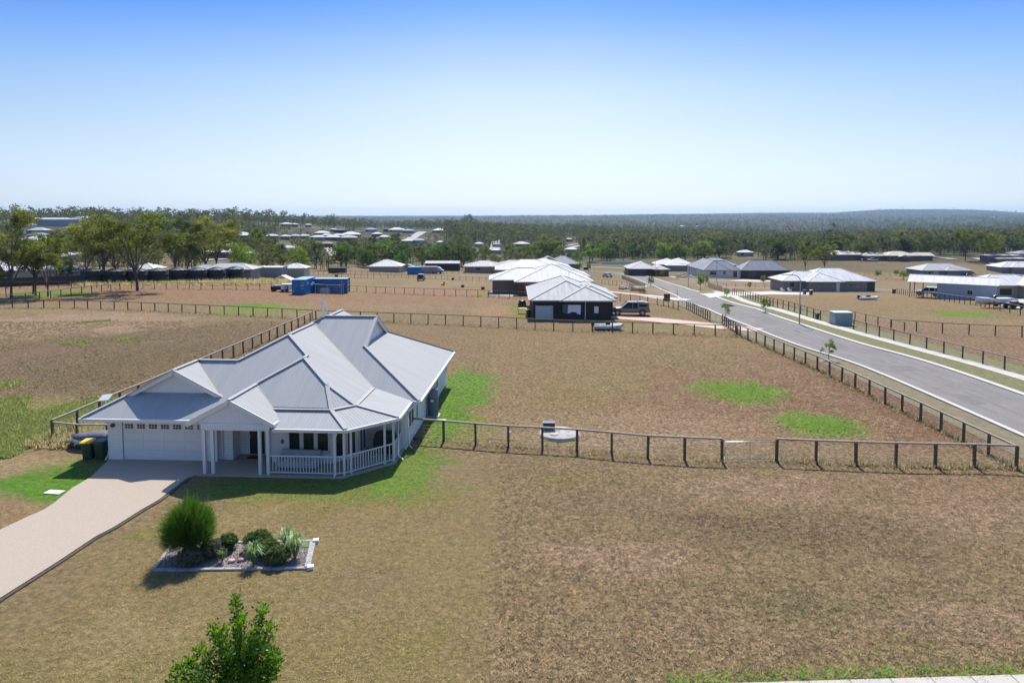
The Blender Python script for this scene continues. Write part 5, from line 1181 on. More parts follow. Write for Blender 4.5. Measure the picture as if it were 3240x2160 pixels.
# grey brick house
O = G(2489, 922)
gbh = aus_house('brick_house', 'grey brick house with pale hipped roof and covered patio across the road', (O.x, O.y, O.z), -.015,
          [(0, 9, 1.5, 8), (3.8, 9.6, -.2, 8, .02), (3.6, 16.0, .9, 9.8, .01)], 'white', 'greyb', 2.5, .55, 22,
          wins=[('S', 1.0, 1.1, .8, 2.1, 0), ('S', 7.6, 1.8, 1.2, 1.75, 2)], doors=[('S', 4.8, .6, 2.2, M_DOORW, 1), ('S', 11.0, 1.2, 2.2, M_DOORK, 2)])
gp2 = G(2577, 940)
for dx, lb in ((0, 'white garden chair on the porch of the grey brick house nearer the porch post'), (1.7, 'white garden chair on the porch of the grey brick house nearer the front door')):
    c = thing('garden_chair', lb, 'chair', (G(2520, 928).x + dx, G(2520, 926).y + 1.2, G(2520, 926).z + .05), .2, 'white garden chairs on the porch')
    m_ = MB(); m_.box((-.3, -.3, .36), (.3, .3, .42)); m_.build('seat', M_WHT, c); m_ = MB(); m_.box((-.3, .26, .4), (.3, .32, 1.05), 0, Matrix.Rotation(-.2, 3, 'X')); m_.build('backrest', M_WHT, c)
    for x in (-.3, .3): m_ = MB(); m_.box((x - .04, -.35, 0), (x + .04, -.25, .6)); m_.build('leg', M_WHT, c); m_ = MB(); m_.box((x - .06, -.35, .6), (x + .06, .3, .64)); m_.build('armrest', M_WHT, c)
P = G(2566, 933); dup(by, (P.x, P.y, P.z), 0, None, 'wheelie bin with yellow lid in front of the grey brick house')
P = G(2546, 932); dup(bk, (P.x, P.y, P.z), 0, None, 'wheelie bin with pale brown lid beside the yellow lidded bin at the grey brick house')
P = G(2828, 929); dup(bk, (P.x, P.y, P.z), 0, None, 'lone green wheelie bin by the fence right of the grey brick house patio')
P = G(2585, 1010); g_ = dup(bk, (P.x, P.y, P.z), 0, None, 'low green electrical box at the end of the long black fence'); 
bpy.data.objects.remove(g_.children[0]) if False else None
g_['category'] = 'wheelie bin'; g_['label'] = 'small dark green bin at the end of the long black fence'; g_.scale = (.8, .8, .8)
# blue grey shed with carport
O = G(2963, 945); 
mb_ang = math.atan2(G(3032, 958).y - O.y, G(3032, 958).x - O.x)
sh = thing('shed', 'blue grey metal shed with open carport and low pale roof behind the rail fence', 'shed', (O.x, O.y, O.z), -.62)
W_, D_ = 9.0, 8.6
m_ = MB(); m_.box((0, 0, -.3), (W_, D_, 2.9)); m_.face([(W_ + .01, 0, 2.9), (W_ + .01, D_, 2.9), (W_ + .01, D_ / 2, 3.9)]); m_.face([(0, 0, 2.9), (0, D_, 2.9), (0, D_ / 2, 3.9)][::-1]); m_.build('wall', wallm('bluegrey'), sh)
m_ = MB(); hipblock(m_, -4.6, W_ + .1, 0, D_, 2.92, 13.5, 'WE', .15); m_.build('roof', roofm('white'), sh)
for u, v in ((-4.3, .2), (-4.3, D_ - .2), (-2.2, .2)): m_ = MB(); m_.box((u - .07, v - .07, 0), (u + .07, v + .07, 2.9)); m_.build('post', M_DOORK, sh)
window(4.6, 5.5, 1.0, 1.9, (0, -.005, 0), 0, sh, False)
m_ = MB(); m_.box((W_ + .012, .6, 0), (W_ + .05, D_ - .6, 2.5)); m_.build('roller_door', mat_boards('roller', (.40, .46, .54), .12, 'Z', .5, .15), sh)
O = G(3160, 945)
aus_house('house', 'white roofed house cut off by the right edge behind the blue grey shed', (O.x, O.y, O.z), -.08, [(-3, 8, 0, 7), (3, 12, -1.6, 6, .1)], 'white', 'cream', 2.6, .6, 20, wins=[('S', 3, 2, .6, 2)], doors=[('S', 7, 2, 2.2, M_DOORK)])
O = G(3157, 893)
m_ = MB(); m_.box((0, 0, 0), (12.2, 2.4, 2.6)); o = m_.build('site_container', mat_boards('container_navy', (.03, .04, .065), .3, 'XY', .5, .25)); o.location = O; o.rotation_euler = (0, 0, -.1); tag(o, 'long dark navy container at the right edge behind the white roofed house', 'container')
O = G(2920, 876)
aus_house('brick_house', 'grey hipped roof brick house alone on the bank, shed door in its front', (O.x, O.y, O.z), -.01, [(0, 10.8, .2, 6.5), (5.0, 7.8, -.3, 4, .02)], 'pale', 'greyb', 2.7, .7, 21,
          wins=[('S', 1.1, 1.1, 1.0, 2.0)], doors=[('S', 2.4, 1.3, 2.4, mat('door_blue', (.45, .50, .56), .5, .05, 2)), ('S', 6.0, 1.6, 2.3, M_DOORK)])
O = G(3168, 864)
aus_house('brick_house', 'pale roofed brick house cut off by the right edge with a small white tank', (O.x, O.y, O.z), -.1, [(0, 10, 0, 6), (2, 8, -.5, 4, .05)], 'white', 'greyb', 2.6, .6, 20)
O = G(2740, 826)
aus_house('ranch_house', 'wide cream roofed ranch house beyond the grassy paddock, gabled entry in the middle', (O.x, O.y, O.z), -.02,
          [(0, 7, 1, 6, .0), (6, 15, -.5, 6, .2), (14, 20, 1, 5.5, .0, 'E'), (9.0, 11, -2, 1, -.1, 'S', False), (-9, 1.5, 3, 7, .3, 'W')], 'cream', 'brown', 2.8, .8, 17,
          wins=[('S', 1, 1, .8, 2.2), ('S', 3, 1, .8, 2.2), ('S', 1, 1, .8, 2.2, 1), ('S', 6, 1, .8, 2.2, 1), ('S', 2, 1, .8, 2.2, 2)])
O = G(2665, 820)
aus_house('bungalow', 'white gabled bungalow with dark verandah left of the wide ranch house', (O.x, O.y, O.z), -.05, [(0, 5.2, 0, 5, 0, 'S'), (-2.5, 3, 3, 7, .2)], 'white', 'white', 2.7, .5, 18, doors=[('S', 1.3, 1.6, 2.3, M_DOORK)])
O = G(3160, 836)
aus_house('farm_shed', 'brown farm shed with two stepped cream roofs by the tall gums at the right', (O.x, O.y, O.z), -.05, [(0, 8, 0, 3), (-1.5, 7.5, 2.6, 6, 1.3)], 'cream', 'brown', 2.8, .3, 9)
O = G(3225, 822)
aus_house('shed', 'blue grey shed at the right edge beyond the brown farm shed', (O.x, O.y, O.z), 0, [(0, 7, 0, 6, 0, 'S')], 'grey', 'bluegrey', 3.2, .3, 16)
# left side
O = G(-60, 892)
aus_house('house', 'big white roofed house behind the dark fence at the left edge', (O.x, O.y, O.z), .04, [(-12, 14.5, 0, 9)], 'white', 'cream', 2.3, .6, 18)
O = G(150, 889)
aus_house('carport', 'low flat white roofed carport beside the big white roofed house at the left', (O.x, O.y, O.z), .02, [(-1.0, 3.4, 0, 7, -.2, '', True, 8)], 'pale', 'cream', 2.0, .5, 9)
m_ = MB(); c0 = G(152, 880); m_.prism([(0, 0), (6.5, .4), (6.5, 4), (0, 3.6)], 2.5, 2.58)
cpt = thing('carport', 'thin flat roof on posts left of the black water tanks', 'carport', c0); m_.build('roof', roofm('grey')[1], cpt)
for x, y in ((.2, .2), (6.3, .5), (6.3, 3.8), (.2, 3.4)): m_ = MB(); m_.box((x - .05, y - .05, 0), (x + .05, y + .05, 2.5)); m_.build('post', M_FPOST, cpt)
O = G(636, 882)
aus_house('house', 'low pale roofed house directly behind the right hand black water tanks', (O.x, O.y, O.z), .02, [(0, 10.5, 0, 6), (-3, 3, 2, 6, -.1)], 'pale', 'greyb', 2.2, .6, 18)
O = G(418, 884)
aus_house('house', 'low white roof between the gum trunks behind the black water tanks', (O.x, O.y, O.z), 0, [(0, 4.5, 0, 5)], 'white', 'cream', 2.3, .5, 22)
O = G(906, 877)
aus_house('house', 'small white roofed house right of the long pale shed', (O.x, O.y, O.z), 0.03, [(-1, 4, -.4, 4, .2), (-.5, 3.5, 0, 5)], 'white', 'cream', 2.2, .4, 20)
O = G(812, 876)
aus_house('farm_shed', 'long pale flat roofed shed left of the bright white house', (O.x, O.y, O.z), 0.0, [(0, 5.5, 0, 4, 0, 'WE'), ], 'white', 'grey', 2.4, .1, 5)
O = G(1168, 859)
aus_house('house', 'white roofed house with long low front beside the small blue container', (O.x, O.y, O.z), 0.0, [(0, 7.3, 0, 6.4)], 'white', 'cream', 1.9, .6, 22)
O = G(1272, 859)
aus_house('shed', 'small green gabled shed left of the small blue container', (O.x, O.y, O.z), 0, [(0, 2.6, 0, 3.5, 0, 'S')], 'grey', 'bluegrey', 1.8, .2, 22)
O = G(1346, 856)
aus_house('shed', 'long dark shed with grey roof behind the grey box body', (O.x, O.y, O.z), 0, [(0, 8.2, 0, 4, 0, 'WE')], 'pale', 'black', 2.9, .2, 13)
m_ = MB(); m_.box((0, 0, 0), (5.9, 2.5, 2.5)); P = G(1329, 866)
o = thing('truck_box', 'grey box truck body parked in front of the long dark shed', 'truck', P); m_.build('box_body', mat('box_grey', (.30, .27, .27), .6, .15, 1), o)
m_ = MB(); m_.loft([[(x, .1, .4), (x, 2.4, .4), (x, 2.4, z), (x, .1, z)] for x, z in ((5.95, 2.3), (6.9, 2.2), (7.5, 1.4), (8.2, 1.2))]); m_.build('cab', mat('cab_white', (.5, .52, .56), .4, .05, 2), o)
for x in (1, 4.6, 7.2): m_ = MB(); m_.tube([(x, -.02, .4), (x, .25, .4)], .42, 14); m_.build('wheel', M_SCR, o)
# dark paling fence left
m_ = MB(); a, b = G(-80, 914), G(250, 902)
m_.bar((0, 0, .8), (*(b - a).xy, .8), .06, 1.6); o = m_.build('paling_fence', mat_boards('dark_palings', (.055, .045, .038), .15, 'XY', .9, .3)); o.location = (a.x, a.y + 2, 0); tag(o, 'solid dark paling fence behind the tall gum trunks at the left edge', 'fence')

# ---------------------------------------------------------------- small stuff about the neighbourhood
def container(name, label, P, rz, L_, col_, colr2, h=2.6, w=2.44, marks=0):
    t = thing(name, label, 'shipping container', P, rz); cm = mat_boards('corr_' + name + str(col_), col_, .28, 'XY', .45, .22)
    m_ = MB(); m_.box((.06, .06, .1), (L_ - .06, w - .06, h - .06)); m_.build('body', cm, t)
    f = MB()
    for x in (0, L_ - .12):
        for y in (0, w - .12): f.box((x, y, 0), (x + .12, y + .12, h))
    for z in (0.02, h - .12):
        f.box((.12, 0, z), (L_ - .12, .1, z + .1)); f.box((.12, w - .1, z), (L_ - .12, w, z + .1)); f.box((0, .12, z), (.1, w - .12, z + .1)); f.box((L_ - .1, .12, z), (L_, w - .12, z + .1))
    f.build('frame', mat('cframe' + str(col_), tuple(c * .8 for c in col_), .45, .1, 2), t)
    m_ = MB(); m_.box((.05, .05, h - .055), (L_ - .05, w - .05, h + .005)); m_.build('roof', mat('croof' + str(colr2), colr2, .5, .08, 1), t)
    return t
BLUE = (.004, .15, .40)
P = G(924, 932); ca = container('shipping_container', 'blue shipping container with its doors facing the camera, beside the long blue one', (P.x, P.y, P.z), 0.0, 2.44, BLUE, (.16, .36, .60), w=6.06)
wh = mat('container_lettering', (.60, .72, .82), .5, .1, 8)
m_ = MB(); m_.box((1.20, -.012, .15), (1.24, .0, 2.45)); m_.build('door_seam', M_DOORK, ca)
for x in (.45, .95, 1.5, 2.0): m_ = MB(); m_.tube([(x, -.03, .15), (x, -.03, 2.45)], .018, 6); m_.build('lock_rod', mat('lockrod', (.02, .16, .42), .4), ca)
def lettering(par, rows, rot=0, T0=(0, 0, 0)):
    R = Matrix.Rotation(rot, 3, 'Z'); rg_ = random.Random(5)
    for (x, z, w, h, n) in rows:
        m_ = MB()
        for k in range(n):
            x0 = x + w * k / n
            m_.box((x0, -.008, z), (x0 + w / n * .28, .0, z + h), 0, R, T0); m_.box((x0, -.008, z + h * .8), (x0 + w / n * .72, 0, z + h), 0, R, T0)
            if rg_.random() < .6: m_.box((x0 + w / n * .45, -.008, z), (x0 + w / n * .72, 0, z + h * .7), 0, R, T0)
        m_.build('lettering', wh, par)
lettering(ca, [(1.55, 2.05, .75, .12, 8), (1.85, 1.85, .3, .1, 3), (1.5, 1.45, .7, .28, 4), (1.5, 1.05, .75, .09, 8), (1.6, .9, .5, .09, 5), (.7, 1.55, .15, .12, 1), (.15, .45, .25, .25, 1)])
lettering(ca, [(.5, 1.6, 1.6, .55, 3)], math.pi / 2, (2.445, 0, 0))
P = G(984, 927); cb = container('shipping_container', 'long side of a blue shipping container behind the small wire pen', (P.x - .1, P.y + .6, P.z - .1), 0.0, 6.5, (.005, .10, .28), (.14, .36, .60))
lettering(cb, [(5.2, 1.0, .08, 1.2, 1), (5.45, .8, .08, 1.4, 1), (5.65, 1.2, .08, 1.0, 1)])
lettering(cb, [(.3, 1.9, 1.8, .14, 9), (.4, 1.3, 1.5, .3, 5), (.4, .6, 1.5, .12, 8)], math.pi / 2, (6.51, 0, 0))
P = G(1289, 869); container('shipping_container', 'small bright blue container far off beside the grey box truck', (P.x, P.y, P.z), 0.0, 4.4, BLUE, (.16, .36, .60))
P = G(1040, 864); container('site_box', 'small black container at the edge of the trees beyond the paddock', (P.x, P.y, P.z), 0, 5.2, (.012, .02, .03), (.03, .04, .05), 1.7)
pen = thing('dog_pen', 'wire pen on a pipe frame in front of the long blue container', 'pen', G(998, 930))
m_ = MB()
for x, y in ((0, 0), (2.4, -.9), (4.9, -1.1), (4.9, .3)): m_.tube([(x, y, 0), (x, y, 1.75)], .04, 6)
m_.tube([(-1.2, .2, 1.8), (2.4, -.9, 1.75), (4.9, -1.1, 1.7), (5.3, -.4, 1.85)], .04, 6); m_.build('pipe_frame', mat('galv', (.42, .43, .44)), pen)
m_ = MB()
for k in range(24): x = k * .2; m_.bar((x, -x * .27 if x < 3.5 else -1.0, .05), (x, -x * .27 if x < 3.5 else -1.0, 1.6), .008)
for z in (.3, .6, .9, 1.2, 1.5): m_.bar((0, 0, z), (4.9, -1.1, z), .008)
m_.build('wire', M_WIRE, pen)
m_ = MB(); m_.box((-.85, -.45, 0), (.85, .45, .7)); m_.face([(-.85, -.45, .7), (.85, -.45, .7), (.7, 0, .95), (-.7, 0, .95)]); m_.face([(.85, .45, .7), (-.85, .45, .7), (-.7, 0, .95), (.7, 0, .95)]); o = m_.build('dog_box', mat('dogbox', (.33, .36, .42), .5, .1, 3)); o.location = G(1029, 928); tag(o, 'small grey white kennel in the wire pen', 'kennel')
m_ = MB(); m_.box((0, 0, 0), (.02, .5, .8), 0, Matrix.Rotation(.7, 3, 'Y')); o = m_.build('shade_sail', mat('sail_pale', (.55, .68, .62), .8, .1, 3)); o.location = at_y(988, 903, G(988, 930).y - .3); o.rotation_euler = (.3, 0, 1.2); tag(o, 'pale green cloth hung at the corner of the blue container', 'cloth')
m_ = MB(); m_.box((-.4, 0, 0), (.4, .04, 1.2)); o = m_.build('hanging_jacket', mat('cloth_olive', (.035, .05, .03), .9, .3, 6)); o.location = G(1045, 928) + Vector((0, .55, .7)); tag(o, 'dark olive cloth hanging on the wall of the long blue container', 'cloth')
# trailer, buggy, canopy
tr = thing('box_trailer', 'white cage trailer with spare wheel left of the blue containers', 'trailer', G(908, 924) + Vector((0, .4, 0)))
m_ = MB(); m_.box((-1.0, -.7, .45), (1.2, .8, 1.45)); m_.build('box_body', mat('trailer_white', (.62, .65, .68), .5, .08, 2), tr)
m_ = MB(); m_.tube([(0, -.78, .85), (0, -.70, .85)], .33, 16); w_ = m_.build('spare_wheel', M_SCR, tr); m_ = MB(); m_.tube([(0, -.79, .85), (0, -.77, .85)], .18, 12); m_.build('rim', M_WHT, w_)
m_ = MB(); m_.tube([(.1, -.75, .3), (.1, -.6, .3)], .3, 14); m_.build('wheel', M_SCR, tr); m_ = MB(); m_.bar((-1, 0, .45), (-2.1, 0, .4), .08); m_.build('drawbar', M_SCR, tr)
bg_ = thing('ride_on_buggy', 'dark ride on buggy loaded with gear under the white canopy', 'buggy', G(880, 922) + Vector((0, .3, 0)))
m_ = MB(); m_.loft([[(x, -.5, z0), (x, .5, z0), (x, .5, z1), (x, -.5, z1)] for x, z0, z1 in ((-1.3, .5, .9), (-.6, .35, .95), (.4, .35, .9), (1.3, .5, .85))]); m_.build('body', mat('buggy_black', (.02, .02, .025), .4, .3, 5), bg_)
for x in (-.85, .9):
    for y in (-.55, .5): m_ = MB(); m_.tube([(x, y - .08, .36), (x, y + .08, .36)], .36, 14); m_.build('wheel', mat('rubber', (.02, .02, .02)), bg_)
m_ = MB(); m_.box((-.7, -.4, .95), (.5, .4, 1.15)); m_.build('load', mat('load_pale', (.45, .42, .38), .8, .4, 4), bg_)
m_ = MB(); m_.tube([(-1.25, -.4, .9), (-1.3, -.45, 1.5), (-1.0, -.45, 1.6)], .03, 6); m_.build('handlebar', M_DOORK, bg_)
cn = thing('canopy', 'white folded canopy roof on thin poles behind the buggy', 'canopy', G(890, 915))
m_ = MB(); z0 = 1.9
m_.slope([(-1.9, 0, z0 - .1), (.1, -.2, z0 + .8), (.6, 1.2, z0 + .75), (-1.2, 1.4, z0)], (-1, 0), .04); m_.slope([(.1, -.2, z0 + .8), (2.0, -.2, z0 - .15), (2.2, 1.2, z0), (.6, 1.2, z0 + .75)], (1, 0), .04); m_.build('roof_cloth', mat('canopy_white', (.75, .75, .76), .7, .05, 2), cn)
for x, y in ((-1.8, .1), (1.9, -.1), (-1.1, 1.3), (2.1, 1.1)): m_ = MB(); m_.tube([(x, y, 0), (x, y, z0 - .1)], .025, 5); m_.build('pole', M_WIRE, cn)
# vehicles ------------------------------------------------------
M_TYRE = mat('rubber', (.02, .02, .02)); M_RIM = mat('alloy', (.25, .25, .26), .35, .1, 5, metal=.8); M_CGL = mat('car_glass', (.012, .014, .016), .12, 0, spec=.35); M_LAMP = mat('lamp_clear', (.6, .6, .62), .15, 0); M_TAIL = mat('lamp_red', (.30, .02, .015), .2, 0)
def vehicle(name, label, P, rz, paint, kind='ute', group=None, cat='car'):
    """body from cross sections along x (front at +x), with glass, lamps, bumpers and wheels as parts"""
    t = thing(name, label, cat, P, rz, group)
    if kind == 'ute': L_, W_, prof = 5.3, .93, [(-2.6, .62, 1.02), (-2.5, .50, 1.08), (-1.2, .45, 1.10), (0, .42, 1.10), (1.1, .42, 1.12), (1.9, .45, 1.08), (2.45, .5, .98), (2.65, .6, .80)]; cab = [(-1.05, 1.72), (-.98, 1.80), (.15, 1.82), (.30, 1.78), (1.20, 1.14)]; wx = (-1.65, 1.65); wr = .41
    elif kind == 'wagon': L_, W_, prof = 4.6, .92, [(-2.3, .60, .98), (-2.2, .48, 1.06), (0, .42, 1.08), (1.0, .42, 1.05), (1.7, .45, .98), (2.15, .5, .9), (2.3, .6, .75)]; cab = [(-2.2, 1.6), (-2.0, 1.76), (.1, 1.80), (.3, 1.76), (1.05, 1.08)]; wx = (-1.4, 1.4); wr = .37
    else: L_, W_, prof = 4.5, .88, [(-2.2, .50, .80), (-2.1, .38, .92), (-1.2, .30, .95), (0, .28, .92), (1.0, .28, .92), (1.7, .3, .84), (2.1, .36, .74), (2.25, .45, .62)]; cab = [(-1.85, .98), (-1.1, 1.38), (.0, 1.43), (.3, 1.38), (1.1, .94)]; wx = (-1.35, 1.35); wr = .32
    def sec(x, z0, z1, w, r=.12): return [(x, y * w, z) for y, z in ((-.92, z0), (-1, z0 + .12), (-1, z1 - r), (-.93, z1 - .02), (-.8, z1), (.8, z1), (.93, z1 - .02), (1, z1 - r), (1, z0 + .12), (.92, z0))]
    b = MB(); n_ = len(prof)
    b.loft([sec(x, z0, z1, W_ * (1 if 0 < i < n_ - 1 else .93)) for i, (x, z0, z1) in enumerate(prof)]); b.build('body', paint, t)
    # cabin: dark glasshouse with roof skin on top
    g = MB(); base = 1.04 if kind != 'car' else .88
    bot = [(cab[0][0] - .02, base), (cab[4][0] + .03, base)]; zt = cab[2][1] - .03
    def ring(x, z, w): return [(x, -w, z), (x, w, z)]
    lo = [(cab[0][0], base), (cab[4][0], base)]; hi = [(cab[1][0], zt), (cab[3][0], zt)]
    wl_, wh_ = W_ * .96, W_ * .80
    A = [(lo[0][0], -wl_, base), (lo[1][0], -wl_, base), (lo[1][0], wl_, base), (lo[0][0], wl_, base)]; Bq = [(hi[0][0], -wh_, zt), (hi[1][0], -wh_, zt), (hi[1][0], wh_, zt), (hi[0][0], wh_, zt)]
    g.loft([A, Bq], 0, True, False); gl = g.build('windows', M_CGL, t)
    r_ = MB(); C_ = [(p[0], p[1] * 1.01, zt) for p in Bq]; D2 = [(p[0] * .97, p[1] * .9, zt + .07) for p in Bq]; r_.loft([C_, D2], 0, True, False)
    for x0, x1 in ((lo[0][0], hi[0][0]), (lo[1][0], hi[1][0])):
        for s_ in (-1, 1): r_.bar((x0, s_ * wl_, base), (x1, s_ * wh_, zt), .07, .07)
    for xm in ((-.35,) if kind == 'ute' else (-.35, -1.35)): 
        for s_ in (-1, 1): r_.bar((xm, s_ * wl_ * 1.0, base), (xm, s_ * wh_ * 1.01, zt), .09, .05)
    r_.build('cab_roof', paint, t)
    for x in wx:
        for s_ in (-1, 1):
            w = MB(); w.tube([(x, s_ * (W_ - .20), wr), (x, s_ * (W_ + .02), wr)], wr, 18); wo_ = w.build('wheel', M_TYRE, t)
            w = MB(); w.tube([(x, s_ * (W_ + .01), wr), (x, s_ * (W_ + .03), wr)], wr * .62, 14); w.build('rim', M_RIM, wo_)
            w = MB(); pts = [(x + (wr + .09) * math.cos(a), s_ * (W_ + .01), wr + (wr + .09) * math.sin(a)) for a in np.linspace(.1, math.pi - .1, 9)]; w.tube(pts, .05, 5); w.build('wheel_arch', M_DOORK, t)
    for s_ in (-1, 1):
        h_ = MB(); h_.box((prof[-1][0] - .22, s_ * W_ * .78 - .15, prof[-1][2] - .03), (prof[-1][0] - .02, s_ * W_ * .78 + .15, prof[-1][2] + .12)); h_.build('headlight', M_LAMP, t)
        h_ = MB(); h_.box((prof[0][0] - .01, s_ * W_ * .84 - .08, prof[0][2] - .25), (prof[0][0] + .1, s_ * W_ * .84 + .08, prof[0][2])); h_.build('tail_light', M_TAIL, t)
        h_ = MB(); h_.box((.85, s_ * (W_ + .02) - .06, 1.05 if kind != 'car' else .9), (.98, s_ * (W_ + .14) + .0, 1.2 if kind != 'car' else 1.02)); h_.build('mirror', M_DOORK, t)
    for x0, x1, z in ((prof[-1][0] - .1, prof[-1][0] + .08, prof[-1][1] - .12), (prof[0][0] - .06, prof[0][0] + .1, prof[0][1] - .1)): h_ = MB(); h_.box((x0, -W_ * .9, z), (x1, W_ * .9, z + .24)); h_.build('bumper', M_DOORK, t)
    return t
P_GREY = mat('paint_bronze', (.17, .145, .125), .4, .04, 2, metal=.15, coat=.3); P_SIL = mat('paint_silver', (.42, .43, .45), .25, .03, 2, metal=.6, coat=.5); P_WHT = mat('paint_white_car', (.72, .73, .75), .3, .03, 2, coat=.5); P_KHA = mat('paint_khaki', (.20, .18, .15), .5, .15, 2)
P_BLUE = mat('paint_blue', (.08, .16, .30), .3, .05, 2, coat=.4)
P = G(1996, 1000); ut = vehicle('parked_ute', 'bronze grey dual cab ute with canopy parked beside the dark brick house', (P.x, P.y + 1.0, P.z), math.pi - .10, P_GREY, 'ute')
m_ = MB(); m_.loft([[(x, -w, 1.04), (x, w, 1.04), (x, w * .97, z - .12), (x, w * .86, z), (x, -w * .86, z), (x, -w * .97, z - .12)] for x, w, z in ((-2.52, .84, 1.66), (-2.40, .86, 1.80), (-1.10, .86, 1.84))], 0, True, False); cnp = m_.build('canopy', P_GREY, ut)
for s_ in (-1, 1): m_ = MB(); m_.box((-2.25, s_ * .852 - .012, 1.25), (-1.22, s_ * .852 + .012, 1.60)); m_.build('canopy_window', M_CGL, cnp)
m_ = MB(); m_.box((-1.9, -.6, 1.86), (-1.2, .6, 1.90)); m_.build('roof_rack', M_RIM, ut)
P = G(1922, 878); vehicle('parked_car', 'silver sedan parked on the dry grass by the bend of the road', (P.x, P.y + .5, P.z), 1.9, P_SIL, 'car')
P = G(1330, 889); v_ = vehicle('parked_van', 'khaki four wheel drive seen from behind in the far paddock', (P.x, P.y + 2, P.z), math.pi / 2, P_KHA, 'wagon')
m_ = MB(); m_.tube([(-2.45, 0, .95), (-2.3, 0, .95)], .36, 16); m_.build('spare_wheel', M_TYRE, v_)
P = G(2950, 938); vehicle('parked_car', 'pale blue wagon parked under the carport of the blue grey shed', (P.x, P.y + 1.5, P.z), 2.4, P_WHT, 'wagon')
P = G(3082, 874); vehicle('parked_car', 'white wagon at the corner of the hipped house on the bank', (P.x, P.y + 2, P.z), .1, P_WHT, 'wagon')
P = G(3058, 876); vehicle('parked_car', 'blue grey sedan in front of the hipped house on the bank', (P.x, P.y - 1, P.z), .1, P_BLUE, 'car')
P = G(2755, 826); vehicle('parked_ute', 'white ute parked in front of the wide ranch house', (P.x, P.y - 2, P.z), .0, P_WHT, 'ute')
P = G(2735, 825); vehicle('parked_car', 'dark sedan left of the white ute at the ranch house', (P.x, P.y, P.z), .3, P_BLUE, 'car')
P = G(3150, 832); vehicle('parked_ute', 'pale ute parked in front of the brown farm shed', (P.x, P.y, P.z), .1, P_WHT, 'ute')
P = G(2930, 0 + 861 + 14); 
P = G(3012, 862); o = vehicle('parked_car', 'pale car half hidden in the scrub below the hipped house on the bank', (P.x, P.y, P.z), .2, P_SIL, 'car')
P = G(1298, 750); vehicle('parked_car', 'tiny white car on the verge of the far climbing road', (P.x, P.y, P.z), 1.2, P_WHT, 'wagon')
# rigid inflatable boat in the neighbour's yard
bt = thing('inflatable_boat', 'grey white inflatable boat with outboard lying behind the back fence', 'boat', G(1927, 1046) + Vector((0, .6, 0)), -.02)
m_ = MB()
for s_ in (-1, 1): m_.tube([(-1.75, s_ * .62, .42), (.6, s_ * .62, .45), (1.3, s_ * .40, .52), (1.7, 0, .60)], [.2, .22, .21, .17], 12)
m_.build('tubes', mat('boat_tube', (.60, .60, .58), .5, .08, 3), bt)
m_ = MB(); m_.loft([[(x, -w, .4), (x, -w * .5, .12), (x, 0, .05), (x, w * .5, .12), (x, w, .4)] for x, w in ((-1.6, .6), (.5, .6), (1.5, .15))]); m_.build('hull', M_WHT, bt)
m_ = MB(); m_.box((-.3, -.25, .4), (.2, .25, 1.0)); m_.face([(-.3, -.3, 1.0), (.3, -.3, .85), (.3, .3, .85), (-.3, .3, 1.0)]); m_.build('console', M_DOORK, bt)
m_ = MB(); m_.box((-2.0, -.18, .5), (-1.65, .18, 1.0)); m_.box((-1.95, -.05, .05), (-1.8, .05, .5)); m_.build('outboard', M_DOORK, bt)
m_ = MB(); m_.box((-1.1, -.5, .5), (-.8, .5, .58)); m_.build('seat', M_DOORK, bt)
bt = thing('runabout_boat', 'white runabout boat with windscreen parked behind the shed at the right', 'boat', G(3168, 976) + Vector((0, 1.2, 0)), .05)
m_ = MB(); m_.loft([[(x, -w, z + .35), (x, -w * .85, z - .2), (x, 0, z - .55), (x, w * .85, z - .2), (x, w, z + .35)] for x, w, z in ((-3.1, .1, 1.25), (-2.2, .8, 1.15), (-.5, 1.1, 1.0), (2.6, 1.05, .95))]); m_.build('hull', M_WHT, bt)
m_ = MB(); m_.box((-1.2, -.85, 1.35), (2.4, .85, 1.40)); m_.build('deck', mat('deck_grey', (.45, .46, .5), .6, .1, 2), bt)
m_ = MB(); m_.loft([[(-.7, -.8, 1.4), (-.7, .8, 1.4), (-.66, .8, 1.42), (-.66, -.8, 1.42)], [(-.3, -.7, 1.85), (-.3, .7, 1.85), (-.26, .7, 1.85), (-.26, -.7, 1.85)]]); m_.build('windscreen', M_CGL, bt)
for y in (-.9, .9): m_ = MB(); m_.tube([(.8, y - .08, .32), (.8, y + .08, .32)], .32, 14); m_.build('wheel', M_TYRE, bt)
m_ = MB(); m_.bar((-3.6, 0, .5), (2.2, 0, .45), .1); m_.build('trailer_frame', mat('galv', (.42, .43, .44)), bt)
P = G(3215, 978); o = dup(bg_, (P.x, P.y + .5, P.z), .3, None, 'brown quad bike with load beside the white runabout boat'); o['category'] = 'buggy'
# round boat-like planter by the grey brick house
bt2 = dup(bpy.data.objects['inflatable_boat'], G(2752, 949) + Vector((0, .4, 0)), .1, (1, 1, .8), 'white inflatable boat on the grass in front of the grey brick house patio')
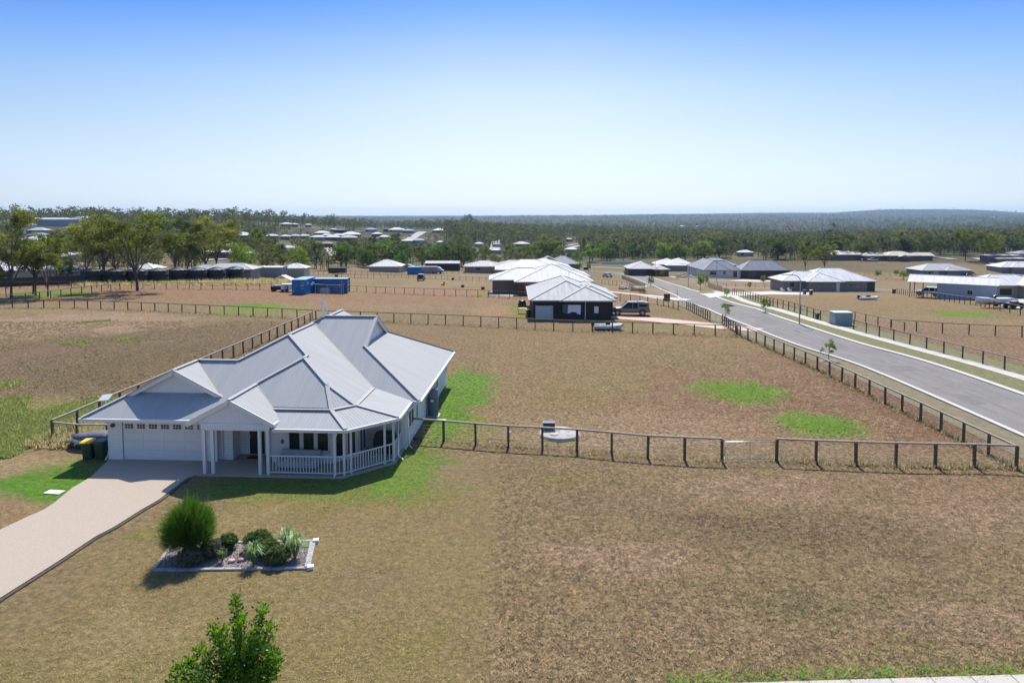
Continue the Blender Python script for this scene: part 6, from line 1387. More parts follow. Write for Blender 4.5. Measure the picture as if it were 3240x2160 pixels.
# playground/aviary yellow item, posts etc
yb = thing('sandpit_toy', 'bright yellow plastic toy digger on the bare paddock', 'toy', G(1403, 903))
m_ = MB(); m_.box((-.5, -.4, .1), (.4, .4, .55)); m_.box((-.1, -.25, .55), (.4, .25, 1.0)); m_.build('body', mat('toy_yellow', (.80, .36, .01), .4, .08, 3), yb); m_ = MB(); m_.tube([(.4, 0, .4), (.85, 0, .8), (1.2, 0, .3)], .09, 6); m_.build('arm', mat('toy_yellow', (.8, .36, .01)), yb)
for px, py, lb in ((1464, 909, 'small dark crate standing alone in the bare paddock'), (1433, 886, 'low grey box behind the yellow toy in the paddock'), (1065, 876, 'dark drum near the far paddock fence'), (1528, 916, 'dark tub at the patio corner of the red brick house')):
    P = G(px, py); m_ = MB(); m_.box((-.35, -.3, 0), (.35, .3, .55)); m_.box((-.39, -.34, .55), (.39, .34, .62)); o = m_.build('crate', mat('crate_dark', (.06, .05, .045), .8, .3, 5)); o.location = P; tag(o, lb, 'crate')
# brick letterbox, timber sleepers, utility cabinet
lb_ = thing('brick_letterbox', 'red brick letterbox pillar at the concrete driveway of the neighbour', 'letterbox', G(2110, 951))
m_ = MB(); m_.box((-.45, -.35, 0), (.45, .35, 1.15)); m_.build('pillar', wallm('red'), lb_); m_ = MB(); m_.box((-.52, -.42, 1.15), (.52, .42, 1.22)); m_.build('cap', mat('lb_cap', (.35, .16, .11), .8, .1, 4), lb_)
m_ = MB(); m_.box((-.25, -.36, .7), (.25, -.35, .85)); m_.build('slot_plate', M_DOORK, lb_)
m_ = MB()
for k in range(4): m_.box((-1.8 + k * .1, -.3 + k * .25, .0 + k * .12), (1.9 - k * .15, -.08 + k * .25, .12 + k * .12))
o = m_.build('timber_sleepers', mat('sleeper_red', (.26, .12, .07), .9, .25, 3)); o.location = G(2018, 922); tag(o, 'low stack of reddish timber sleepers behind the black fence', 'sleepers')
uc = thing('utility_cabinet', 'large pale grey green electrical cabinet between the footpath and the corner fence', 'utility cabinet', G(2641, 1029), -.02)
M_UG = mat('cabinet_green', (.27, .34, .33), .5, .06, 2); M_UG2 = mat('cabinet_top', (.50, .56, .56), .5, .05, 2)
m_ = MB(); m_.box((0, 0, .05), (2.15, 1.5, 1.5)); m_.build('case', M_UG, uc); m_ = MB(); m_.prism([(-.05, -.05), (2.2, -.05), (2.2, 1.55), (-.05, 1.55)], 1.5, 1.58); m_.build('lid', M_UG2, uc)
m_ = MB(); m_.box((-.25, -.25, 0), (2.5, 1.75, .06)); m_.build('plinth', M_CONC, uc)
for k in range(2): m_ = MB(); m_.box((.12 + k * 1.0, -.015, .15), (1.05 + k * 1.0, .0, 1.42)); m_.build('door', mat('cabinet_door', (.24, .31, .30), .5, .05, 2), uc)
m_ = MB(); m_.box((.5, -.02, .95), (.62, -.015, 1.1)); m_.build('warning_label', mat('sign_yellow', (.6, .5, .1), .5), uc)
M_POLE = mat('galv_pole', (.36, .38, .40), .45, .06, 2, metal=.4)
def lamp(px, py, ptop, label, armdir=-1):
    P = G(px, py); s = mpp(P); h = (py - ptop) * s; t = thing('street_lamp', label, 'street lamp', P, 0)
    m_ = MB(); r = .9; pts = [(0, 0, 0), (0, 0, h * .5), (0, 0, h - r)] + [(armdir * (r - r * math.cos(a)), 0, h - r + r * math.sin(a)) for a in np.linspace(.25, math.pi / 2, 6)] + [(armdir * 1.7, 0, h + .02)]
    m_.tube(pts, [.09, .075, .06] + [.05] * 7, 8); m_.build('pole', M_POLE, t)
    m_ = MB(); m_.loft([[(armdir * x, -w, h), (armdir * x, w, h), (armdir * x, w * .8, h + .09), (armdir * x, -w * .8, h + .09)] for x, w in ((1.6, .08), (2.1, .14), (2.35, .1))]); m_.build('lamp_head', mat('lamp_grey', (.5, .52, .53), .4, .05, 2), t)
    m_ = MB(); m_.lathe([(.16, 0), (.16, .03), (.1, .05)], 10); m_.build('base_plate', M_POLE, t)
lamp(2529, 1026, 868, 'tall street lamp nearest the camera, between kerb and footpath by the black fence')
lamp(2178, 908, 835, 'street lamp on the grass corner of the side street')
lamp(2267, 891, 812, 'street lamp in front of the long black and white house')
lamp(2073, 873, 797, 'street lamp in front of the brick house on the far bend')
lamp(1879, 858, 812, 'farthest street lamp beside the green lawn at the road bend')
# row of black tanks
for i, (x0, x1, yb_) in enumerate(((240.6, 306, 899), (317, 380, 899), (389, 450, 898), (456, 516, 896), (521, 580, 893), (586, 642, 893), (646, 702, 891), (705, 760, 888))):
    P = G((x0 + x1) / 2, yb_); r_ = (x1 - x0) * mpp(P) / 2
    if i == 0:
        tkp = thing('water_tank', 'x', 'water tank', (P.x, P.y + r_, P.z), 0, 'row of black poly water tanks')
        m_ = MB(); m_.lathe([(1, 0), (1.0, .35), (1.012, .36), (1.0, .37), (1.0, .75), (1.012, .76), (1.0, .77), (1, 1.12), (.985, 1.15)], 36); m_.build('tank_wall', mat('poly_black', (.006, .008, .013), .6, .15, 2), tkp)
        m_ = MB(); m_.lathe([(1.02, 1.15), (.6, 1.27), (.18, 1.36), (.01, 1.37)], 24)
        for k in range(12): a = k * math.pi / 6; m_.bar((1.0 * math.cos(a), 1.0 * math.sin(a), 1.17), (.2 * math.cos(a), .2 * math.sin(a), 1.375), .09, .05)
        m_.build('tank_top', mat('poly_top', (.03, .033, .04), .5, .15, 2), tkp)
        m_ = MB(); m_.lathe([(.2, 1.36), (.2, 1.42), (.01, 1.43)], 14, (.35, 0, -.06)); m_.build('lid', mat('poly_black', (.01, .013, .02)), tkp)
        tkp.scale = (r_, r_, 2.2); o = tkp
    else: o = dup(tkp, (P.x, P.y + r_, P.z), i * .7, (r_, r_, 2.2))
    o['label'] = ['black water tank at the left end of the row', 'black water tank second from the left end of the row', 'black water tank directly behind the big leaning gum trunk', 'black water tank just right of the big leaning gum trunk',
                  'black water tank fifth from the left in the row', 'black water tank third from the right end of the row', 'black water tank second from the right end of the row', 'black water tank at the right end of the row'][i]
P = G(2478, 884); o = dup(tkp, (P.x + 1, P.y + 1.8, P.z), 0, (1.9, 1.9, 1.5), 'dark round water tank with pale top beside the long black and white house'); del o['group']
# rubble by the corner block
m_ = MB(); rg = random.Random(9)
for k in range(130):
    P = G(2140 + rg.random() * 130, 865 + rg.random() * 14) ; a = .15 + .35 * rg.random(); m_.box((P.x - a, P.y - a, P.z), (P.x + a, P.y + a * .6, P.z + a * .8), rg.randrange(2), None, None)
o = m_.build('rubble_pile', [mat('rub1', (.55, .52, .48), .9, .2, 2), mat('rub2', (.30, .26, .23), .9, .2, 2)]); tag(o, 'scattered pale building rubble beside the long black and white house', 'rubble', kind='stuff')
m_ = MB()
for k in range(90):
    P = G(1960 + rg.random() * 40, 908 + rg.random() * 8); a = .08 + .2 * rg.random(); m_.box((P.x - a, P.y - a, P.z), (P.x + a, P.y + a, P.z + a * 1.2), rg.randrange(2))
o = m_.build('scrap_pile', [mat('rub1', (.5, .5, .5)), mat('rub3', (.12, .11, .1), .9, .2, 2)]); tag(o, 'small heap of scrap in the yard by the road bend', 'scrap', kind='stuff')
P = G(2172, 855); m_ = MB(); m_.lathe([(3.2, 0), (3.2, .9), (3.0, 1.0), (.01, 1.02)], 26, (0, 0, 0)); o = m_.build('round_pool', mat('pool_blue', (.05, .28, .55), .4, .1, 1)); o.location = P; tag(o, 'round above ground pool with blue cover behind the rubble', 'pool')
m_ = MB(); m_.bar((0, 0, .55), (16, .5, .55), .05, 1.1); o = m_.build('pool_fence', mat('poolf', (.55, .60, .66), .5)); o.location = G(1905, 836); tag(o, 'low white panel fence beyond the bright green lawn', 'fence')

# ================================================================ TREES
M_BARK = mat('bark_dark', (.085, .070, .058), .9, .35, 3, .5, 14); M_BARKP = mat('bark_pale', (.30, .26, .21), .85, .3, 2, .3, 10)
L_GUM = mat_leaf('leaf_gum', (.045, .080, .018), (.20, .235, .045), .6, .42, .15)
L_GUM2 = mat_leaf('leaf_gum_olive', (.036, .062, .020), (.115, .150, .038), .6, .40, .15)
L_MID = mat_leaf('leaf_valley', (.036, .066, .022), (.105, .155, .038), .7, .38, .1, .25)
L_BRT = mat_leaf('leaf_bright', (.050, .11, .018), (.15, .27, .035), .6, .4, .2)
L_HIL = mat_leaf('leaf_hill', (.028, .045, .026), (.095, .118, .055), .7, .34, .1, .25)
def tree_mesh(seed, h=14, spread=5.0, clear=.35, nl=6, leaf=.34, per=70, clump=(1.0, .75), shape='gum', trunk_r=.22, lean=.06, sub=4, dens=1.0):
    rg = random.Random(seed); rng = np.random.default_rng(seed); tb = MB(); C_ = []; R_ = []
    lx, ly = rg.uniform(-lean, lean) * h, rg.uniform(-lean, lean) * h
    fork = Vector((lx * clear, ly * clear, h * clear)); tb.tube([(0, 0, -.3), (lx * .1, ly * .1, h * clear * .3), fork], [trunk_r * 1.25, trunk_r, trunk_r * .8], 8)
    top = Vector((lx, ly, h))
    if shape == 'gum':
        for i in range(nl):
            a = 2 * math.pi * (i + rg.random() * .7) / nl; f = rg.uniform(.45, 1.0) if i else .15; z1 = h * (rg.uniform(.80, .95) if f < .65 else rg.uniform(.48, .80)) if i else h * .97
            e = fork + Vector((math.cos(a) * spread * f, math.sin(a) * spread * f, z1 - fork.z)); m_ = fork.lerp(e, .5) + Vector((-math.cos(a) * .25, -math.sin(a) * .25, .12 * h)) * .5
            s0 = fork - Vector((0, 0, h * rg.uniform(0, .12)))
            tb.tube([s0, m_, e.lerp(m_, .2)], [trunk_r * .6, trunk_r * .38, trunk_r * .14], 6)
            for k in range(sub):
                t = rg.uniform(.35, 1.0); p = m_.lerp(e, t) if t > .5 else s0.lerp(m_, t * 1.8); b = a + rg.uniform(-1.4, 1.4); q = p + Vector((math.cos(b) * rg.uniform(.5, 1.9), math.sin(b) * rg.uniform(.5, 1.9), rg.uniform(.2, 1.7))) * (spread / 5)
                tb.tube([p, q], [trunk_r * .16, trunk_r * .06], 4, cap=False)
                for c in range(rg.choice((2, 3, 3))):
                    cc = q + Vector((rg.gauss(0, .55), rg.gauss(0, .55), rg.gauss(.1, .45))) * (spread / 5); C_.append(cc); s_ = rg.uniform(.6, 1.15); R_.append((clump[0] * s_, clump[0] * s_, clump[1] * s_))
    elif shape == 'round':
        n = nl * 9
        for i in range(n):
            th = rg.random() * 6.283; ph = math.acos(1 - 1.75 * rg.random()); r = rg.uniform(.45, .95); hc = h * (clear + (1 - clear) * .48)
            lump = 1 + .22 * math.sin(2 * th + seed) * math.sin(2 * ph) + .12 * math.sin(5 * th + seed * 2)
            c = Vector((lx * .7 + math.sin(ph) * math.cos(th) * spread * r * lump, ly * .7 + math.sin(ph) * math.sin(th) * spread * r * lump, hc + math.cos(ph) * h * (1 - clear) * .52 * r)); C_.append(c); s_ = rg.uniform(.6, 1.2); R_.append((clump[0] * s_, clump[0] * s_, clump[1] * s_))
            if i % 7 == 0: tb.tube([fork, fork.lerp(c, .55) + Vector((0, 0, .2)), c], [trunk_r * .4, trunk_r * .2, .03], 5, cap=False)
    elif shape == 'cone':
        n = nl * 9
        for i in range(n):
            z = clear + (1 - clear) * (i + .5) / n; w = spread * (1 - (z - clear) / (1 - clear)) ** .75 * rg.uniform(.3, 1.0) * (1 if z > clear + .12 else .8); a = rg.random() * 6.283
            C_.append(Vector((lx * z + w * math.cos(a), ly * z + w * math.sin(a), z * h))); s_ = rg.uniform(.7, 1.1); R_.append((clump[0] * s_, clump[0] * s_, clump[1] * s_))
        tb.tube([fork, (lx * .6, ly * .6, h * .9)], [trunk_r * .7, .03], 6)
    tm = tb.mesh('trunk', M_BARK)
    v, f, t = leaf_cloud(rng, C_, int(per * dens), leaf, R_, .25)
    hm_ = float(np.percentile(v[:, 2], 99.7)); return tm, (v, f, t), hm_
PROTO = {}; PH = {}
def proto(key, mlist, **kw):
    tm, cl, hm_ = tree_mesh(**kw); PROTO[key] = (tm, cl); PH[key] = hm_
def getp(key, m):
    if (key, m.name) not in PROTO: PROTO[(key, m.name)] = (PROTO[key][0], cloud_mesh('crown', [PROTO[key][1]], m))
    return PROTO[(key, m.name)]
for k in range(4): proto('gum%d' % k, [L_GUM, L_GUM2], seed=20 + k, h=14, spread=6.0, clear=.24 + .04 * (k % 3), nl=7 + k % 3, sub=9, leaf=.36, per=56, clump=(1.2, .65))
proto('tall', [L_GUM2, L_GUM], seed=31, h=15, spread=3.6, clear=.42, nl=7, sub=5, leaf=.36, per=60, clump=(1.1, .85))
proto('round0', [L_BRT, L_GUM2], seed=41, h=8, spread=2.9, clear=.22, nl=8, leaf=.30, per=60, clump=(.8, .65), shape='round', trunk_r=.16)
proto('round1', [L_BRT, L_GUM], seed=42, h=8, spread=3.1, clear=.2, nl=7, leaf=.30, per=60, clump=(.85, .65), shape='round', trunk_r=.16)
for k in range(5): proto('v%d' % k, [L_MID, L_BRT, L_HIL, L_GUM], seed=60 + k, h=11, spread=4.2, clear=.14 + .03 * k, nl=7, sub=4, leaf=.62, per=26, clump=(1.25, .95), trunk_r=.2)
for k in range(3): proto('r%d' % k, [L_MID, L_BRT, L_HIL, L_GUM], seed=80 + k, h=9, spread=3.7, clear=.08, nl=6, leaf=.62, per=28, clump=(1.2, .95), shape='round', trunk_r=.18)
def tree(px, py, hpx=None, key='gum0', m=L_GUM, label='', rz=0.0, h=None, wide=1.0, cat='tree', group=None, P=None, name='gum_tree', sink=0):
    P = P or G(px, py); base = getp(key, m); h0 = PH[key]
    hh = h or hpx * mpp(P); s = hh / h0
    t = thing(name, label, cat, P, rz, group); t.scale = (s * wide, s * wide, s)
    mo('trunk', base[0], t); mo('crown', base[1], t); return t
# tall gums on the left
tree(35, 943, 292, 'gum0', L_GUM, 'tall dark gum tree with thick forked trunk at the left edge', .3, wide=.9)
tree(20, 940, 120, 'tall', L_GUM2, 'thin leaning gum left of the thick trunked gum at the left edge', 1, wide=.8)
tree(106, 930, 175, 'tall', L_GUM, 'slim gum with bare lower trunk, left one of the close pair', 2.2, wide=1.3)
tree(113, 934, 190, 'gum2', L_GUM2, 'slim gum with bare lower trunk, right one of the close pair', .2, wide=.8)
tree(152, 939, 205, 'gum3', L_GUM, 'slim gum standing in the paddock just behind the pale topped fence', 1.2, wide=.85)
tree(436, 921, 252, 'gum1', L_GUM, 'biggest yellow green gum with leaning trunk in front of the black tanks', 0.7, wide=1.25)
tree(328, 886, 205, 'gum2', L_GUM, 'bushy yellow green gum behind the two left hand black tanks', 2.0, wide=1.2)
tree(368, 880, 175, 'gum3', L_GUM2, 'dark trunked gum between the bushy gum and the biggest gum', 3.0, wide=1.2)
tree(275, 880, 160, 'gum0', L_GUM, 'yellowish gum left of the bushy gum behind the tanks', 4.0, wide=1.1)
tree(553, 872, 190, 'gum3', L_GUM2, 'very dark crowned gum behind the middle black tanks', .5, wide=.95)
tree(593, 868, 120, 'round1', L_GUM, 'low olive tree right of the dark crowned gum', .5, name='olive_tree')
tree(652, 868, 175, 'gum0', L_GUM, 'open branched gum behind the right hand black tanks', 1.9, wide=1.05)
tree(684, 864, 180, 'gum1', L_GUM, 'wide crowned gum with straight trunk behind the right end of the tank row', 3.6, wide=1.1)
tree(768, 874, 105, 'round0', L_BRT, 'bright green round tree right of the tank row', 0, name='round_tree', wide=1.1)
tree(214, 894, 80, 'round1', L_GUM2, 'small dark conifer like tree beside the flat roofed carport', 0, name='dark_tree')
tree(942, 872, 92, 'round1', L_BRT, 'round green tree behind the bright white roofed house', 1.0, name='round_tree', wide=1.05)
tree(890, 858, 70, 'v1', L_GUM2, 'sparse grey trunked tree beside the round green tree', 1.0)
tree(1000, 850, 80, 'v2', L_HIL, 'dark narrow gum right of the round green tree', 1.0, wide=.8)
# right
tree(2633, 790, 85, 'tall', L_GUM2, 'tall dark lone gum rising above the woods behind the grey brick house', .4, wide=1.2)
tree(2609, 860, 88, 'gum1', L_GUM, 'olive gum with forked trunk behind the grey brick house', .4, wide=1.0)
tree(2548, 860, 92, 'gum3', L_GUM, 'pale trunked gum left of the forked gum behind the grey brick house', 2.4, wide=.8)
tree(2862, 808, 82, 'gum0', L_GUM, 'broad gum behind the wide cream roofed ranch house', 2.0, wide=1.1)
tree(2794, 805, 55, 'v0', L_HIL, 'small dark tree at the left shoulder of the broad gum behind the ranch', 2.0, wide=.9)
tree(2940, 812, 72, 'gum2', L_GUM2, 'dark gum between the ranch house and the hipped house on the bank', 1.0)
tree(3054, 825, 105, 'gum1', L_GUM, 'tall spreading gum behind the hipped house on the bank', 5.0, wide=.9)
tree(3108, 826, 98, 'gum0', L_GUM, 'thick trunked gum, left one of the pair by the brown farm shed', 2.6, wide=.8)
tree(3136, 828, 92, 'gum3', L_GUM, 'thick trunked gum, right one of the pair by the brown farm shed', 3.1, wide=.9)
tree(2245, 800, 72, 'gum2', L_GUM, 'yellow olive gum rising behind the long black and white house', 3.1, wide=1.2)
tree(1735, 830, 88, 'gum1', L_GUM, 'big brownish green gum behind the row of white roofed houses', 3.1, wide=1.3)
tree(1480, 720, 42, 'r0', L_HIL, 'lone round tree on the crest beside the climbing road', 0, wide=1.3)
for i, (px, py, hh, ky, mt2, lb) in enumerate(((2216, 917, 55, 'round0', L_BRT, 'dark green columnar street tree on the corner of the side street'), (2298, 941, 30, 'round1', L_BRT, 'small round headed street tree in front of the farthest part of the long black fence'),
        (2422, 987, 44, 'round1', L_BRT, 'bushy street tree on the verge in front of the grey brick house'), (2415, 900, 30, 'round0', L_BRT, 'bright leafy sapling in front of the black garage wall'),
        (2044, 864, 19, 'round0', L_BRT, 'round sapling on the verge before the brick house on the far bend'), (2095, 878, 24, 'round1', L_BRT, 'sapling beside the street lamp at the far bend'),
        (2059, 908, 36, 'round0', L_BRT, 'small green sapling on the near verge by the timber sleepers'), (1976, 871, 16, 'round1', L_BRT, 'tiny sapling at the road bend by the silver sedan'),
        (1862, 858, 26, 'round0', L_BRT, 'slim green sapling beside the farthest street lamp'), (1836, 857, 25, 'round1', L_BRT, 'slim sapling left of the farthest street lamp'), (1825, 857, 24, 'round0', L_BRT, 'leftmost slim sapling at the far road bend'),
        (2371, 915, 24, 'round1', L_GUM, 'small shrubby tree in the yard left of the grey brick house'), (2232, 905, 36, 'round1', L_BRT, 'second bushy green plant beside the columnar street tree'))):
    tree(px, py, hh, ky, mt2, lb, i, name='street_tree', wide=.62 if i in (0,) else (1.0 if i in (1, 2) else .8))
def sapling(px, py, hpx, label, seed, leafy=True):
    P = G(px, py); h = hpx * mpp(P); rg = random.Random(seed); rng = np.random.default_rng(seed); t = thing('sapling', label, 'tree', P)
    b = MB(); b.tube([(0, 0, 0), (.05, 0, h * .5), (0, .05, h * .8)], [.035, .025, .012], 6); C_ = []
    for k in range(9):
        z = h * rg.uniform(.25, .8); a = rg.random() * 6.28; l = h * rg.uniform(.15, .33); e = (math.cos(a) * l, math.sin(a) * l, z + l * .6); b.tube([(.02, .0, z), e], [.014, .006], 4, cap=False); C_.append(e); C_.append((e[0] * .8, e[1] * .8, e[2] + .1))
    b.build('trunk', M_BARK, t)
    if leafy: mo('crown', cloud_mesh('crown', [leaf_cloud(rng, C_, 26, .13, [.22] * len(C_), .3, asp=.6)], L_BRT), t)
    return t
sapling(2621, 1140, 68, 'thin leafy sapling on the verge beside the near kerb', 5)
sapling(2295, 1011, 50, 'small leafy sapling on the verge by the driveway crossing', 6)
sapling(2142, 942, 36, 'bare sapling on the verge beside the brick letterbox', 7, False)
ms_ = MB(); P = G(2621, 1141); ms_.lathe([(.8, .02), (.5, .07), (.01, .09)], 18); o = ms_.build('mulch_ring', M_MULCH); o.location = P; tag(o, kind='structure')
for px, py, hp, w, lb in ((2777, 878, 24, 1.3, 'left green bush on the scrubby bank'), (2858, 885, 30, 1.2, 'middle green bush on the scrubby bank'), (2896, 898, 22, 1.4, 'right green bush on the scrubby bank'), (2835, 872, 18, 1.2, 'small yellow green bush behind the middle bush on the bank')):
    t = tree(px, py, hp, 'round0', L_BRT, lb, px, name='bush', wide=w, cat='bush')
# valley and hillside trees -------------------------------------
HOUSES_FAR = [  # centre x, base y, width px, roof, wall, label
    (69, 711, 42, 'white', 'cream', 'white hipped house on the left skyline ridge'), (89, 722, 28, 'pale', 'white', 'pale gabled house below the white hipped house on the left ridge'),
    (233, 731, 50, 'white', 'white', 'low white building at the right end of the long ridge shed'), (110, 741, 56, 'pale', 'bluegrey', 'long pale roof below the ridge shed on the left'),
    (110, 758, 52, 'grey', 'bluegrey', 'grey blue roofed house halfway down the left hillside'), (105, 776, 92, 'white', 'cream', 'wide white roof low on the left hillside'),
    (6, 792, 34, 'white', 'cream', 'white roof cut by the left edge of the hillside'), (150, 838, 62, 'white', 'grey', 'white roofed house with dark fence behind the left gums'), (195, 830, 42, 'white', 'cream', 'small white roof between the left gums'),
    (252, 828, 36, 'white', 'cream', 'white roof behind the bushy gum on the left'), (572, 740, 18, 'white', 'cream', 'tiny white roof high behind the dark crowned gum'), (647, 742, 20, 'grey', 'grey', 'tiny grey roof high behind the wide crowned gum'),
    (752, 757, 72, 'white', 'brown', 'long white roof above the bright round tree'), (700, 794, 56, 'white', 'cream', 'domed white roof above the right tanks'), (690, 816, 84, 'white', 'brown', 'long white roof just above the right end of the tank row'), (795, 818, 30, 'white', 'cream', 'white roof left of the long dirt bank'),
    (531, 799, 18, 'white', 'cream', 'small white roof left of the dark crowned gum'), (903, 717, 32, 'white', 'cream', 'long white house on the bare hilltop'), (930, 718, 20, 'white', 'tan', 'short white roof right of the hilltop house'), (974, 719, 17, 'white', 'grey', 'little flat shed roof on the bare hill'),
    (857, 758, 34, 'white', 'tan', 'white roof half hidden in trees, first in the cluster from the left'), (900, 759, 28, 'white', 'tan', 'white roof half hidden in trees, second in the cluster from the left'), (930, 757, 26, 'white', 'tan', 'steep white roof in the trees, third in the cluster'), (960, 757, 30, 'white', 'tan', 'steep white roof in the trees, fourth in the cluster'),
    (1016, 747, 44, 'white', 'brown', 'tall white hipped house above the cluster of roofs'), (1032, 754, 30, 'white', 'tan', 'white roof directly below the tall hipped house'), (1066, 754, 34, 'white', 'tan', 'wide white roof in the middle of the cluster'), (1106, 751, 58, 'white', 'tan', 'largest flat white hip at the right of the cluster'),
    (1046, 761, 44, 'white', 'brown', 'low white hip in the front row of the cluster'), (1097, 762, 52, 'pale', 'brown', 'grey white roof in the front row of the cluster'), (1000, 761, 40, 'white', 'tan', 'white roof at the left of the front row of the cluster'),
    (1028, 783, 34, 'brown', 'red', 'brick house with pale brown tiled roof above the dirt cutting'), (905, 799, 42, 'white', 'cream', 'white roof buried in trees above the round green tree'), (1074, 737, 36, 'dark', 'black', 'dark roofed long house on the hill crest'), (1055, 734, 14, 'white', 'cream', 'little white roof left of the dark long house'),
    (1172, 734, 34, 'blue', 'bluegrey', 'pale blue roofed house on the hill crest'), (1192, 749, 32, 'white', 'black', 'white skillion roofed house over a dark wall on the crest'), (1222, 733, 18, 'dark', 'black', 'dark roof on the crest left of the solar roof'), (1252, 735, 48, 'white', 'cream', 'white roofed house on the crest before the climbing road'),
    (1290, 738, 34, 'blue', 'grey', 'house with blue grey roof at the top of the climbing road'), (1215, 759, 34, 'white', 'tan', 'white roof left of the climbing road'), (1285, 772, 34, 'white', 'cream', 'white roof below the climbing road'), (1322, 771, 40, 'blue', 'bluegrey', 'long grey blue roof below the climbing road'),
    (1390, 737, 44, 'white', 'black', 'white hipped house alone on the crest right of the climbing road'), (1492, 736, 22, 'white', 'grey', 'small white roof among trees right of the crest'), (1394, 776, 22, 'white', 'cream', 'tiny white gable poking out of the valley trees'), (1515, 781, 26, 'white', 'cream', 'white roof left of the round tree by the second road'),
    (1568, 804, 34, 'pale', 'bluegrey', 'pale blue grey gabled shed in front of the second road'), (1570, 783, 24, 'grey', 'cream', 'grey roofed house at the foot of the second road'), (1650, 782, 50, 'pale', 'tan', 'grey white roofed house in the trees above the white roof row'), (1647, 743, 15, 'white', 'cream', 'tiny white roof deep in the woods'),
    (1906, 768, 62, 'white', 'grey', 'broad white roofed house by the curved drive in the woods'), (1946, 768, 22, 'white', 'grey', 'right wing roof beside the broad white roofed house'), (2018, 772, 44, 'white', 'tan', 'white roof in the woods right of the curved drive'), (1808, 800, 38, 'white', 'cream', 'white roof below the curved drive'), (1802, 765, 18, 'pale', 'grey', 'small pale roof left of the curved drive'),
    (2158, 719, 15, 'white', 'grey', 'tiny white roof on the far wooded slope, left one of the pair'), (2208, 719, 9, 'white', 'grey', 'tiny white roof on the far wooded slope, right one of the pair'), (2430, 757, 20, 'white', 'grey', 'small white roof in the far woods above the grey brick house'), (2478, 757, 16, 'white', 'grey', 'smaller white roof right of it in the far woods'),
    (2958, 742, 26, 'white', 'grey', 'white roof in the far woods above the hipped house on the bank'), (3000, 743, 15, 'white', 'grey', 'tiny flat white roof in the far woods at the right'), (2362, 812, 44, 'white', 'cream', 'white roof peeking over the long black and white house'), (3145, 690, 14, 'white', 'cream', 'tiny white roof on the bare far ridge at the right')]
HP = []
for i, (px, py, wpx, rc, wc, lb) in enumerate(HOUSES_FAR):
    P = G(px, py); s = mpp(P); w = wpx * s; rg = random.Random(i); d = min(w * .75, 12 + rg.random() * 4); nm = 'shed' if 'shed' in lb else 'house'
    w = max(w, 6); bl = [(-w / 2, w / 2 * .6, 0, d), (-w * .1, w / 2, d * .18, d * .95, .12)] if w > 16 else [(-w / 2, w / 2, 0, d, 0, 'S' if 'gable' in lb or 'steep' in lb else '')]
    aus_house(nm, lb, (P.x, P.y, P.z - .2), rg.uniform(-.12, .12), bl, rc, wc, 2.7, .5, 20, wins=[('S', w * .12, min(2.2, w * .2), .9, 2.1)], gut_=False, far_=True)
    HP.append((P.x, P.y, w, px, py, wpx))
P = G(181, 716)
m_ = aus_house('shed', 'long pale grey metal shed on the left skyline ridge', (P.x - 22, P.y, P.z), .03, [(0, 40, 0, 14, 0, 'WE'), (29, 47, 4, 18, 1.2, 'S')], 'pale', 'bluegrey', 5.5, .3, 12, gut_=False, far_=True)
HP.append((P.x, P.y, 48, 181, 720, 108))
MIDH = [(1470, 863, 180), (1168, 859, 130), (1346, 856, 150), (906, 877, 110), (636, 882, 200), (1290, 866, 40), (1640, 870, 420), (1880, 845, 500), (2300, 860, 330), (2125, 858, 200), (2740, 826, 300), (2920, 876, 200), (3170, 840, 200), (1040, 864, 60)]
def blocked(px, py, hpx):
    """true when a tree here would stand on, or hide, a house the photograph shows"""
    for (hx, hy, w, cx, cy, wp) in HP:
        if abs(px - cx) < wp * .5 + hpx * .22 and -2 < py - cy < hpx * .82 - 2: return True
        if abs(px - cx) < wp * .5 + 3 and -8 < py - cy <= -2: return True
    return False
BOX = [  # x0,x1, base y0,y1, count, kinds, materials, height range m
    (1060, 1480, 818, 850, 46, 'vr', (L_MID, L_BRT, L_MID), (6.5, 11)),
    (1480, 1830, 812, 838, 30, 'vr', (L_MID, L_BRT, L_MID), (6.5, 11)),
    (1830, 2260, 800, 830, 40, 'vr', (L_MID, L_MID, L_BRT), (7, 12)),
    (2260, 2760, 796, 822, 38, 'vr', (L_MID, L_MID, L_HIL), (7, 12)),
    (2780, 3300, 792, 815, 22, 'vr', (L_MID, L_HIL), (7, 12)),
    (960, 1560, 776, 812, 32, 'v', (L_MID, L_HIL, L_BRT), (7, 11)),
    (560, 1000, 770, 852, 36, 'v', (L_MID, L_GUM, L_HIL), (8, 13)),
    (0, 600, 740, 848, 32, 'v', (L_MID, L_GUM, L_GUM, L_HIL), (8, 13)),
]
MASS = [(0, 1060, 697, 722, 320, (11, 17)), (300, 1180, 722, 762, 200, (8, 12)), (1060, 1600, 720, 742, 34, (11, 16)), (1500, 2100, 736, 785, 300, (8, 12)), (560, 1500, 745, 780, 90, (7, 10)), (2100, 3300, 755, 800, 420, (8, 13)), (1050, 1840, 785, 848, 230, (6, 10)), (1840, 2780, 788, 824, 260, (7, 11)), (2780, 3400, 780, 808, 130, (7, 11)), (0, 1040, 745, 862, 520, (6, 10))]
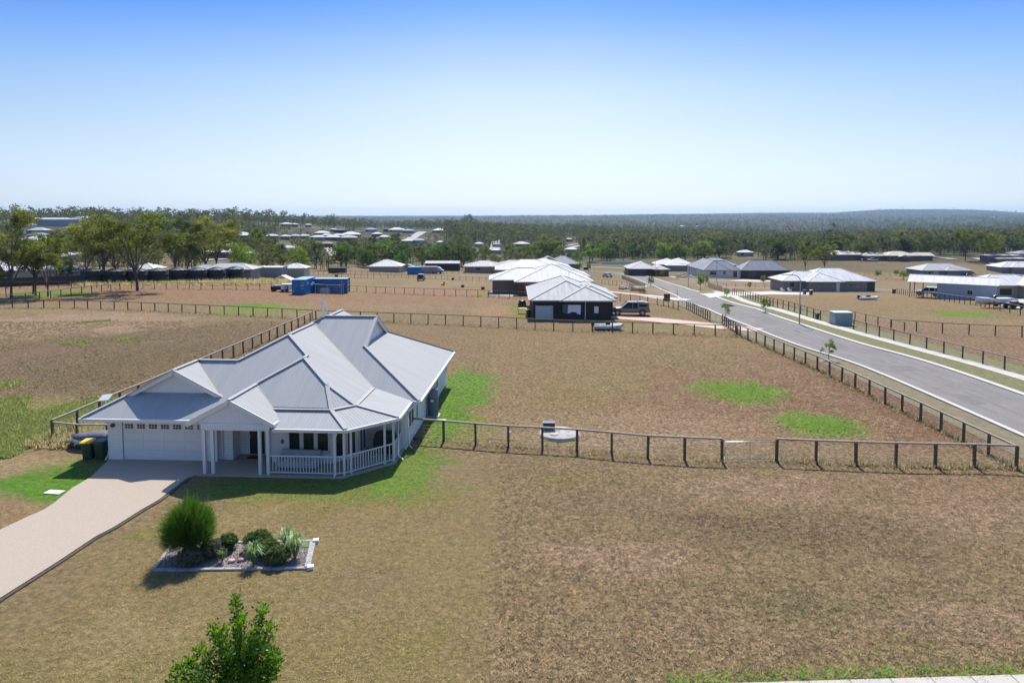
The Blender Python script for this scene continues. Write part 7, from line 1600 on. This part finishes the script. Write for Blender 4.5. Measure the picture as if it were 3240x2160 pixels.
def where(px):
    L_ = [(90, 'behind the left edge gums'), (200, 'left of the black tanks'), (300, 'above the first black tanks'), (400, 'above the middle black tanks'), (520, 'behind the biggest gum'), (620, 'behind the dark crowned gum'), (720, 'above the right hand tanks'),
          (820, 'above the bright round tree'), (930, 'above the big blue containers'), (1030, 'right of the round tree'), (1110, 'above the far paddock'), (1190, 'behind the low white house'), (1260, 'behind the low white roof'), (1330, 'behind the small blue container'), (1400, 'behind the grey truck box'),
          (1470, 'left of the cream bungalow'), (1560, 'behind the cream bungalow'), (1650, 'left of the white roofs'), (1740, 'above the white roof row'), (1830, 'right of the gabled house'), (1900, 'behind the farthest lamp'), (1980, 'above the bright green lawn'),
          (2060, 'behind the far bend house'), (2150, 'behind the pool'), (2240, 'above the long house corner'), (2330, 'above the long house middle'), (2430, 'above the long house end'), (2530, 'left of the forked gum'), (2650, 'behind the grey brick house'),
          (2780, 'behind the ranch house'), (2900, 'right of the broad gum'), (3020, 'behind the bank house'), (3120, 'by the pair of gums'), (3240, 'behind the farm shed'), (9999, 'beyond the farm shed')]
    for x, t in L_:
        if px < x: return t
rgT = random.Random(77); ntree = 0
cand = []; mass = []
CN = {'leaf_valley': 'mid green', 'leaf_bright': 'fresh green', 'leaf_hill': 'dark grey green', 'leaf_gum': 'yellow green'}
def gap(px, py): return (1285 < px < 1350 and py < 790) or (1555 < px < 1590 and py < 800) or (860 < px < 1000 and 722 < py < 734) or (1030 < px < 1075 and 786 < py < 850) or (590 < px < 740 and 816 < py < 836)
for (x0, x1, y0, y1, n, kinds, ml, hr) in BOX:
    placed = 0; tries = 0
    while placed < n and tries < n * 6:
        tries += 1; px, py = rgT.uniform(x0, x1), rgT.uniform(y0, y1); P = G(px, py); h = rgT.uniform(*hr); hpx = h / mpp(P)
        if blocked(px, py, hpx):
            h *= .6; hpx *= .6
            if blocked(px, py, hpx): continue
        if gap(px, py): continue
        kd = rgT.choice(kinds); key = kd + str(rgT.randrange(5 if kd == 'v' else 3)); m = rgT.choice(ml); w = rgT.uniform(.85, 1.3)
        band_ = 'front' if py > (y0 + y1) / 2 + (y1 - y0) * .12 else 'back'
        d = '%s %s %s tree %s, %s row' % ('tall' if h > sum(hr) / 2 else 'low', CN[m.name], 'spreading' if w > 1.08 else 'narrow', where(px), band_)
        cand.append([px, py, key, m, h, w, P, d]); placed += 1
from collections import defaultdict
byd = defaultdict(list)
for c in cand: byd[c[7]].append(c)
OR = ['leftmost', 'second', 'third', 'fourth', 'fifth', 'sixth', 'seventh', 'eighth']
for d, cs in byd.items():
    cs.sort(key=lambda c: c[0])
    for i, (px, py, key, m, h, w, P, _) in enumerate(cs):
        lb = d if len(cs) == 1 else (OR[min(i, 7)] + ' ' + d)
        tree(px, py, None, key, m, lb, rgT.random() * 6.28, h, w, group='trees of the belt beyond the paddocks', P=P, name='gum_tree' if key[0] == 'v' else 'bushy_tree')
for (x0, x1, y0, y1, n, hr) in MASS:
    placed = tries = 0
    while placed < n and tries < n * 5:
        tries += 1; px, py = rgT.uniform(x0, x1), rgT.uniform(y0, y1); P = G(px, py); h = rgT.uniform(*hr); hpx = h / mpp(P)
        if blocked(px, py, hpx) or gap(px, py): continue
        mass.append((P.x, P.y, P.z - .3, h)); placed += 1
# far woods: one mass of crowns
def wood(gen, quads=26, seed=5):
    rng = np.random.default_rng(seed); C_ = np.array(gen); n = len(C_); nc = 7
    h = C_[:, 3]
    # every crown is a handful of leaf clumps on a trunk
    ci = np.repeat(np.arange(n), nc); d = rng.normal(size=(n * nc, 3)); d /= np.linalg.norm(d, axis=1)[:, None]
    hc = h[ci][:, None]; CC = C_[ci, :3] + np.concatenate([d[:, :2] * hc * .25, d[:, 2:] * hc * .30 + hc * .60], 1)
    q = max(1, quads // nc); N_ = n * nc * q; idx = np.repeat(np.arange(n * nc), q); e = rng.normal(size=(N_, 3)); e /= np.linalg.norm(e, axis=1)[:, None]; r = rng.random((N_, 1)) ** .4
    hh = hc[idx]; P = CC[idx] + e * r * hh * np.array([[.15, .15, .11]])
    lf = hh * (.045 + .05 * rng.random((N_, 1))) * (26 / quads) ** .5 * 1.1; nr = rng.normal(size=(N_, 3)); t = np.cross(nr, rng.normal(size=(N_, 3))); t /= np.linalg.norm(t, axis=1)[:, None]; nr /= np.linalg.norm(nr, axis=1)[:, None]; s_ = np.cross(nr, t)
    v = np.stack([P - t * lf, P + s_ * lf * .7, P + t * lf, P - s_ * lf * .7], 1).reshape(-1, 3)
    TB = C_[:, :3]; w = h[:, None] * .018; z = np.zeros((n, 1))
    tv = np.stack([TB + np.concatenate([-w, z, z], 1), TB + np.concatenate([w, z, z], 1), TB + np.concatenate([w * .6, z, h[:, None] * .6], 1), TB + np.concatenate([-w * .6, z, h[:, None] * .6], 1)], 1).reshape(-1, 3)
    v = np.concatenate([v, tv]); f = np.arange(len(v)).reshape(-1, 4); ct = rng.random(n); cc = rng.random(n * nc)
    tint = np.concatenate([np.clip(ct[ci][idx] * .55 + cc[idx] * .35 + rng.random(N_) * .15, 0, 1), np.zeros(n)])
    return v, f, tint
def far_trees(seed, n, ymin, ymax, xr, hr, dens=None, p=1.0):
    rg = random.Random(seed); out = []
    while len(out) < n:
        y = math.exp(rg.uniform(math.log(ymin), math.log(ymax))) ** p if p == 1 else ymin + (ymax - ymin) * rg.random() ** p
        x = y * rg.uniform(*xr)
        if noise.noise(Vector((x / 120, y / 160, 1.0))) < (-.16 if y > 900 else -.28): continue
        if dens and not dens(x, y): continue
        out.append((x, y, hz(x, y) - .5, rg.uniform(*hr)))
    return out
def not_at_house(x, y):
    for (hx, hy, w, *_q) in HP:
        if hy - 26 < y < hy + 14 and abs(x - hx) < w * .7: return False
    return True
def clear_sight(x, y):
    """keep woodland off the land that shows open ground or houses"""
    px = 1620 + FPX * x / y
    if px < 1100 and y < 950: return False
    return not_at_house(x, y)
WD = [wood(mass, 90, 4), wood(far_trees(1, 3000, 420, 900, (-.1, .95), (10, 16), lambda x, y: clear_sight(x, y) and (x / y > .12 or y > 560)), 48, 5),
      wood(far_trees(2, 6500, 900, 3200, (-.8, .9), (10, 16), not_at_house), 28, 6), wood(far_trees(3, 10000, 3200, 8600, (-.85, .9), (9, 14)), 14, 7)]
tag(mo('woodland', cloud_mesh('woodland', WD, L_HIL)), 'grey green eucalypt woodland covering the ridges and hills to the horizon', 'woods', kind='stuff')

# ================================================================ FOREGROUND TREE
def street_tree_near():
    P = at_y(762, 2160, 16.0); t = thing('young_tree', 'glossy dark green young tree in front of the lawn, cut off by the bottom of the photo', 'tree', (P.x, 16.0, 0)); t['label'] = 'glossy dark green young tree nearest the camera on the front verge'
    rg = random.Random(4); rng = np.random.default_rng(4); b = MB(); H_ = at_y(745, 1893, 16.0).z
    b.tube([(0, 0, -.1), (.03, .0, 1.2), (0, .02, 2.6), (-.12, 0, H_ - .25)], [.06, .05, .035, .01], 8)
    tips = []
    def br(a, e, r):
        b.tube([a, Vector(a).lerp(Vector(e), .5) + Vector((0, 0, .06)), e], [r, r * .7, r * .3], 5, cap=False); return Vector(e)
    sp_list = []
    # leaders: position of tip in the photograph at that depth
    lead = [((745, 1893), .05), ((832, 1920), .1), ((674, 1990), -.1), ((866, 2060), .15), ((632, 2052), -.15), ((560, 2110), .0), ((548, 2150), -.3), ((880, 2085), -.2), ((700, 1990), .35), ((800, 2010), -.35), ((860, 1980), .0), ((600, 2090), .3), ((760, 1960), -.3)]
    for (px, py), dy in lead:
        e = at_y(px, py, 16.0 + dy); e = Vector((e.x - P.x, dy, e.z)); z0 = max(1.0, e.z * .55 - .2); a = Vector((0, 0, z0)); br(a, e, .022)
        n = 16
        for k in range(n):
            f = .30 + .70 * k / (n - 1); p = a.lerp(e, f); sp_list.append((p, (e - a).normalized(), f))
    for k in range(150):
        z = rg.uniform(1.0, H_ * .60); a = rg.random() * 6.283; r = rg.uniform(.2, 1.12) * (1.15 - z / H_ * .8); e = Vector((math.cos(a) * r, math.sin(a) * r, z + r * .35)); sp_list.append((e, Vector((math.cos(a), math.sin(a), .8)).normalized(), .6))
        if k % 3 == 0: br(Vector((0, 0, max(.8, z - .4))), e, .012)
    V = []; F = []; Ti = []
    for (p, d, f) in sp_list:
        for q in range(26 if f < .95 else 34):
            o_ = Vector((rg.gauss(0, .085), rg.gauss(0, .085), rg.gauss(0, .085))) * (1.15 - .45 * f); c = p + o_
            out = (o_.normalized() * .8 + d * .7 + Vector((0, 0, .15)) + Vector((rg.gauss(0, .4), rg.gauss(0, .4), rg.gauss(0, .35)))).normalized()
            s_ = out.cross(Vector((rg.gauss(0, 1), rg.gauss(0, 1), rg.gauss(0, 1)))).normalized(); up = s_.cross(out); L_ = rg.uniform(.07, .12); w = L_ * .27; bi = len(V)
            V += [c, c + out * L_ * .45 + s_ * w + up * .006, c + out * L_, c + out * L_ * .45 - s_ * w + up * .006]; F.append((bi, bi + 1, bi + 2, bi + 3)); Ti.append(min(1, max(0, rg.random() * .55 + (.75 if (f > .9 and rg.random() < .5) else 0))))
    mo('crown', cloud_mesh('crown', [(np.array([tuple(v) for v in V]), np.array(F), np.array(Ti))], mat_leaf('leaf_lilly', (.018, .085, .008), (.17, .33, .012), .28, .32, .5, 0)), t)
    b.build('trunk', M_BARK, t)
street_tree_near()

# ================================================================ GRASS TUFTS
def tufts(name, label, pts, h, w, nbl, m, seed, lean=.5):
    rng = np.random.default_rng(seed); C_ = np.array([(p[0], p[1], p[2] if len(p) > 2 else 0) for p in pts]); n = len(C_); idx = np.repeat(np.arange(n), nbl); N_ = len(idx)
    a = rng.random(N_) * 2 * np.pi; hh = h * (.5 + .9 * rng.random(N_)) * (.6 + .8 * rng.random(n))[idx]; ln = hh * lean * rng.random(N_) * 1.6
    base = C_[idx] + np.stack([np.cos(a), np.sin(a), 0 * a], 1) * (w * .9 * rng.random(N_))[:, None]
    side = np.stack([-np.sin(a), np.cos(a), 0 * a], 1) * (w * .16); tip = base + np.stack([np.cos(a) * ln, np.sin(a) * ln, hh], 1)
    v = np.stack([base - side, base + side, tip], 1).reshape(-1, 3); f = np.arange(len(v)).reshape(-1, 3); t = np.clip(rng.random(n)[idx] * .7 + rng.random(N_) * .35, 0, 1)
    o = mo(name, cloud_mesh(name, [(v, f, t)], m)); tag(o, label, 'grass', kind='stuff'); return o
G_DRY = mat_leaf('grass_dry', (.27, .195, .115), (.52, .405, .26), .9, .5, .05, 0, True); G_GRN = mat_leaf('grass_green', (.15, .26, .05), (.27, .42, .09), .9, .5, .05, 0, True)
G_MIX = mat_leaf('grass_mixed', (.26, .24, .09), (.46, .38, .20), .9, .5, .05, 0, True); G_DRK = mat_leaf('grass_seed', (.22, .165, .10), (.46, .36, .22), .9, .5, .05, 0, True)
G_GRM = mat_leaf('grass_greenish', (.13, .17, .05), (.28, .33, .10), .9, .5, .05, 0, True)
G_DK2 = mat_leaf('grass_dark', (.15, .125, .08), (.32, .25, .16), .9, .45, .05, 0, True)
def scatter(n, x0, x1, y0, y1, seed, ok=None, thr=None, sc_=.5):
    rg = random.Random(seed); out = []
    while len(out) < n:
        y = y0 + (y1 - y0) * rg.random() ** 1.3; x = rg.uniform(x0, x1)
        if abs(x) > y * .78 + 3: continue
        if thr is not None and noise.noise(Vector((x * sc_, y * sc_, seed))) < thr: continue
        if ok and not ok(x, y): continue
        out.append((x, y, 0))
    return out
FR_Y = lambda x: 38.2 - .12 * x * (1 if x > 0 else .6)
tufts('dry_grass', 'tufts of dry tan grass over the rough block right of the lawn', scatter(30000, -.9, 34, 18.5, 39, 1, lambda x, y: y < FR_Y(x) + 2 and x > -.9 + .3 * math.sin(y * 2) + .5 * noise.noise(Vector((x * 3, y * 3, 2)))), .05, .075, 6, G_DRY, 1, 1.1)
tufts('dry_grass', 'darker seed heads among the dry grass of the rough block', scatter(9000, -.6, 34, 18.5, 39, 2, lambda x, y: y < FR_Y(x) + 2, -.1, 1.1), .07, .08, 6, G_DK2, 2, .9)
tufts('lawn_grass', 'short mixed blades of the mown front lawn', scatter(20000, -16, -.6, 18.3, 33, 3, lambda x, y: not (gb[0].x - .2 < x < gb[2].x + .6 and gb[0].y - .2 < y < gb[2].y + .2) and x > -12.5 - (33 - y) * .25), .03, .07, 4, G_MIX, 3, 1.2)
tufts('dry_grass', 'sparse dry tufts over the fenced paddock behind the front fence', scatter(14000, -2, 25.2, 40, 75, 4, lambda x, y: y > FR_Y(x) + 2, -.1, .9), .07, .14, 5, G_DRY, 4, 1.4)
tufts('green_weeds', 'patches of pale green weeds in the unmown paddock', [(c[0] + random.Random(i * 13 + k).gauss(0, 1.0), c[1] + random.Random(i * 17 + k).gauss(0, .5), 0) for i, c in enumerate([tuple(G(*p)) for p in ((300, 1018), (240, 1085), (404, 1075), (30, 1218))]) for k in range(70)], .22, .22, 7, G_GRM, 33, .8)
fy = []
rg = random.Random(8)
for (t_, P_), cnt, sp_w in ((FENCES[0], 170, .2), (FENCES[1], 380, .22), (FENCES[2], 1100, .25)):
    for k in range(cnt):
        i = rg.randrange(len(P_) - 1); p = P_[i].lerp(P_[i + 1], rg.random()); fy.append((p.x + rg.gauss(0, sp_w), p.y + rg.gauss(0, sp_w), 0))
tufts('fence_grass', 'uncut brown grass growing along the foot of the fences', fy, .20, .10, 6, G_DK2, 5, .6)
fy2 = [p for k, p in enumerate(fy) if k % 4 == 0]
tufts('fence_grass', 'uncut green grass growing along the foot of the fences', fy2, .24, .12, 7, G_MIX, 6, .6)
tufts('long_grass', 'long brown seeding grass in the unmown paddock left of the house', scatter(9000, -70, -27.8, 42, 86, 7, lambda x, y: x < -27.9, -.2, .16), .10, .22, 6, G_DK2, 7, 1.0)
tufts('long_grass', 'long green grass in the unmown paddock left of the house', scatter(9000, -45, -27.6, 37, 50, 8, lambda x, y: x < -27.8 and y < 48 + 2 * math.sin(x)), .16, .16, 7, G_GRM, 8, .7)
tufts('long_grass', 'weeds between the side fence and the covered dinghy', [(rg.uniform(-28.5, -23.2), rg.uniform(38.5, 44.5), 0) for _ in range(900)], .32, .16, 9, G_MIX, 9, .6)
tufts('long_grass', 'rank dry grass under the rail fences of the far paddocks', [tuple(p.lerp(q, rg.random()) + Vector((rg.gauss(0, .4), rg.gauss(0, .4), 0))) for (t_, P_) in FENCES[3:14] for p, q in zip(P_, P_[1:]) for _ in range(10)], .16, .3, 6, G_DK2, 10, .8)
for i, (ext, n, hh) in enumerate((((2230, 2460, 1210, 1270), 1500, .18), ((2500, 2700, 1318, 1378), 1500, .18))):
    cx, cy, rx, ry = EP(*ext); tufts('wet_grass', 'lush green grass of the patch round the puddle' if i == 0 else 'lush green grass patch without puddle nearer the front fence', [(cx + rg.gauss(0, rx * .5), cy + rg.gauss(0, ry * .5), 0) for _ in range(n)], hh * .6, .12, 6, G_GRN, 20 + i, 1.2)
tufts('bank_scrub', 'scrubby dry grass on the bank below the hipped house', [tuple(G(rg.uniform(2700, 3130), rg.uniform(866, 884))) for _ in range(3500)], .7, .5, 6, G_DRK, 30, .6)
tufts('tank_scrub', 'tall dry weeds along the row of black water tanks', [tuple(G(rg.uniform(225, 1010), rg.uniform(888, 904))) for _ in range(2600)], .6, .4, 6, G_MIX, 31, .6)
tufts('path_grass', 'green tufts growing over the edge of the front footpath', [(p.x + rg.gauss(0, .3), p.y + rg.uniform(.0, .5), 0) for p in sp_ for _ in range(45)], .10, .08, 6, G_GRN, 32, .9)

# ================================================================ AIR
hzb = MB(); zt = 95; hzb.box((-9800, -160, -70), (9800, 9300, zt))
hm = bpy.data.materials.new('haze'); hm.use_nodes = True; ht = hm.node_tree; ht.nodes.clear()
vo = ht.nodes.new('ShaderNodeVolumePrincipled'); vo.inputs['Color'].default_value = (.50, .72, 1.0, 1); vo.inputs['Density'].default_value = .00007; vo.inputs['Anisotropy'].default_value = .25
oo = ht.nodes.new('ShaderNodeOutputMaterial'); ht.links.new(vo.outputs[0], oo.inputs['Volume'])
o = hzb.build('haze', hm); tag(o, kind='stuff')
